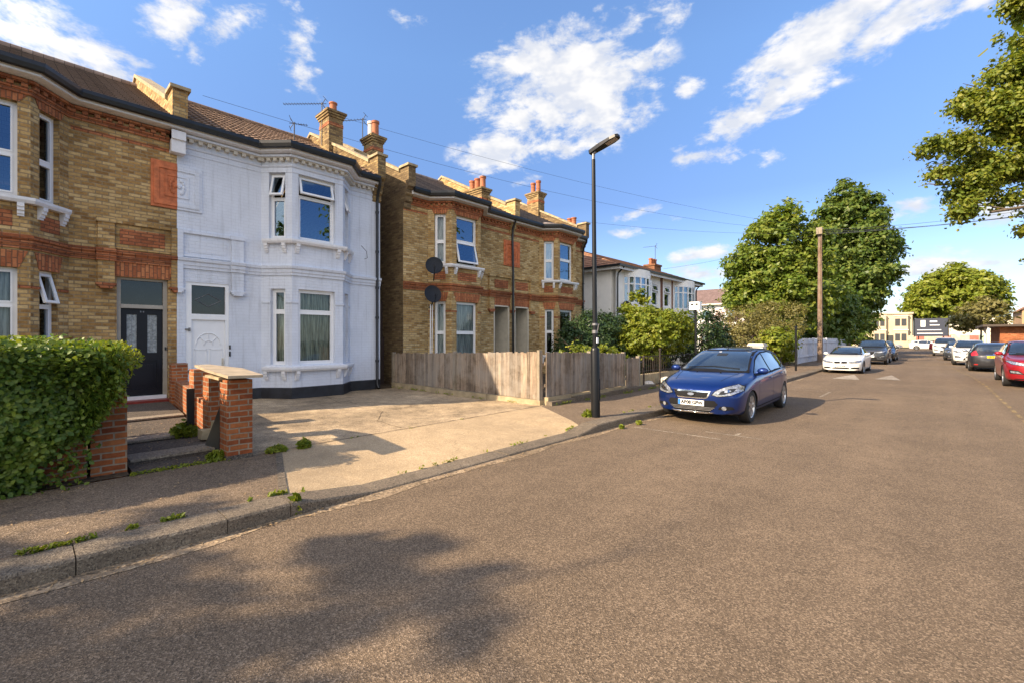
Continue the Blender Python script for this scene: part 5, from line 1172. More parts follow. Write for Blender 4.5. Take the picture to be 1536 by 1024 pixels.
h3 = semi((FX, 27.15, 0), -1, 'nearer white rendered house, blank side wall facing the brick pair, orange tiled roof', G3)
h4 = semi((FX, 27.15, 0), 1, 'farther white rendered house, with brown timber strips beside its upper windows', G3)


c = MB(); c.box(-3.3, -2.5, 4.3, 5.4, 5.9, 6.95); c.box(-3.36, -2.44, 4.24, 5.46, 6.95, 7.07); ch = c.build('chimney', 'brownbrick', h4, fix=True)
for yy_ in (4.5, 4.85, 5.2): c = MB(); c.lathe([(0, 7.05), (.14, 7.05), (.12, 7.4), (.15, 7.45), (.15, 7.52), (.0, 7.52)], (-2.9, yy_, 0), n=14); c.build('chimney_pot', 'pot', ch)

gh = thing('gabled_house', 'white walled house with a long brown roof left of the big trees', 'house', (-22.5, 60, 0))
m = MB(); m.box(-7, 5.6, 0, 8, -.1, 6.1); m.build('wall', 'render', gh, fix=True)
m = MB(); m.face([(-7.5, -.5, 6.0), (6.1, -.5, 6.0), (6.1, 4, 8.3), (-7.5, 4, 8.3)]); m.face([(-7.5, 4, 8.3), (6.1, 4, 8.3), (6.1, 8.5, 6.0), (-7.5, 8.5, 6.0)]); m.face([(5.6, 0, 6.1), (5.6, 8, 6.1), (5.6, 4, 8.2)]); ro = m.build('roof', 'tile_purple', gh)
m = MB(); m.box(-7.5, 6.1, -.56, -.5, 5.85, 6.02); m.build('gutter', 'stonetrim', gh, fix=True)
m = MB(); m.box(3.6, 4.5, 3.2, 4.2, 7.6, 8.9); m.build('chimney', 'render', gh, fix=True)
for (x, z) in ((-2.4, 4.6), (1.0, 4.6), (4.0, 4.6), (1.0, 1.4)):
    m = MB(); m.box(x-.6, x+.6, -.04, .02, z-.5, z+.6); wn = m.build('window', 'upvc', gh, fix=True); m = MB(); m.box(x-.52, x+.52, -.05, -.041, z-.42, z+.52); m.build('pane', 'glass_hi', wn, fix=True)

# far end of the street
tr_ = thing('terraced_house', 'cream two storey house with bays at the far end of the street', 'house', (-8.2, 118, 0))
m = MB(); m.box(-1.6, 5.0, 0, 8, -.1, 6.4); m.box(-5.8, -1.6, 1.0, 8, -.1, 4.4); m.build('wall', 'creambrick', tr_, fix=True)
m = MB(); m.box(-1.8, 5.2, -.25, 8, 6.4, 6.75); m.build('parapet', 'creambrick', tr_, fix=True)
m = MB(); m.prism([(-6.0, 4.4), (-1.6, 4.4), (-1.6, 5.7)], 'y', .8, 8); m.build('roof', 'tile_purple', tr_, fix=True)
for (x0, x1) in ((-.9, 1.1), (2.3, 4.4)):
    m = MB(); m.box(x0, x1, -.8, 0, -.1, 6.2); by = m.build('bay', 'creambrick', tr_, fix=True)
    m = MB(); m.box(x0-.1, x1+.1, -.9, 0, 3.2, 3.4); m.box(x0-.1, x1+.1, -.9, 0, 6.0, 6.15); m.build('band', 'stonetrim', by, fix=True)
    for z in (1.2, 4.1):
        for q in (0, 1):
            xa = x0+.18+q*(x1-x0-.2)/2; m = MB(); m.box(xa, xa+(x1-x0)/2-.3, -.83, -.8, z, z+1.4); m.build('window', 'farglass', tr_, fix=True)
for x in (-5.0, -3.2): m = MB(); m.box(x, x+1.0, .96, 1.0, 2.2, 3.2); m.build('window', 'farglass', tr_, fix=True)
m = MB(); m.box(1.2, 2.2, -.04, 0, 0, 2.3); m.build('door', 'farglass', tr_, fix=True)
bb = thing('billboard', 'dark blue advertising board on posts at the end of the street', 'billboard', (-2.5, 104, 0))
m = MB(); m.box(0, 4.1, 0, .2, 2.0, 5.0); bo = m.build('board', 'navy', bb, fix=True)
m = MB(); m.box(-.12, 0, -.05, .25, 1.9, 5.1); m.box(4.1, 4.22, -.05, .25, 1.9, 5.1); m.build('frame', 'lampblack', bb, fix=True)
m = MB(); m.box(.75, 1.35, -.03, -.001, 3.6, 4.7); m.box(1.9, 2.8, -.03, -.001, 4.35, 4.6); m.box(1.9, 3.1, -.03, -.001, 3.8, 3.95); m.box(.3, 3.3, -.03, -.001, 3.0, 3.12); m.box(.3, 3.5, -.03, -.001, 2.4, 2.55); m.build('printed_marks', 'trim', bo, fix=True)
m = MB(); m.box(.4, .55, .05, .2, 0, 2.0); m.box(3.5, 3.65, .05, .2, 0, 2.0); m.build('post', 'lampblack', bb, fix=True)
mw = thing('hoarding', 'long pale site wall with faded coloured panels below the round tree', 'wall', (0.2, 116, 0))
m = MB(); m.box(.6, 9.5, 0, .3, 2.3, 5.2); m.build('upper_panel', 'cream', mw, fix=True)
cs = [(0.45, 0.36, 0.27), (0.40, 0.12, 0.09), (0.30, 0.38, 0.26), (0.50, 0.42, 0.32), (0.44, 0.20, 0.16), (0.46, 0.40, 0.33)]
for k in range(12):
    nm = 'hoarding_colour_%d' % (k % 6)
    if nm not in M: M[nm] = plain(nm, cs[k % 6], 0.8, var=.3, scale=2)
    m = MB(); m.box(-4+k*1.2, -4+k*1.2+1.16, -.1-(k % 2)*.01, .0, 0, 2.2); m.build('coloured_panel', nm, mw, fix=True)
rbld = thing('brick_building', 'low brick building with a dark flat roof edge behind the parked cars on the right', 'building', (4.6, 64, 0))
m = MB(); m.box(0, 9, 0, 10, -.1, 2.75); m.build('wall', 'red', rbld, fix=True)
m = MB(); m.box(-1.2, 9.4, -1.0, 10, 2.75, 2.95); m.build('flat_roof', 'roofedge', rbld, fix=True)
m = MB(); m.box(1.6, 2.9, -.03, 0, .9, 2.3); m.box(4.2, 5.4, -.03, 0, .2, 2.3); m.build('window', 'palecurtain', rbld, fix=True)
m = MB(); m.box(-.9, -.75, -.8, -.65, 0, 2.75); m.build('post', 'trim', rbld, fix=True); m = MB(); m.box(-.9, -.75, 3, 3.15, 0, 2.75); m.build('post', 'trim', rbld, fix=True)
rc = thing('gabled_house', 'tan brick house with a chimney at the right edge of the picture', 'house', (7.9, 84, 0))
m = MB(); m.box(0, 9, 0, 9, -.1, 5.2); m.prism([(0, 5.2), (9, 5.2), (4.5, 8.4)], 'y', 0, .3); m.build('wall', 'creambrick2', rc, fix=True)
m = MB(); m.face([(-.3, -.3, 5.0), (4.5, -.3, 8.5), (4.5, 9, 8.5), (-.3, 9, 5.0)]); m.face([(4.5, -.3, 8.5), (9.3, -.3, 5.0), (9.3, 9, 5.0), (4.5, 9, 8.5)]); m.build('roof', 'tile_red', rc)
m = MB(); m.box(.5, 1.5, .2, 1.4, 4.8, 8.0); m.box(.4, 1.6, .1, 1.5, 8.0, 8.3); m.build('chimney', 'creambrick2', rc, fix=True)
m = MB(); m.box(2.8, 4.0, -.03, 0, 3.2, 4.4); m.box(5.6, 6.8, -.03, 0, 3.2, 4.4); m.build('window', 'farglass', rc, fix=True)
# houses standing out of view across the road: they close the place and bounce light

M['deadleaf'] = plain('dry_leaf', (0.30, 0.20, 0.10), 0.8, var=0.4, scale=30)
# ================================================================ shrubs and trees
tree('shrub', 'bright yellow green rounded shrub on bare stems behind the blue car', 'shrub', (-7.7, 16.1, .1), [(0, 0, 1.6, 1.1, 1.25, .9), (.2, -.9, 1.5, .7, .6, .7), (-.1, 1.0, 1.6, .8, .8, .8), (0, .3, 2.0, .7, .8, .45)], 20000, .078, 'leaf_bright', 31,
     tr=dict(top=(0, 0, 1.9), r0=.05, r1=.02, limbs=9, spread=1.1, start=.15), clump=.2, lumps=26)
tree('shrub', 'dark green conifer shrub left of the bright green shrub, over the board fence', 'shrub', (-9.3, 14.4, .1), [(0, 0, 1.3, 1.0, 1.3, 1.1), (.2, 1.1, 1.2, .8, .9, 1.1), (0, -.9, 1.0, .8, .8, .9)], 26000, .06, 'leaf_conifer', 32, clump=.25, tr=dict(top=(0, 0, 1.6), r0=.06, r1=.02, limbs=4, spread=.8))
tree('shrub', 'dark green upright shrub right of the white sign box', 'shrub', (-8.0, 21.6, .1), [(0, 0, 1.5, 1.0, 1.3, 1.4), (.4, .9, .8, .9, .9, .9)], 14000, .07, 'leaf_conifer', 33, clump=.3, tr=dict(top=(0, 0, 2.2), r0=.07, r1=.02, limbs=4, spread=.8))
tree('shrub', 'tall spiky lime green shoots against the white rendered house', 'shrub', (-9.6, 18.4, .1), [(0, 0, 2.1, .55, .6, 1.4), (.3, .7, 1.7, .7, .7, 1.2), (0, -.9, 1.6, .6, .6, 1.2)], 5000, .12, 'leaf_bright', 34, clump=.25, tr=dict(top=(0, 0, 2.6), r0=.05, r1=.02, limbs=4, spread=.6))
tree('flowering_shrub', 'dusty pink leaved shrub in front of the far white house', 'shrub', (-10.0, 30.6, .1), [(0, 0, 2.0, 1.3, 1.3, 1.2), (.7, .3, 1.2, 1.0, 1.0, 1.0)], 4200, .11, 'leaf_pink', 35, clump=.35, per=16, tr=dict(top=(0, 0, 2.3), r0=.07, r1=.02, limbs=8, spread=1.3))
tree('shrub', 'wide olive green thicket behind the white gate pier', 'shrub', (-8.4, 30.0, .1), [(0, 0, 1.9, 1.4, 2.0, 1.5), (1.0, 2.6, 2.2, 1.5, 1.9, 1.5), (.8, -1.6, 1.2, 1.0, 1.2, 1.0), (1.3, 1.0, 1.3, 1.0, 1.6, 1.2)], 20000, .08, 'leaf_olive', 36, clump=.35, per=18, tr=dict(top=(0, 0, 2.4), r0=.07, r1=.02, limbs=8, spread=1.5), lumps=20)
tree('shrub', 'bright broad leaved bush spilling over the low brown wall', 'shrub', (-6.6, 28.8, .1), [(0, 0, 1.25, .75, 1.0, .7), (.2, 1.3, 1.15, .6, .8, .85), (.3, -.9, 1.35, .5, .6, .4)], 4500, .13, 'leaf_bright', 37, clump=.3, fold=True, tr=dict(top=(0, 0, 1.2), r0=.05, r1=.02, limbs=5, spread=.7))
tree('shrub', 'low yellow green plants just topping the board fence behind the lamp post', 'shrub', (-6.85, 9.9, .1), [(0, 0, .98, .22, .9, .32), (0, 1.3, 1.0, .22, .8, .34), (0, 2.0, .9, .2, .5, .3)], 2600, .07, 'leaf_bright', 38, clump=.15, tr=dict(top=(0, 0, 1.0), r0=.02, r1=.01, limbs=8, spread=1.0, start=.1))
tree('shrub', 'dark bush among stems at the foot of the bright green shrub', 'shrub', (-8.7, 17.6, .1), [(0, 0, .7, .8, 1.4, .7), (.3, -2, .6, .6, 1.2, .6)], 3500, .10, 'leaf_conifer', 39, clump=.25, tr=dict(top=(0, 0, .9), r0=.05, r1=.02, limbs=4, spread=.7))
tree('broadleaf_tree', 'big leafy tree left of the telegraph pole', 'tree', (-8.9, 40.5, 0),
     [(0, 0, 8.6, 2.3, 2.3, 2.9), (-1.0, -.4, 6.6, 2.3, 2.4, 2.2), (.8, .7, 6.4, 2.0, 2.2, 2.2), (.8, .9, 4.6, 2.6, 2.8, 2.2), (-1.5, -.6, 4.4, 1.9, 2.0, 1.8), (.2, 0, 10.8, 1.2, 1.2, 1.5), (-1.9, -1.0, 7.9, 1.0, 1.1, .9), (-.5, -.3, 10.1, .9, .9, .9), (-2.6, -1.4, 5.6, .9, .9, .8)], 60000, .19, 'leaf_tree', 41,
     tr=dict(top=(0, 0, 9.5), r0=.32, r1=.06, limbs=9, spread=3.0, start=.22), clump=.5, per=22, shell=.62, lumps=75)
tree('broadleaf_tree', 'taller leafy tree right of the telegraph pole', 'tree', (-6.9, 59.0, 0),
     [(0, 0, 13.6, 2.6, 2.6, 3.3), (-.2, -.4, 10.8, 2.9, 2.9, 3.2), (1.0, 1.0, 10.6, 3.0, 3.0, 3.0), (-.4, 0, 7.0, 3.4, 3.5, 3.6), (-1.2, -.5, 4.2, 3.0, 3.0, 2.4), (1.0, .6, 8.2, 3.0, 3.0, 2.8), (.0, 0, 16.2, 1.5, 1.5, 1.7), (2.0, 1.8, 14.2, 1.4, 1.4, 1.2), (2.9, 2.4, 11.6, 1.3, 1.3, 1.2), (1.0, .9, 15.9, 1.2, 1.2, 1.2), (2.2, 1.6, 6.0, 1.3, 1.3, 1.2)], 75000, .25, 'leaf_dark', 42,
     tr=dict(top=(0, 0, 14), r0=.42, r1=.08, limbs=10, spread=4.0, start=.2), clump=.65, per=22, shell=.62, lumps=90)
tree('broadleaf_tree', 'dark low tree filling the gap behind the telegraph pole and white fence', 'tree', (-8.2, 49.5, 0), [(0, 0, 4.2, 3.0, 3.2, 2.8), (.2, -1.5, 2.6, 2.3, 2.4, 1.8), (.6, 2.5, 3.6, 2.4, 2.8, 2.6)], 26000, .21, 'leaf_dark', 43,
     tr=dict(top=(0, 0, 5), r0=.22, r1=.06, limbs=6, spread=2.4), clump=.55, lumps=25)
tree('broadleaf_tree', 'round crowned sunlit tree at the far end of the street', 'tree', (2.6, 125, 0), [(0, 0, 9.6, 5.2, 5.2, 4.8), (-3.6, 0, 8.3, 3.2, 3.2, 3.6), (3.4, 0, 9.4, 3.4, 3.4, 3.6), (-.4, 0, 13.6, 3.0, 3.0, 2.4), (5.4, 0, 7.6, 2.2, 2.4, 2.2), (-3.2, -.6, 11.6, 2.2, 2.2, 1.9), (2.8, 0, 12.6, 2.2, 2.2, 1.9), (-5.4, 0, 7.8, 1.6, 1.6, 2.0), (5.2, 0, 10.4, 1.5, 1.5, 1.4)], 42000, .44, 'leaf_bright', 44,
     tr=dict(top=(0, 0, 11), r0=.5, r1=.1, limbs=9, spread=5.0, start=.3), clump=1.1, shell=.62, lumps=90)
tree('young_tree', 'thin feathery tree in front of the low brick building', 'tree', (4.2, 80, 0), [(0, 0, 4.4, 2.4, 2.4, 1.5), (.3, 0, 5.6, 1.4, 1.4, 1.0), (-1.4, 0, 3.6, 1.4, 1.4, .9)], 3600, .26, 'leaf_olive', 45,
     tr=dict(top=(0, 0, 5.0), r0=.13, r1=.04, limbs=12, spread=2.6, start=.3), clump=.5, per=12)
tree('broadleaf_tree', 'bushy green tree between the far cream house and the billboard', 'tree', (-10.5, 96, 0), [(0, 0, 4.5, 3.2, 3.2, 3.6), (-3, 0, 5, 3.4, 3.4, 4.2)], 7000, .45, 'leaf_dark', 46, tr=dict(top=(0, 0, 5), r0=.25, r1=.06), clump=.9)
# overhanging tree on the right pavement
ot = thing('broadleaf_tree', 'near tree hanging into the top right corner from outside the picture', 'tree', (5.6, 18.8, 0))
m = MB(); trunk(m, (0, 0, -.1), (0, 0, 11), .34, .1, 6, 3.0, 77, .35)
for (q, r_) in (([(0, 0, 4.2), (-1.6, -.5, 5.3), (-3.3, -1.2, 5.6), (-5.6, -2.2, 5.7)], .13), ([(0, 0, 5.5), (-1.8, -.6, 7.0), (-3.6, -1.0, 7.8), (-5.0, -1.4, 8.3)], .12), ([(0, 0, 7), (-1.5, -.3, 9), (-3.0, -.6, 10.2), (-4.2, -.8, 11.4)], .1), ([(-2.2, -.8, 5.4), (-3.4, -1.8, 4.9), (-4.6, -2.6, 4.7)], .06), ([(-3.3, -1.2, 5.6), (-4.2, -1.0, 6.4), (-5.2, -1.6, 6.9)], .05)):
    m.tube(q, [r_*(1-.26*i) for i in range(len(q))], 8)
    rr = random.Random(int(r_*1000))
    for k in range(16):
        f = rr.uniform(.35, 1)*(len(q)-1); i = min(int(f), len(q)-2); p0 = Vector(q[i]).lerp(Vector(q[i+1]), f-i); d = Vector((rr.uniform(-1, .3), rr.uniform(-.8, .8), rr.uniform(-.35, .5))); L = rr.uniform(.5, 1.2)
        m.tube([p0, p0+d*L*.5+Vector((0, 0, .05)), p0+d*L], [.022, .014, .005], 5)
m.build('trunk', 'bark', ot, smooth=True)
OV = [(-0.16, 15.54, 6.37, 0.19, 0.18), (0.15, 15.83, 5.78, 0.27, 0.25), (0.52, 16.17, 6.53, 0.35, 0.33), (0.95, 16.57, 7.46, 0.44, 0.41), (1.38, 16.97, 6.95, 0.52, 0.49), (1.38, 16.97, 8.3, 0.47, 0.44), (1.75, 17.32, 7.63, 0.63, 0.59), (0.77, 16.4, 5.27, 0.33, 0.31), (1.14, 16.74, 5.94, 0.47, 0.44), (1.38, 16.97, 5.1, 0.31, 0.29), (0.52, 16.17, 4.77, 0.19, 0.18), (1.81, 17.37, 5.94, 0.52, 0.49), (1.88, 17.43, 9.14, 0.42, 0.39), (1.38, 16.97, 10.07, 0.23, 0.21), (1.75, 17.32, 9.99, 0.31, 0.29), (1.69, 17.26, 4.34, 0.15, 0.14), (1.88, 17.43, 3.59, 0.1, 0.1), (1.26, 16.86, 9.14, 0.13, 0.12), (2.12, 17.66, 4.77, 0.31, 0.29), (2.49, 18.0, 6.79, 0.63, 0.59), (2.49, 18.0, 8.81, 0.52, 0.49)]
p, nn = blob_points([(x-5.6, y-18.8, z, a, a, b) for x, y, z, a, b in OV], 52000, 51, .28, 24, .1, 50)
leaves('crown', 'leaf_oak', ot, p, nn, .066, 51, True, jitter=.75, aspect=1.35, droop=.5)
p, nn = blob_points([(.6, .6, 8.5, 4.2, 4.4, 3.6), (1.5, 0, 11.5, 3.5, 3.5, 2.5)], 6000, 52, .8, 20, .6)
leaves('crown', 'leaf_oak', ot, p, nn, .26, 52, False)
# street tree behind the camera whose shade falls on the road and pavement
tree('street_tree', 'street tree standing behind the viewpoint whose shade dapples the road', 'tree', (-7.75, -11.9, 0), [(0,0,7,2.1,2.1,1.9),(1.3,.8,6.4,1.3,1.3,1.0),(-1.0,.4,6.0,1.2,1.2,.9),(.4,-1.2,7.6,1.4,1.4,1.2),(-2.2,-.6,6.6,1.1,1.1,.8),(-3.4,.6,5.6,.8,.9,.5),(2.0,1.4,6.6,.9,.9,.7),(-4.2,-.2,6.6,.9,1.0,.7),(-1.6,1.6,5.2,.8,.9,.4)], 14000, .17, 'leaf_tree', 61,
     tr=dict(top=(0, 0, 8.5), r0=.22, r1=.06, limbs=9, spread=2.6, start=.35), clump=.30, per=26, shell=.15)
# weeds
def weed(name, label, loc, n, rad, h, size, mat='leaf_bright', seed=1, stuff=False, pts=None):
    r = np.random.default_rng(seed)
    if pts is None:
        a = r.uniform(0, 6.283, n); q = rad*np.sqrt(r.random(n)); z = h*r.random(n)*(1.1-q/rad*.7); P_ = np.stack([q*np.cos(a)*.7, q*np.sin(a), z+.01], 1)
    else: P_ = pts
    o = leaves(name, mat, None, P_, np.tile((.2, -.1, .6), (len(P_), 1)), size, seed, True, jitter=.8, aspect=2.2); o.location = loc; tag(o, label, 'weed' if not stuff else None, kind='stuff' if stuff else None); return o
weed('weed', 'small green weed growing in the path edge at the foot of the second brick pier', (-7.95, 1.60, .2), 420, .15, .22, .045, seed=71)
weed('weed', 'low weed with pale flowers on the right of the front brick pier', (-6.33, 2.28, .12), 260, .13, .10, .026, seed=72)
weed('weed', 'second weed tuft just beyond the pale flowered weed', (-6.30, 2.62, .12), 240, .09, .14, .026, seed=73)
weed('weed', 'weed tuft at the foot of the lamp post', (-4.86, 7.40, .1), 240, .15, .16, .035, seed=74)
weed('weed', 'weed growing from the gutter against the kerb below the edging stone', (-4.3, 1.72, .0), 90, .05, .16, .05, seed=75)
weed('weed', 'weed in the gutter close to the front of the blue car', (-4.05, 7.85, .0), 110, .06, .09, .03, seed=76)
weed('weed', 'weed in the gutter below the lamp post', (-4.1, 7.3, .0), 80, .05, .07, .03, seed=78)
weed('grass_tuft', 'grassy tuft at the far foot of the front brick pier', (-6.45, 1.62, .12), 160, .10, .12, .04, seed=77)
r = np.random.default_rng(80); n = 1700
yy = np.concatenate([r.uniform(.55, 1.9, n//3), r.uniform(-.3, .5, n//6), r.uniform(2.6, 6.5, n//6), r.uniform(8, 12, n//6)]); k = len(yy)
kk = np.array([kerb_x(v) for v in yy]); cl = (np.sin(yy*9)+np.sin(yy*23+1)+np.sin(yy*4)) > .4
P1 = np.stack([kk-.325+r.normal(0, .012, k), yy, np.array([kz(v) for v in yy])+r.random(k)*.03], 1)[cl]
yy2 = r.uniform(.8, 1.75, 260); P2 = np.stack([-6.38+r.normal(0, .03, 260), yy2, .12+r.random(260)*.03], 1)
xx2 = r.uniform(-12.3, -6.6, 500); P3 = np.stack([xx2, 7.84+r.normal(0, .035, 500), .10+r.random(500)*.05], 1); P3 = P3[(np.sin(P3[:, 0]*5)+np.sin(P3[:, 0]*11)) > .2]
yy4 = r.uniform(8, 13.5, 700); P4 = np.stack([-6.17+r.normal(0, .03, 700), yy4, .12+r.random(700)*.06], 1); P4 = P4[(np.sin(P4[:, 1]*4)+np.sin(P4[:, 1]*9)) > .1]
yy5 = r.uniform(3.0, 6.2, 120); P5 = np.stack([-6.40+r.normal(0, .04, 120), yy5, .12+r.random(120)*.02], 1); P5 = P5[(np.sin(P5[:, 1]*6)) > .9]
weed('ground_weeds', None, (0, 0, 0), 0, 0, 0, .019, seed=81, stuff=True, pts=np.concatenate([P1, P2, P3, P4, P5]))
# fallen leaves and grit
r = np.random.default_rng(90); n = 420
yl = r.uniform(-.3, 8, n)
q = np.stack([np.array([kerb_x(v) for v in yl])+np.abs(r.normal(0, .09, n))+.01, yl, np.full(n, .012)], 1)
n2 = 130; q2 = np.stack([r.uniform(-6.3, -4.6, n2), r.uniform(-.3, 1.7, n2), np.full(n2, .130)], 1); q3 = np.stack([r.uniform(-9.5, -6.5, 240), r.uniform(.9, 1.8, 240), np.full(240, .20)], 1); q3[:, 2] = np.where(q3[:, 0] > -6.86, .134, np.where(q3[:, 0] > -7.9, .196, .236))
n4 = 200; q4 = np.stack([r.uniform(-12, -6.5, n4), r.uniform(7.3, 7.9, n4), np.full(n4, .115)], 1)
o = leaves('fallen_leaves', 'deadleaf', None, np.concatenate([q, q2, q3, q4]), np.tile((0, 0, 1.), (n+n2+240+n4, 1)), .015, 91, False, jitter=.25); o['kind'] = 'stuff'

# ================================================================ cars
def carpaint(name, c, metal=0.35, flake=True):
    m, t, b = new_mat(name); b.inputs['Base Color'].default_value = (*c, 1); b.inputs['Metallic'].default_value = metal
    b.inputs['Roughness'].default_value = 0.32; b.inputs['Coat Weight'].default_value = 0.7; b.inputs['Coat Roughness'].default_value = 0.02
    p = objvec(t); n = t.noise(p, 30, 3)
    t.link(t.ramp(n, [(0.3, tuple(x*.92 for x in c)), (0.7, tuple(min(1, x*1.06) for x in c))]), b.inputs['Base Color']); return m
M['p_blue'] = carpaint('metallic_blue_paint', (0.003, 0.024, 0.145), .62)
M['p_white'] = carpaint('white_paint', (0.72, 0.72, 0.70), 0)
M['p_red'] = carpaint('metallic_red_paint', (0.30, 0.008, 0.015), .4)
M['p_black'] = carpaint('black_paintwork', (0.016, 0.016, 0.020), .1)
M['p_darkgrey'] = carpaint('dark_grey_paint', (0.05, 0.055, 0.065), .4)
M['p_silver'] = carpaint('silver_paint', (0.42, 0.43, 0.44), .6)
M['carglass'] = plain('tinted_car_glass', (0.018, 0.026, 0.032), 0.03, var=0.4, scale=2, spec=1.0, coat=1.0)
M['tyre'] = plain('tyre_rubber', (0.018, 0.018, 0.018), 0.8, var=0.2)
M['rim'] = plain('alloy_rim', (0.50, 0.51, 0.53), 0.28, .8, var=0.05)
M['archblack'] = plain('black_plastic', (0.008, 0.008, 0.009), 0.7, spec=0.2)
M['chrome'] = plain('chrome', (0.75, 0.76, 0.78), 0.12, 1.0, var=0.02)
M['lampglass'] = plain('headlamp_glass', (0.34, 0.36, 0.40), 0.10, .6, var=0.75, scale=22, coat=1.0)
M['redlamp'] = plain('red_tail_lamp', (0.38, 0.012, 0.012), 0.15, var=0.25, scale=20, coat=1.0)
M['platewhite'] = plain('white_number_plate', (0.75, 0.76, 0.76), 0.35, var=.03)
M['plateyellow'] = plain('yellow_number_plate', (0.72, 0.55, 0.03), 0.35, var=.03)
M['platetext'] = plain('plate_letters', (0.01, 0.01, 0.012), 0.4)
M['eublue'] = plain('plate_band', (0.02, 0.16, 0.50), 0.35)
M['badgeblue'] = plain('badge_face', (0.30, 0.34, 0.42), 0.25, .5)
M['trimred'] = plain('disc_label', (0.5, 0.03, 0.03), .5)
def interp(pts, x):
    """smooth (monotone-ish) interpolation through (x,y) points"""
    n = len(pts)
    if x <= pts[0][0]: return pts[0][1]
    if x >= pts[-1][0]: return pts[-1][1]
    i = max(k for k in range(n-1) if pts[k][0] <= x)
    x0, y0 = pts[i]; x1, y1 = pts[i+1]; h = x1-x0; t = (x-x0)/h
    def sl(k):
        if k <= 0: return (pts[1][1]-pts[0][1])/(pts[1][0]-pts[0][0])
        if k >= n-1: return (pts[-1][1]-pts[-2][1])/(pts[-1][0]-pts[-2][0])
        a = (pts[k][1]-pts[k-1][1])/(pts[k][0]-pts[k-1][0]); b = (pts[k+1][1]-pts[k][1])/(pts[k+1][0]-pts[k][0])
        if a*b <= 0: return 0
        return 2*a*b/(a+b)
    m0, m1 = sl(i), sl(i+1)
    return (2*t**3-3*t*t+1)*y0+(t**3-2*t*t+t)*h*m0+(-2*t**3+3*t*t)*y1+(t**3-t*t)*h*m1
CARS = {}
CARS['hatch'] = dict(L=4.34, w=.91, wheel=.315, ax=(.86, 3.50), gc=.19,
    top=[(0, .72), (.10, .80), (.35, .885), (.75, .965), (1.06, 1.01), (1.2, 1.06), (1.55, 1.25), (1.9, 1.40), (2.25, 1.475), (2.8, 1.505), (3.3, 1.495), (3.75, 1.45), (4.02, 1.37), (4.16, 1.17), (4.27, 1.02), (4.34, .93)],
    belt=[(0, .63), (.3, .76), (.8, .86), (1.2, .925), (2.2, .965), (3.4, 1.015), (4.0, 1.0), (4.34, .80)],
    wb=[(0, .80), (.25, .865), (.6, .90), (1.1, .915), (2.2, .92), (3.3, .915), (3.9, .87), (4.34, .80)],
    wt=[(0, .60), (.4, .66), (.9, .69), (1.15, .70), (1.5, .665), (1.95, .61), (2.8, .60), (3.5, .575), (4.0, .56), (4.2, .62), (4.34, .66)],
    side=[[(1.30, .965), (1.42, .962), (2.36, .985), (2.30, 1.37), (2.10, 1.335), (1.80, 1.235)], [(2.44, .99), (3.22, 1.02), (3.32, 1.10), (3.18, 1.36), (2.9, 1.40), (2.38, 1.385)], [(3.40, 1.05), (3.66, 1.12), (3.84, 1.20), (3.60, 1.31), (3.32, 1.36), (3.42, 1.15)]],
    ws=[(-.70, 1.035), (.70, 1.035), (.66, 1.14), (.565, 1.41), (.50, 1.425), (-.50, 1.425), (-.565, 1.41), (-.66, 1.14)],
    rear=[(-.50, 1.05), (.50, 1.05), (.52, 1.12), (.48, 1.33), (-.48, 1.33), (-.52, 1.12)])
CARS['saloon'] = dict(L=4.64, w=.91, wheel=.33, ax=(.80, 3.62), gc=.17,
    top=[(0, .66), (.08, .735), (.4, .82), (.9, .90), (1.35, .945), (1.5, .985), (1.9, 1.19), (2.3, 1.33), (2.7, 1.385), (3.0, 1.385), (3.4, 1.31), (3.8, 1.16), (4.1, 1.05), (4.4, 1.03), (4.60, .99), (4.64, .93)],
    belt=[(0, .60), (.3, .73), (.8, .82), (1.4, .89), (2.4, .92), (3.5, .95), (4.2, .94), (4.64, .84)],
    wb=[(0, .78), (.25, .86), (.6, .895), (1.1, .91), (2.2, .91), (3.5, .915), (4.2, .88), (4.64, .80)],
    wt=[(0, .62), (.4, .70), (1.3, .74), (1.6, .68), (2.1, .59), (3.0, .57), (3.6, .60), (4.1, .68), (4.64, .70)],
    side=[[(1.62, .925), (2.72, .955), (2.68, 1.28), (2.35, 1.245), (2.0, 1.12)], [(2.80, .955), (3.62, .98), (3.78, 1.03), (3.35, 1.22), (2.95, 1.285), (2.76, 1.285)]],
    ws=[(-.70, .985), (.70, .985), (.54, 1.30), (.5, 1.325), (-.5, 1.325), (-.54, 1.30)],
    rear=[(-.60, 1.07), (.60, 1.07), (.50, 1.31), (-.50, 1.31)])
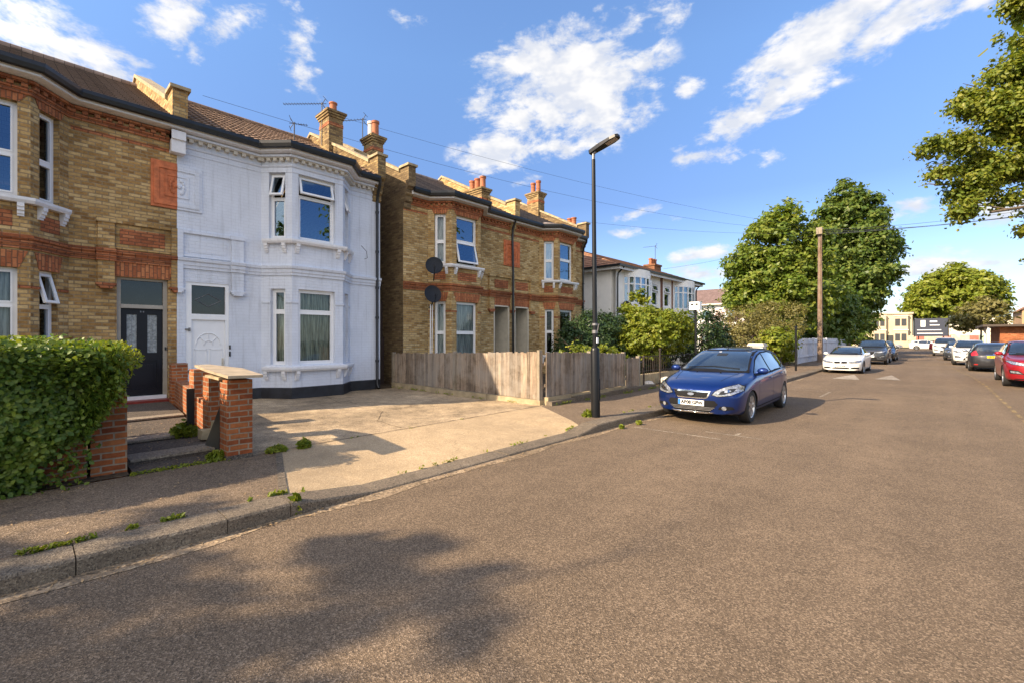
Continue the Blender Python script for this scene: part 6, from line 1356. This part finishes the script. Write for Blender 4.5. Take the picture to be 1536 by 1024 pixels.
CARS['suv'] = dict(L=4.45, w=.92, wheel=.365, ax=(.90, 3.58), gc=.24,
    top=[(0, .86), (.08, .95), (.4, 1.03), (.9, 1.09), (1.15, 1.12), (1.3, 1.18), (1.65, 1.40), (2.0, 1.56), (2.4, 1.62), (3.0, 1.63), (3.5, 1.60), (3.9, 1.53), (4.1, 1.40), (4.25, 1.18), (4.38, 1.03), (4.45, .95)],
    belt=[(0, .76), (.3, .90), (.8, 1.0), (1.3, 1.05), (2.4, 1.09), (3.6, 1.14), (4.1, 1.12), (4.45, .90)],
    wb=[(0, .80), (.25, .87), (.6, .91), (1.1, .92), (2.2, .92), (3.5, .92), (4.0, .88), (4.45, .81)],
    wt=[(0, .66), (.4, .72), (1.1, .76), (1.4, .71), (2.0, .63), (3.0, .62), (3.8, .60), (4.1, .62), (4.3, .68), (4.45, .70)],
    side=[[(1.42, 1.095), (2.42, 1.12), (2.38, 1.50), (2.15, 1.47), (1.85, 1.36)], [(2.50, 1.12), (3.36, 1.16), (3.38, 1.42), (3.25, 1.49), (2.46, 1.515)], [(3.45, 1.18), (3.85, 1.27), (3.72, 1.42), (3.45, 1.45)]],
    ws=[(-.73, 1.15), (.73, 1.15), (.60, 1.52), (.55, 1.55), (-.55, 1.55), (-.60, 1.52)],
    rear=[(-.60, 1.14), (.60, 1.14), (.54, 1.46), (-.54, 1.46)])
CARS['estate'] = dict(CARS['hatch'], L=4.5, top=[(0, .70), (.10, .79), (.35, .87), (.75, .945), (1.08, 1.0), (1.22, 1.055), (1.55, 1.235), (1.9, 1.39), (2.25, 1.47), (2.8, 1.505), (3.4, 1.50), (3.9, 1.45), (4.15, 1.36), (4.3, 1.12), (4.42, .95), (4.5, .88)],
    belt=[(0, .63), (.3, .76), (.8, .86), (1.2, .925), (2.2, .965), (3.4, 1.015), (4.1, 1.02), (4.5, .82)],
    wb=[(0, .80), (.25, .865), (.6, .90), (1.1, .915), (2.2, .92), (3.5, .915), (4.1, .88), (4.5, .83)],
    wt=[(0, .60), (.4, .66), (.9, .69), (1.15, .70), (1.5, .665), (1.95, .61), (2.8, .60), (3.7, .585), (4.15, .60), (4.35, .66), (4.5, .70)],
    rear=[(-.58, 1.07), (.58, 1.07), (.62, 1.14), (.53, 1.40), (-.53, 1.40), (-.62, 1.14)])
def car_shape(k):
    D = CARS[k]; L = D['L']
    ys = sorted(set([0, .015, .04, .08, .14, .22]+[.3+i*(L-.6)/46 for i in range(47)]+[L-.22, L-.14, L-.08, L-.04, L-.015, L]))
    secs = []
    for y in ys:
        e = 1.0
        for d in (y, L-y):
            if d < .09: e = min(e, 1-.07*(1-d/.09)**2)
        zt = interp(D['top'], y); zb = D['gc']+.05*(max(0, 1-y/.5)**2+max(0, 1-(L-y)/.5)**2)
        wb = interp(D['wb'], y)*e; wt = min(interp(D['wt'], y)*e, wb*.93); be = min(interp(D['belt'], y), zt-.035)
        zt = zb+(zt-zb)*(1-(1-e)*.9); mid = zb+(be-zb)*.45; be = min(be, zt-.03)
        ctl = [(0, zb), (wb*.55, zb), (wb*.86, zb+.005), (wb*.955, zb+.07), (wb*.985, (zb+mid)/2+.02), (wb*1.0, mid+.02), (wb*.995, (mid+be)/2+.04), (wb*.965, be-.035), (wb*.925, be+.005)]
        g_ = zt-be
        if g_ > .15: ctl += [(wb*.925+(wt-wb*.925)*.42, be+g_*.40), (wt+(wb*.925-wt)*.22, be+g_*.76), (wt*.97, zt-.045), (wt*.80, zt-.012), (wt*.4, zt), (0, zt+.004)]
        else: ctl += [(wt+(wb*.925-wt)*.62, be+g_*.30), (wt+(wb*.925-wt)*.28, be+g_*.58), (wt*.98, be+g_*.82), (wt*.78, zt-.008), (wt*.4, zt), (0, zt+.004)]
        # catmull-rom
        pr = []
        for i in range(len(ctl)-1):
            p0 = ctl[max(0, i-1)]; p1 = ctl[i]; p2 = ctl[i+1]; p3 = ctl[min(len(ctl)-1, i+2)]
            for s_ in range(3):
                t = s_/3
                pr.append(tuple(.5*((2*p1[a])+(-p0[a]+p2[a])*t+(2*p0[a]-5*p1[a]+4*p2[a]-p3[a])*t*t+(-p0[a]+3*p1[a]-3*p2[a]+p3[a])*t**3) for a in (0, 1)))
        pr.append(ctl[-1]); pr[0] = (0, ctl[0][1]); secs.append(pr)
    def bend(x, y, z):
        q = abs(x)/.9
        f = max(0, 1-y/1.0); b = max(0, 1-(L-y)/.8)
        zf = (z-.50)/.35
        y2 = y+f*f*(.30*q**2.6+.035*min(1, zf*zf)*(1 if zf > 0 else .9)) - b*b*(.20*q**2.4+.03*min(1, zf*zf))
        return (x, y2, z)
    m = MB(); n = len(secs[0])
    for i in range(len(ys)-1):
        for j in range(n-1):
            for s_ in (1, -1):
                a, b, c, d = secs[i][j], secs[i][j+1], secs[i+1][j+1], secs[i+1][j]
                q = [bend(s_*a[0], ys[i], a[1]), bend(s_*d[0], ys[i+1], d[1]), bend(s_*c[0], ys[i+1], c[1]), bend(s_*b[0], ys[i], b[1])]
                if j == 0 and a[0] == 0 and d[0] == 0: pass
                m.face(q if s_ == 1 else q[::-1])
    for i, sgn in ((0, 1), (len(ys)-1, -1)):
        K = 10
        for j in range(n-1):
            a, b = secs[i][j], secs[i][j+1]
            for k_ in range(-K, K):
                t0, t1 = k_/K, (k_+1)/K
                q = [bend(a[0]*t0, ys[i], a[1]), bend(a[0]*t1, ys[i], a[1]), bend(b[0]*t1, ys[i], b[1]), bend(b[0]*t0, ys[i], b[1])]
                m.face(q if sgn == 1 else q[::-1])
    bm = bmesh.new(); vs = [bm.verts.new(v) for v in m.v]
    for f in m.f:
        try: bm.faces.new([vs[i] for i in f])
        except ValueError: pass
    bmesh.ops.remove_doubles(bm, verts=bm.verts, dist=1e-4)
    bmesh.ops.dissolve_degenerate(bm, edges=bm.edges, dist=1e-5)
    loose = [e for e in bm.edges if len(e.link_faces) == 1]
    if loose: bmesh.ops.holes_fill(bm, edges=loose, sides=0)
    bmesh.ops.recalc_face_normals(bm, faces=bm.faces)
    bvh = BVHTree.FromBMesh(bm)
    return bm, bvh, D
def project_patch(name, poly, axis, bvh, mat, parent, off=.006, grid=.05, thick=0.0, smooth=True):
    """axis: '+x','-x' (poly=(y,z)), 'front' (poly=(x,z)), 'rear'"""
    bm = bmesh.new(); vs = [bm.verts.new((p[0], p[1], 0)) for p in poly]; f = bm.faces.new(vs); bmesh.ops.triangulate(bm, faces=[f])
    lo = [min(p[i] for p in poly) for i in (0, 1)]; hi = [max(p[i] for p in poly) for i in (0, 1)]
    for i in (0, 1):
        g_ = lo[i]+grid
        while g_ < hi[i]:
            no = [0, 0, 0]; no[i] = 1; co = [0, 0, 0]; co[i] = g_
            bmesh.ops.bisect_plane(bm, geom=bm.verts[:]+bm.edges[:]+bm.faces[:], plane_co=co, plane_no=no); g_ += grid
    bad = []
    for v in bm.verts:
        a, b = v.co.x, v.co.y
        if axis == '+x': o, d = Vector((3, a, b)), Vector((-1, 0, 0))
        elif axis == '-x': o, d = Vector((-3, a, b)), Vector((1, 0, 0))
        elif axis == 'front': o, d = Vector((a, -2, b)), Vector((0, 1, 0))
        elif axis == 'top': o, d = Vector((a, b, 4)), Vector((0, 0, -1))
        else: o, d = Vector((a, 8, b)), Vector((0, -1, 0))
        h, nn_, _, _ = bvh.ray_cast(o, d)
        if h is None: bad.append(v); continue
        if nn_.dot(d) > 0: nn_ = -nn_
        v.co = h+nn_*off
    if bad: bmesh.ops.delete(bm, geom=bad, context='VERTS')
    bmesh.ops.recalc_face_normals(bm, faces=bm.faces)
    me = bpy.data.meshes.new(name); bm.to_mesh(me); bm.free()
    # face outwards
    if me.polygons:
        c = sum((p.normal*p.area for p in me.polygons), Vector())
        want = {'+x': Vector((1, 0, 0)), '-x': Vector((-1, 0, 0)), 'front': Vector((0, -1, 0)), 'rear': Vector((0, 1, 0)), 'top': Vector((0, 0, 1))}[axis]
        if c.dot(want) < 0: me.flip_normals()
    me.materials.append(M[mat]); me.polygons.foreach_set('use_smooth', [smooth]*len(me.polygons))
    o = bpy.data.objects.new(name, me); col.objects.link(o); o.parent = parent; return o
def ring(poly, w, cx=None, cz=None):
    """outline strips of a polygon as list of quads-polys"""
    n = len(poly); ar = sum(poly[i][0]*poly[(i+1) % n][1]-poly[(i+1) % n][0]*poly[i][1] for i in range(n)); s_ = 1 if ar > 0 else -1
    inn = []
    for i in range(n):
        a, b, c = Vector(poly[i-1]), Vector(poly[i]), Vector(poly[(i+1) % n])
        n1 = Vector((-(b-a).y, (b-a).x)).normalized()*s_; n2 = Vector((-(c-b).y, (c-b).x)).normalized()*s_
        q = (n1+n2); q = q/max(.3, q.length_squared/2); inn.append(tuple(b-q*w))
    return inn
def wheel(parent, x, y, r, side, spokes=7):
    w_ = .20
    def lat(prof, n=32): m = MB(); m.lathe(prof, (0, 0, 0), 'x', n); return m
    m = lat([(r*.66, -w_/2), (r*.93, -w_/2), (r*.99, -w_/2+.03), (r, 0), (r*.99, w_/2-.03), (r*.93, w_/2), (r*.68, w_/2), (r*.66, w_/2-.02), (r*.66, -w_/2)])
    t = m.build('wheel', 'tyre', parent, smooth=True); t.location = (x, y, r/parent.scale[2]); t.scale = (1, 1/parent.scale[1], 1/parent.scale[2])
    m = MB(); s_ = side; f = w_/2*s_
    m.lathe([(r*.60, f-.05*s_), (r*.64, f-.012*s_), (r*.685, f-.004*s_), (r*.685, f-.07*s_)], axis='x', n=32); m.lathe([(0, f-.012*s_), (r*.14, f-.014*s_), (r*.17, f-.04*s_)], axis='x', n=20)
    for k in range(spokes):
        a = 2*math.pi*k/spokes
        for da in (-.085, .085):
            c, sn = math.cos(a+da), math.sin(a+da); ux, uy = -sn, c; w1, w2 = .020, .014
            pts = []
            for xx in (f-.045*s_, f-.014*s_):
                for (rr_, w_2) in ((r*.12, w1), (r*.64, w2)):
                    for q in (-1, 1): pts.append((xx, c*rr_+ux*w_2*q, sn*rr_+uy*w_2*q))
            a_ = pts; m.hexa([a_[0], a_[1], a_[3], a_[2], a_[4], a_[5], a_[7], a_[6]])
    m.build('rim', 'rim', t, fix=True)
    m = MB(); m.lathe([(0, f-.075*s_), (r*.60, f-.075*s_)], axis='x', n=24); m.build('brake_disc', 'archblack', t)
    return t
def make_car(kind, style, label, paint, x, y, rz=0.0, front=None, rear=None, det=1, name='parked_car', cat='car', group=None, scale=(.95, 1, .94)):
    bm, bvh, D = car_shape(style); L = D['L']; r_ = D['wheel']
    root = thing(name, label, cat, (x, y, 0), rz, group); root.scale = scale
    me = bpy.data.meshes.new('body'); bm.to_mesh(me); bm.free()
    body = bpy.data.objects.new('body', me); col.objects.link(body)
    cm = MB()
    for ay in D['ax']:
        for s_ in (1, -1):
            cm.lathe([(0, s_*.60), (r_+.045, s_*.60), (r_+.045, s_*1.3), (0, s_*1.3)], (0, ay, r_+.005), 'x', 40)
    cut = cm.build('cutter', 'archblack', None, fix=True)
    md = body.modifiers.new('b', 'BOOLEAN'); md.operation = 'DIFFERENCE'; md.object = cut; md.solver = 'EXACT'
    bpy.context.view_layer.update(); me2 = bpy.data.meshes.new_from_object(body.evaluated_get(bpy.context.evaluated_depsgraph_get()))
    bpy.data.objects.remove(body); bpy.data.objects.remove(cut)
    me2.name = 'body'; me2.materials.clear(); me2.materials.append(M[paint]); me2.materials.append(M['archblack'])
    for p in me2.polygons:
        c = p.center; mi = 0
        for ay in D['ax']:
            d = math.hypot(c.y-ay, c.z-r_-.005)
            if abs(c.x) > .55 and abs(d-(r_+.045)) < .02 and abs(p.normal.x) < .35: mi = 1
            if abs(abs(c.x)-.60) < .005 and d < r_+.05 and abs(p.normal.x) > .9: mi = 1
        if p.normal.z < -.75 and c.z < .4: mi = 1
        p.material_index = mi
    me2.polygons.foreach_set('use_smooth', [True]*len(me2.polygons)); me2.set_sharp_from_angle(angle=R(38))
    body = bpy.data.objects.new('body', me2); col.objects.link(body); body.parent = root
    for ay in D['ax']:
        for s_ in (1, -1): wheel(root, s_*(D['w']-.115), ay, r_, s_, 5 if style != 'hatch' else 7)
    # glazing with black surrounds
    ws = D['ws']; project_patch('windscreen', ws, 'front', bvh, 'carglass', root, .007, .06)
    project_patch('windscreen_seal', ring(ws, .035), 'front', bvh, 'archblack', root, .004, .07)
    project_patch('rear_window', D['rear'], 'rear', bvh, 'carglass', root, .007, .06)
    for s_ in ('+x', '-x'):
        for pl in D['side']: project_patch('side_window', pl, s_, bvh, 'carglass', root, .007, .06)
        al = D['side']
        for pl in al: project_patch('window_surround', ring(pl, .028), s_, bvh, 'archblack', root, .0035, .07)
    # door lines, sill strip, handles
    zb = D['gc']; by = lambda y: interp(D['belt'], y)
    yb = D['side'][0][2][0] if style == 'hatch' else D['side'][0][1][0]
    for s_ in ('+x', '-x'):
        sg = 1 if s_ == '+x' else -1
        for (y0, y1) in ((D['side'][0][0][0]-.02, D['side'][0][0][0]+.04), (yb+.03, yb+.07), (D['ax'][1]-r_-.10, D['ax'][1]-.30)):
            m_ = [(y0, zb+.10), (y0+.008, zb+.10), (y1+.008, by(y1)-.02), (y1, by(y1)-.02)]
            project_patch('door_gap', m_, s_, bvh, 'archblack', root, .002, .08)
        for yh in (yb-.16, D['ax'][1]-.38):
            z = by(yh)-.11; h, nn_, _, _ = bvh.ray_cast(Vector((3*sg, yh, z)), Vector((-sg, 0, 0)))
            if h: m = MB(); m.ellipsoid((h.x+sg*.022, yh, z), (.014, .095, .016), 10); m.build('door_handle', paint, root, smooth=True)
        # mirror
        ym = D['side'][0][0][0]+.14; zm = D['side'][0][0][1]+.07; h, _, _, _ = bvh.ray_cast(Vector((3*sg, ym, zm-.03)), Vector((-sg, 0, 0)))
        if h:
            m = MB(); m.ellipsoid((h.x+sg*.15, ym-.01, zm), (.115, .065, .075), 14); m.tube([(h.x-sg*.01, ym+.01, zm-.05), (h.x+sg*.1, ym, zm-.03)], .025, 8); mo = m.build('wing_mirror', paint, root, smooth=True)
            m = MB(); m.ellipsoid((h.x+sg*.15, ym+.045, zm), (.095, .018, .06), 12); m.build('mirror_glass', 'chrome', mo, smooth=True)
    for s_ in (1, -1):
        m = MB(); x0 = s_*.30; y0 = (ws[0][1]); 
        pts = []
        for k in range(7):
            xx = s_*(.55-.55*k/6); zz = ws[0][1]+.03+.035*k/6; h, nn_, _, _ = bvh.ray_cast(Vector((xx, -2, zz)), Vector((0, 1, 0)))
            if h: pts.append(h+nn_*.018 if nn_.y < 0 else h-nn_*.018)
        if len(pts) > 2: m.tube(pts, .008, 5); m.build('wiper', 'archblack', root)
    if front: front(root, bvh, D)
    if rear: rear(root, bvh, D)
    return root
def plate(root, bvh, z, which, txt, mat, w=.52, h=.11, x=0.0):
    ax = 'front' if which == 'front' else 'rear'; o = Vector((x, -2 if ax == 'front' else 8, z)); d = Vector((0, 1 if ax == 'front' else -1, 0))
    hit, nn_, _, _ = bvh.ray_cast(o, d)
    if hit is None: return
    sg = -1 if ax == 'front' else 1; y = hit.y+sg*.018
    m = MB(); m.box(x-w/2, x+w/2, y, hit.y+.02*-sg, z-h/2, z+h/2); p = m.build('number_plate', mat, root, fix=True)
    if mat == 'platewhite' and txt: m = MB(); m.box(x-w/2+.002, x-w/2+.05, y+sg*.001, y+sg*.003, z-h/2+.003, z+h/2-.003); m.build('plate_band', 'eublue', p, fix=True)
    if txt:
        mt = Matrix.Translation((x+.02, y+sg*.003, z)) @ Matrix.Rotation(R(90), 4, 'X')
        if ax == 'rear': mt = Matrix.Translation((x, y+sg*.003, z)) @ Matrix.Rotation(R(180), 4, 'Z') @ Matrix.Rotation(R(90), 4, 'X')
        text_obj('plate_letters', txt, .098, 'platetext', p, mt, .92)
def mir(poly): return [(-a, b) for a, b in poly][::-1]
def hatch_front(root, bvh, D):
    P_ = lambda nm, poly, mat, off=.008, g=.03: project_patch(nm, poly, 'front', bvh, mat, root, off, g)
    for s_ in (1, -1):
        q = [(.40, .615), (.50, .585), (.72, .62), (.855, .695), (.85, .77), (.76, .81), (.60, .76), (.46, .69)]; q = q if s_ == 1 else mir(q)
        P_('headlight', q, 'lampglass', .010); P_('headlight_surround', ring(q, .012), 'archblack', .005)
        q2 = [(.60, .665), (.66, .66), (.70, .69), (.66, .715), (.60, .70)]; q2 = q2 if s_ == 1 else mir(q2); P_('lamp_bulb', q2, 'chrome', .020); q3 = [(.50, .625), (.60, .63), (.735, .675), (.76, .735), (.66, .73), (.56, .69)]; q3 = q3 if s_ == 1 else mir(q3); P_('lamp_housing', q3, 'dish', .014)
        f_ = [(.50, .335), (.62, .315), (.76, .34), (.74, .39), (.60, .40), (.53, .385)]; f_ = f_ if s_ == 1 else mir(f_); P_('fog_lamp_recess', f_, 'archblack', .006)
        c = [(.60+.04*math.cos(a), .358+.04*math.sin(a)) for a in [k*math.pi/6 for k in range(12)]]; c = c if s_ == 1 else mir(c); P_('fog_lamp', c, 'lampglass', .016)
    g_ = [(-.34, .665), (-.30, .565), (-.26, .55), (.26, .55), (.30, .565), (.34, .665)]; P_('grille', g_, 'archblack', .008)
    P_('grille_chrome', ring(g_, .022), 'chrome', .005); P_('grille_bar', [(-.35, .655), (.35, .655), (.355, .678), (-.355, .678)], 'chrome', .014)
    for z in (.585, .61, .635): P_('grille_slat', [(-.30, z), (.30, z), (.30, z+.006), (-.30, z+.006)], 'dish', .013)
    b_ = [(.075*math.cos(a), .612+.033*math.sin(a)) for a in [k*math.pi/10 for k in range(20)]]; P_('badge_rim', b_, 'chrome', .022); b2 = [(x*.86, .612+(z-.612)*.8) for x, z in b_]; P_('badge', b2, 'badgeblue', .026)
    lo_ = [(-.50, .43), (-.36, .275), (-.30, .25), (.30, .25), (.36, .275), (.50, .43), (.44, .50), (-.44, .50)]; P_('lower_grille', lo_, 'archblack', .006); P_('lower_grille_trim', ring(lo_, .02), root['p'] if 'p' in root else 'p_blue', .003)
    P_('lower_intake', [(-.46, .385), (-.36, .285), (.36, .285), (.46, .385)], 'archblack', .010)
    for z in (.305, .33, .355): P_('intake_slat', [(-.38-(z-.305)*1.2, z), (.38+(z-.305)*1.2, z), (.38+(z-.305)*1.2, z+.008), (-.38-(z-.305)*1.2, z+.008)], 'rim', .014)
    P_('intake_chrome', [(-.44, .268), (-.36, .240), (.36, .240), (.44, .268), (.36, .256), (-.36, .256)], 'chrome', .016)
    plate(root, bvh, .44, 'front', 'AB08 GPW', 'platewhite')
    for s_ in ('+x', '-x'):
        for (z0, z1) in ((.285, .305), (.86, .872)):
            y0, y1 = (1.22, 3.12) if z0 < .5 else (.95, 3.9)
            project_patch('side_crease', [(y0, z0), (y1, z0+.03), (y1, z1+.03), (y0, z1)], s_, bvh, 'archblack' if z0 < .5 else 'p_blue', root, .006, .08)
    for s_ in (1, -1): # bonnet creases
        q = [(s_*.46, .35), (s_*.47, .35), (s_*.61, 1.02), (s_*.60, 1.02)]; q = q if s_ == 1 else q[::-1]; project_patch('bonnet_gap', q, 'top', bvh, 'archblack', root, .002, .06)
    for s_ in (1, -1): m = MB(); h, _, _, _ = bvh.ray_cast(Vector((s_*.25, .95, 4)), Vector((0, 0, -1))); m.ellipsoid((h.x, h.y, h.z+.006), (.022, .018, .010), 8); m.build('washer_jet', 'archblack', root)
    h, _, _, _ = bvh.ray_cast(Vector((0, 2.15, 4)), Vector((0, 0, -1))); m = MB(); m.tube([(0, 2.15, h.z-.01), (0, 2.30, h.z+.14)], [.010, .004], 6); m.ellipsoid((0, 2.15, h.z), (.02, .03, .012), 8); m.build('aerial', 'archblack', root)
    q = [(-.56, 1.05), (-.44, 1.05), (-.44, 1.13), (-.52, 1.13)]
    P_('interior_mirror', [(-.10, 1.33), (.12, 1.33), (.12, 1.38), (-.10, 1.38)], 'dish', .010)
    P_('tax_disc', [(-.12, 1.40), (-.06, 1.40), (-.06, 1.418), (-.12, 1.418)], 'platewhite', .010)
def saloon_front(root, bvh, D):
    P_ = lambda nm, poly, mat, off=.008, g=.03: project_patch(nm, poly, 'front', bvh, mat, root, off, g)
    for s_ in (1, -1):
        q = [(.34, .60), (.42, .575), (.70, .60), (.82, .66), (.80, .705), (.60, .67), (.38, .645)]; q = q if s_ == 1 else mir(q); P_('headlight', q, 'lampglass', .010); P_('headlight_surround', ring(q, .014), 'archblack', .005)
        k = [(.03, .56), (.26, .56), (.29, .60), (.26, .645), (.05, .65), (.03, .63)]; k = k if s_ == 1 else mir(k); P_('kidney_grille', k, 'archblack', .010); P_('grille_chrome', ring(k, .014), 'chrome', .006)
        l_ = [(.40, .30), (.74, .30), (.76, .37), (.56, .38), (.44, .35)]; l_ = l_ if s_ == 1 else mir(l_); P_('side_intake', l_, 'archblack', .008)
    P_('lower_intake', [(-.38, .29), (.38, .29), (.34, .35), (-.34, .35)], 'archblack', .008); plate(root, bvh, .42, 'front', 'KP14 XHS', 'platewhite')
    c = [(.035*math.cos(a), .70+.02*math.sin(a)) for a in [k*math.pi/5 for k in range(10)]]; P_('badge', c, 'eublue', .010)
def suv_front(root, bvh, D):
    P_ = lambda nm, poly, mat, off=.008, g=.03: project_patch(nm, poly, 'front', bvh, mat, root, off, g)
    for s_ in (1, -1):
        q = [(.34, .80), (.46, .775), (.74, .83), (.85, .92), (.80, .94), (.58, .885), (.40, .84)]; q = q if s_ == 1 else mir(q); P_('headlight', q, 'lampglass', .010); P_('headlight_surround', ring(q, .014), 'archblack', .005)
        l_ = [(.50, .50), (.76, .53), (.77, .60), (.60, .58)]; l_ = l_ if s_ == 1 else mir(l_); P_('fog_lamp', l_, 'lampglass', .009); P_('fog_lamp_surround', ring(l_, .03), 'archblack', .005)
        v = [(.30, .84), (.335, .84), (.20, .64), (.12, .62), (.12, .65), (.18, .67)]; v = v if s_ == 1 else mir(v); P_('grille_chrome', v, 'chrome', .016)
    P_('grille', [(-.32, .85), (-.2, .62), (.2, .62), (.32, .85)], 'archblack', .009); P_('lower_intake', [(-.42, .36), (.42, .36), (.36, .50), (-.36, .50)], 'archblack', .008)
    P_('bumper_skid', [(-.70, .285), (.70, .285), (.66, .34), (-.66, .34)], 'archblack', .006)
    plate(root, bvh, .56, 'front', root.get('reg', ''), 'platewhite')
    c = [(.05*math.cos(a), .76+.05*math.sin(a)) for a in [k*math.pi/6 for k in range(12)]]; P_('badge', c, 'chrome', .018)
def hatch_rear(root, bvh, D):
    P_ = lambda nm, poly, mat, off=.008, g=.03: project_patch(nm, poly, 'rear', bvh, mat, root, off, g)
    for s_ in (1, -1):
        q = [(.56, .86), (.80, .82), (.82, .93), (.72, 1.06), (.64, 1.10), (.60, .98)]; q = q if s_ == 1 else mir(q); P_('tail_light', q, 'redlamp', .012)
        q = [(.58, .36), (.72, .36), (.72, .41), (.58, .41)]; q = q if s_ == 1 else mir(q); P_('reflector', q, 'redlamp', .012)
    P_('bumper_trim', [(-.74, .24), (.74, .24), (.74, .34), (-.74, .34)], 'archblack', .007); plate(root, bvh, .78, 'rear', 'LR62 KVO', 'plateyellow')
    P_('chrome_strip', [(-.30, .86), (.30, .86), (.30, .88), (-.30, .88)], 'chrome', .010)
    c = [(.05*math.cos(a), .93+.03*math.sin(a)) for a in [k*math.pi/6 for k in range(12)]]; P_('badge', c, 'chrome', .012)
    m = MB(); h, _, _, _ = bvh.ray_cast(Vector((0, 8, .98)), Vector((0, -1, 0))); m.tube([(0, h.y+.015, 1.12), (.36, h.y-.0, 1.135)], .008, 5) if h else None; m.build('rear_wiper', 'archblack', root)
both = lambda r_, b, d: hatch_rear(r_, b, d)
make_car('car', 'hatch', 'metallic blue five door hatchback parked at the left kerb in front of the fence', 'p_blue', -3.38, 8.62, R(0.5), hatch_front, hatch_rear, scale=(.93, 1.0, .93))
make_car('car', 'saloon', 'white low saloon parked at the left kerb, next car after the blue hatchback', 'p_white', -3.12, 25.2, 0, saloon_front, None, scale=(.86, 1.0, .90))
c = make_car('car', 'suv', 'dark grey car with a pale bonnet front parked behind the white saloon', 'p_darkgrey', -3.0, 36.0, 0, suv_front, None)
make_car('car', 'hatch', 'dark car parked behind the dark grey car, farthest on the left kerb', 'p_black', -2.9, 42.0, 0, hatch_front, None)
rs = make_car('car', 'suv', 'shiny red sport utility car cut off by the right edge of the picture', 'p_red', 2.56, 21.9, 0, suv_front, None)
make_car('car', 'estate', 'black hatchback with red tail lights and a yellow number plate seen from behind', 'p_black', 2.10, 36.2, R(180), None, hatch_rear)
make_car('car', 'suv', 'white car parked beyond the black hatchback on the right', 'p_white', 1.62, 38.6, 0, suv_front, None, scale=(.9, .95, .94))
make_car('car', 'hatch', 'small dark car parked beyond the white car on the right', 'p_darkgrey', 1.35, 46.4, 0, hatch_front, None)
make_car('car', 'suv', 'white people carrier with a blue reflecting windscreen standing far down the right side', 'p_white', .75, 58, 0, suv_front, None, scale=(1.0, 1, 1.05))
GF = 'distant cars parked across the end of the street'
make_car('car', 'saloon', 'pale distant car side on, leftmost at the end of the street', 'p_silver', -3.4, 86.5, R(90), saloon_front, None, group=GF)
make_car('car', 'hatch', 'white distant car side on, in the middle of those at the end of the street', 'p_white', 1.6, 87.5, R(90), hatch_front, None, group=GF)
make_car('car', 'suv', 'red distant car side on below the billboard', 'p_red', 3.4, 80.5, R(78), suv_front, None, group=GF, scale=(.9, .9, .9))
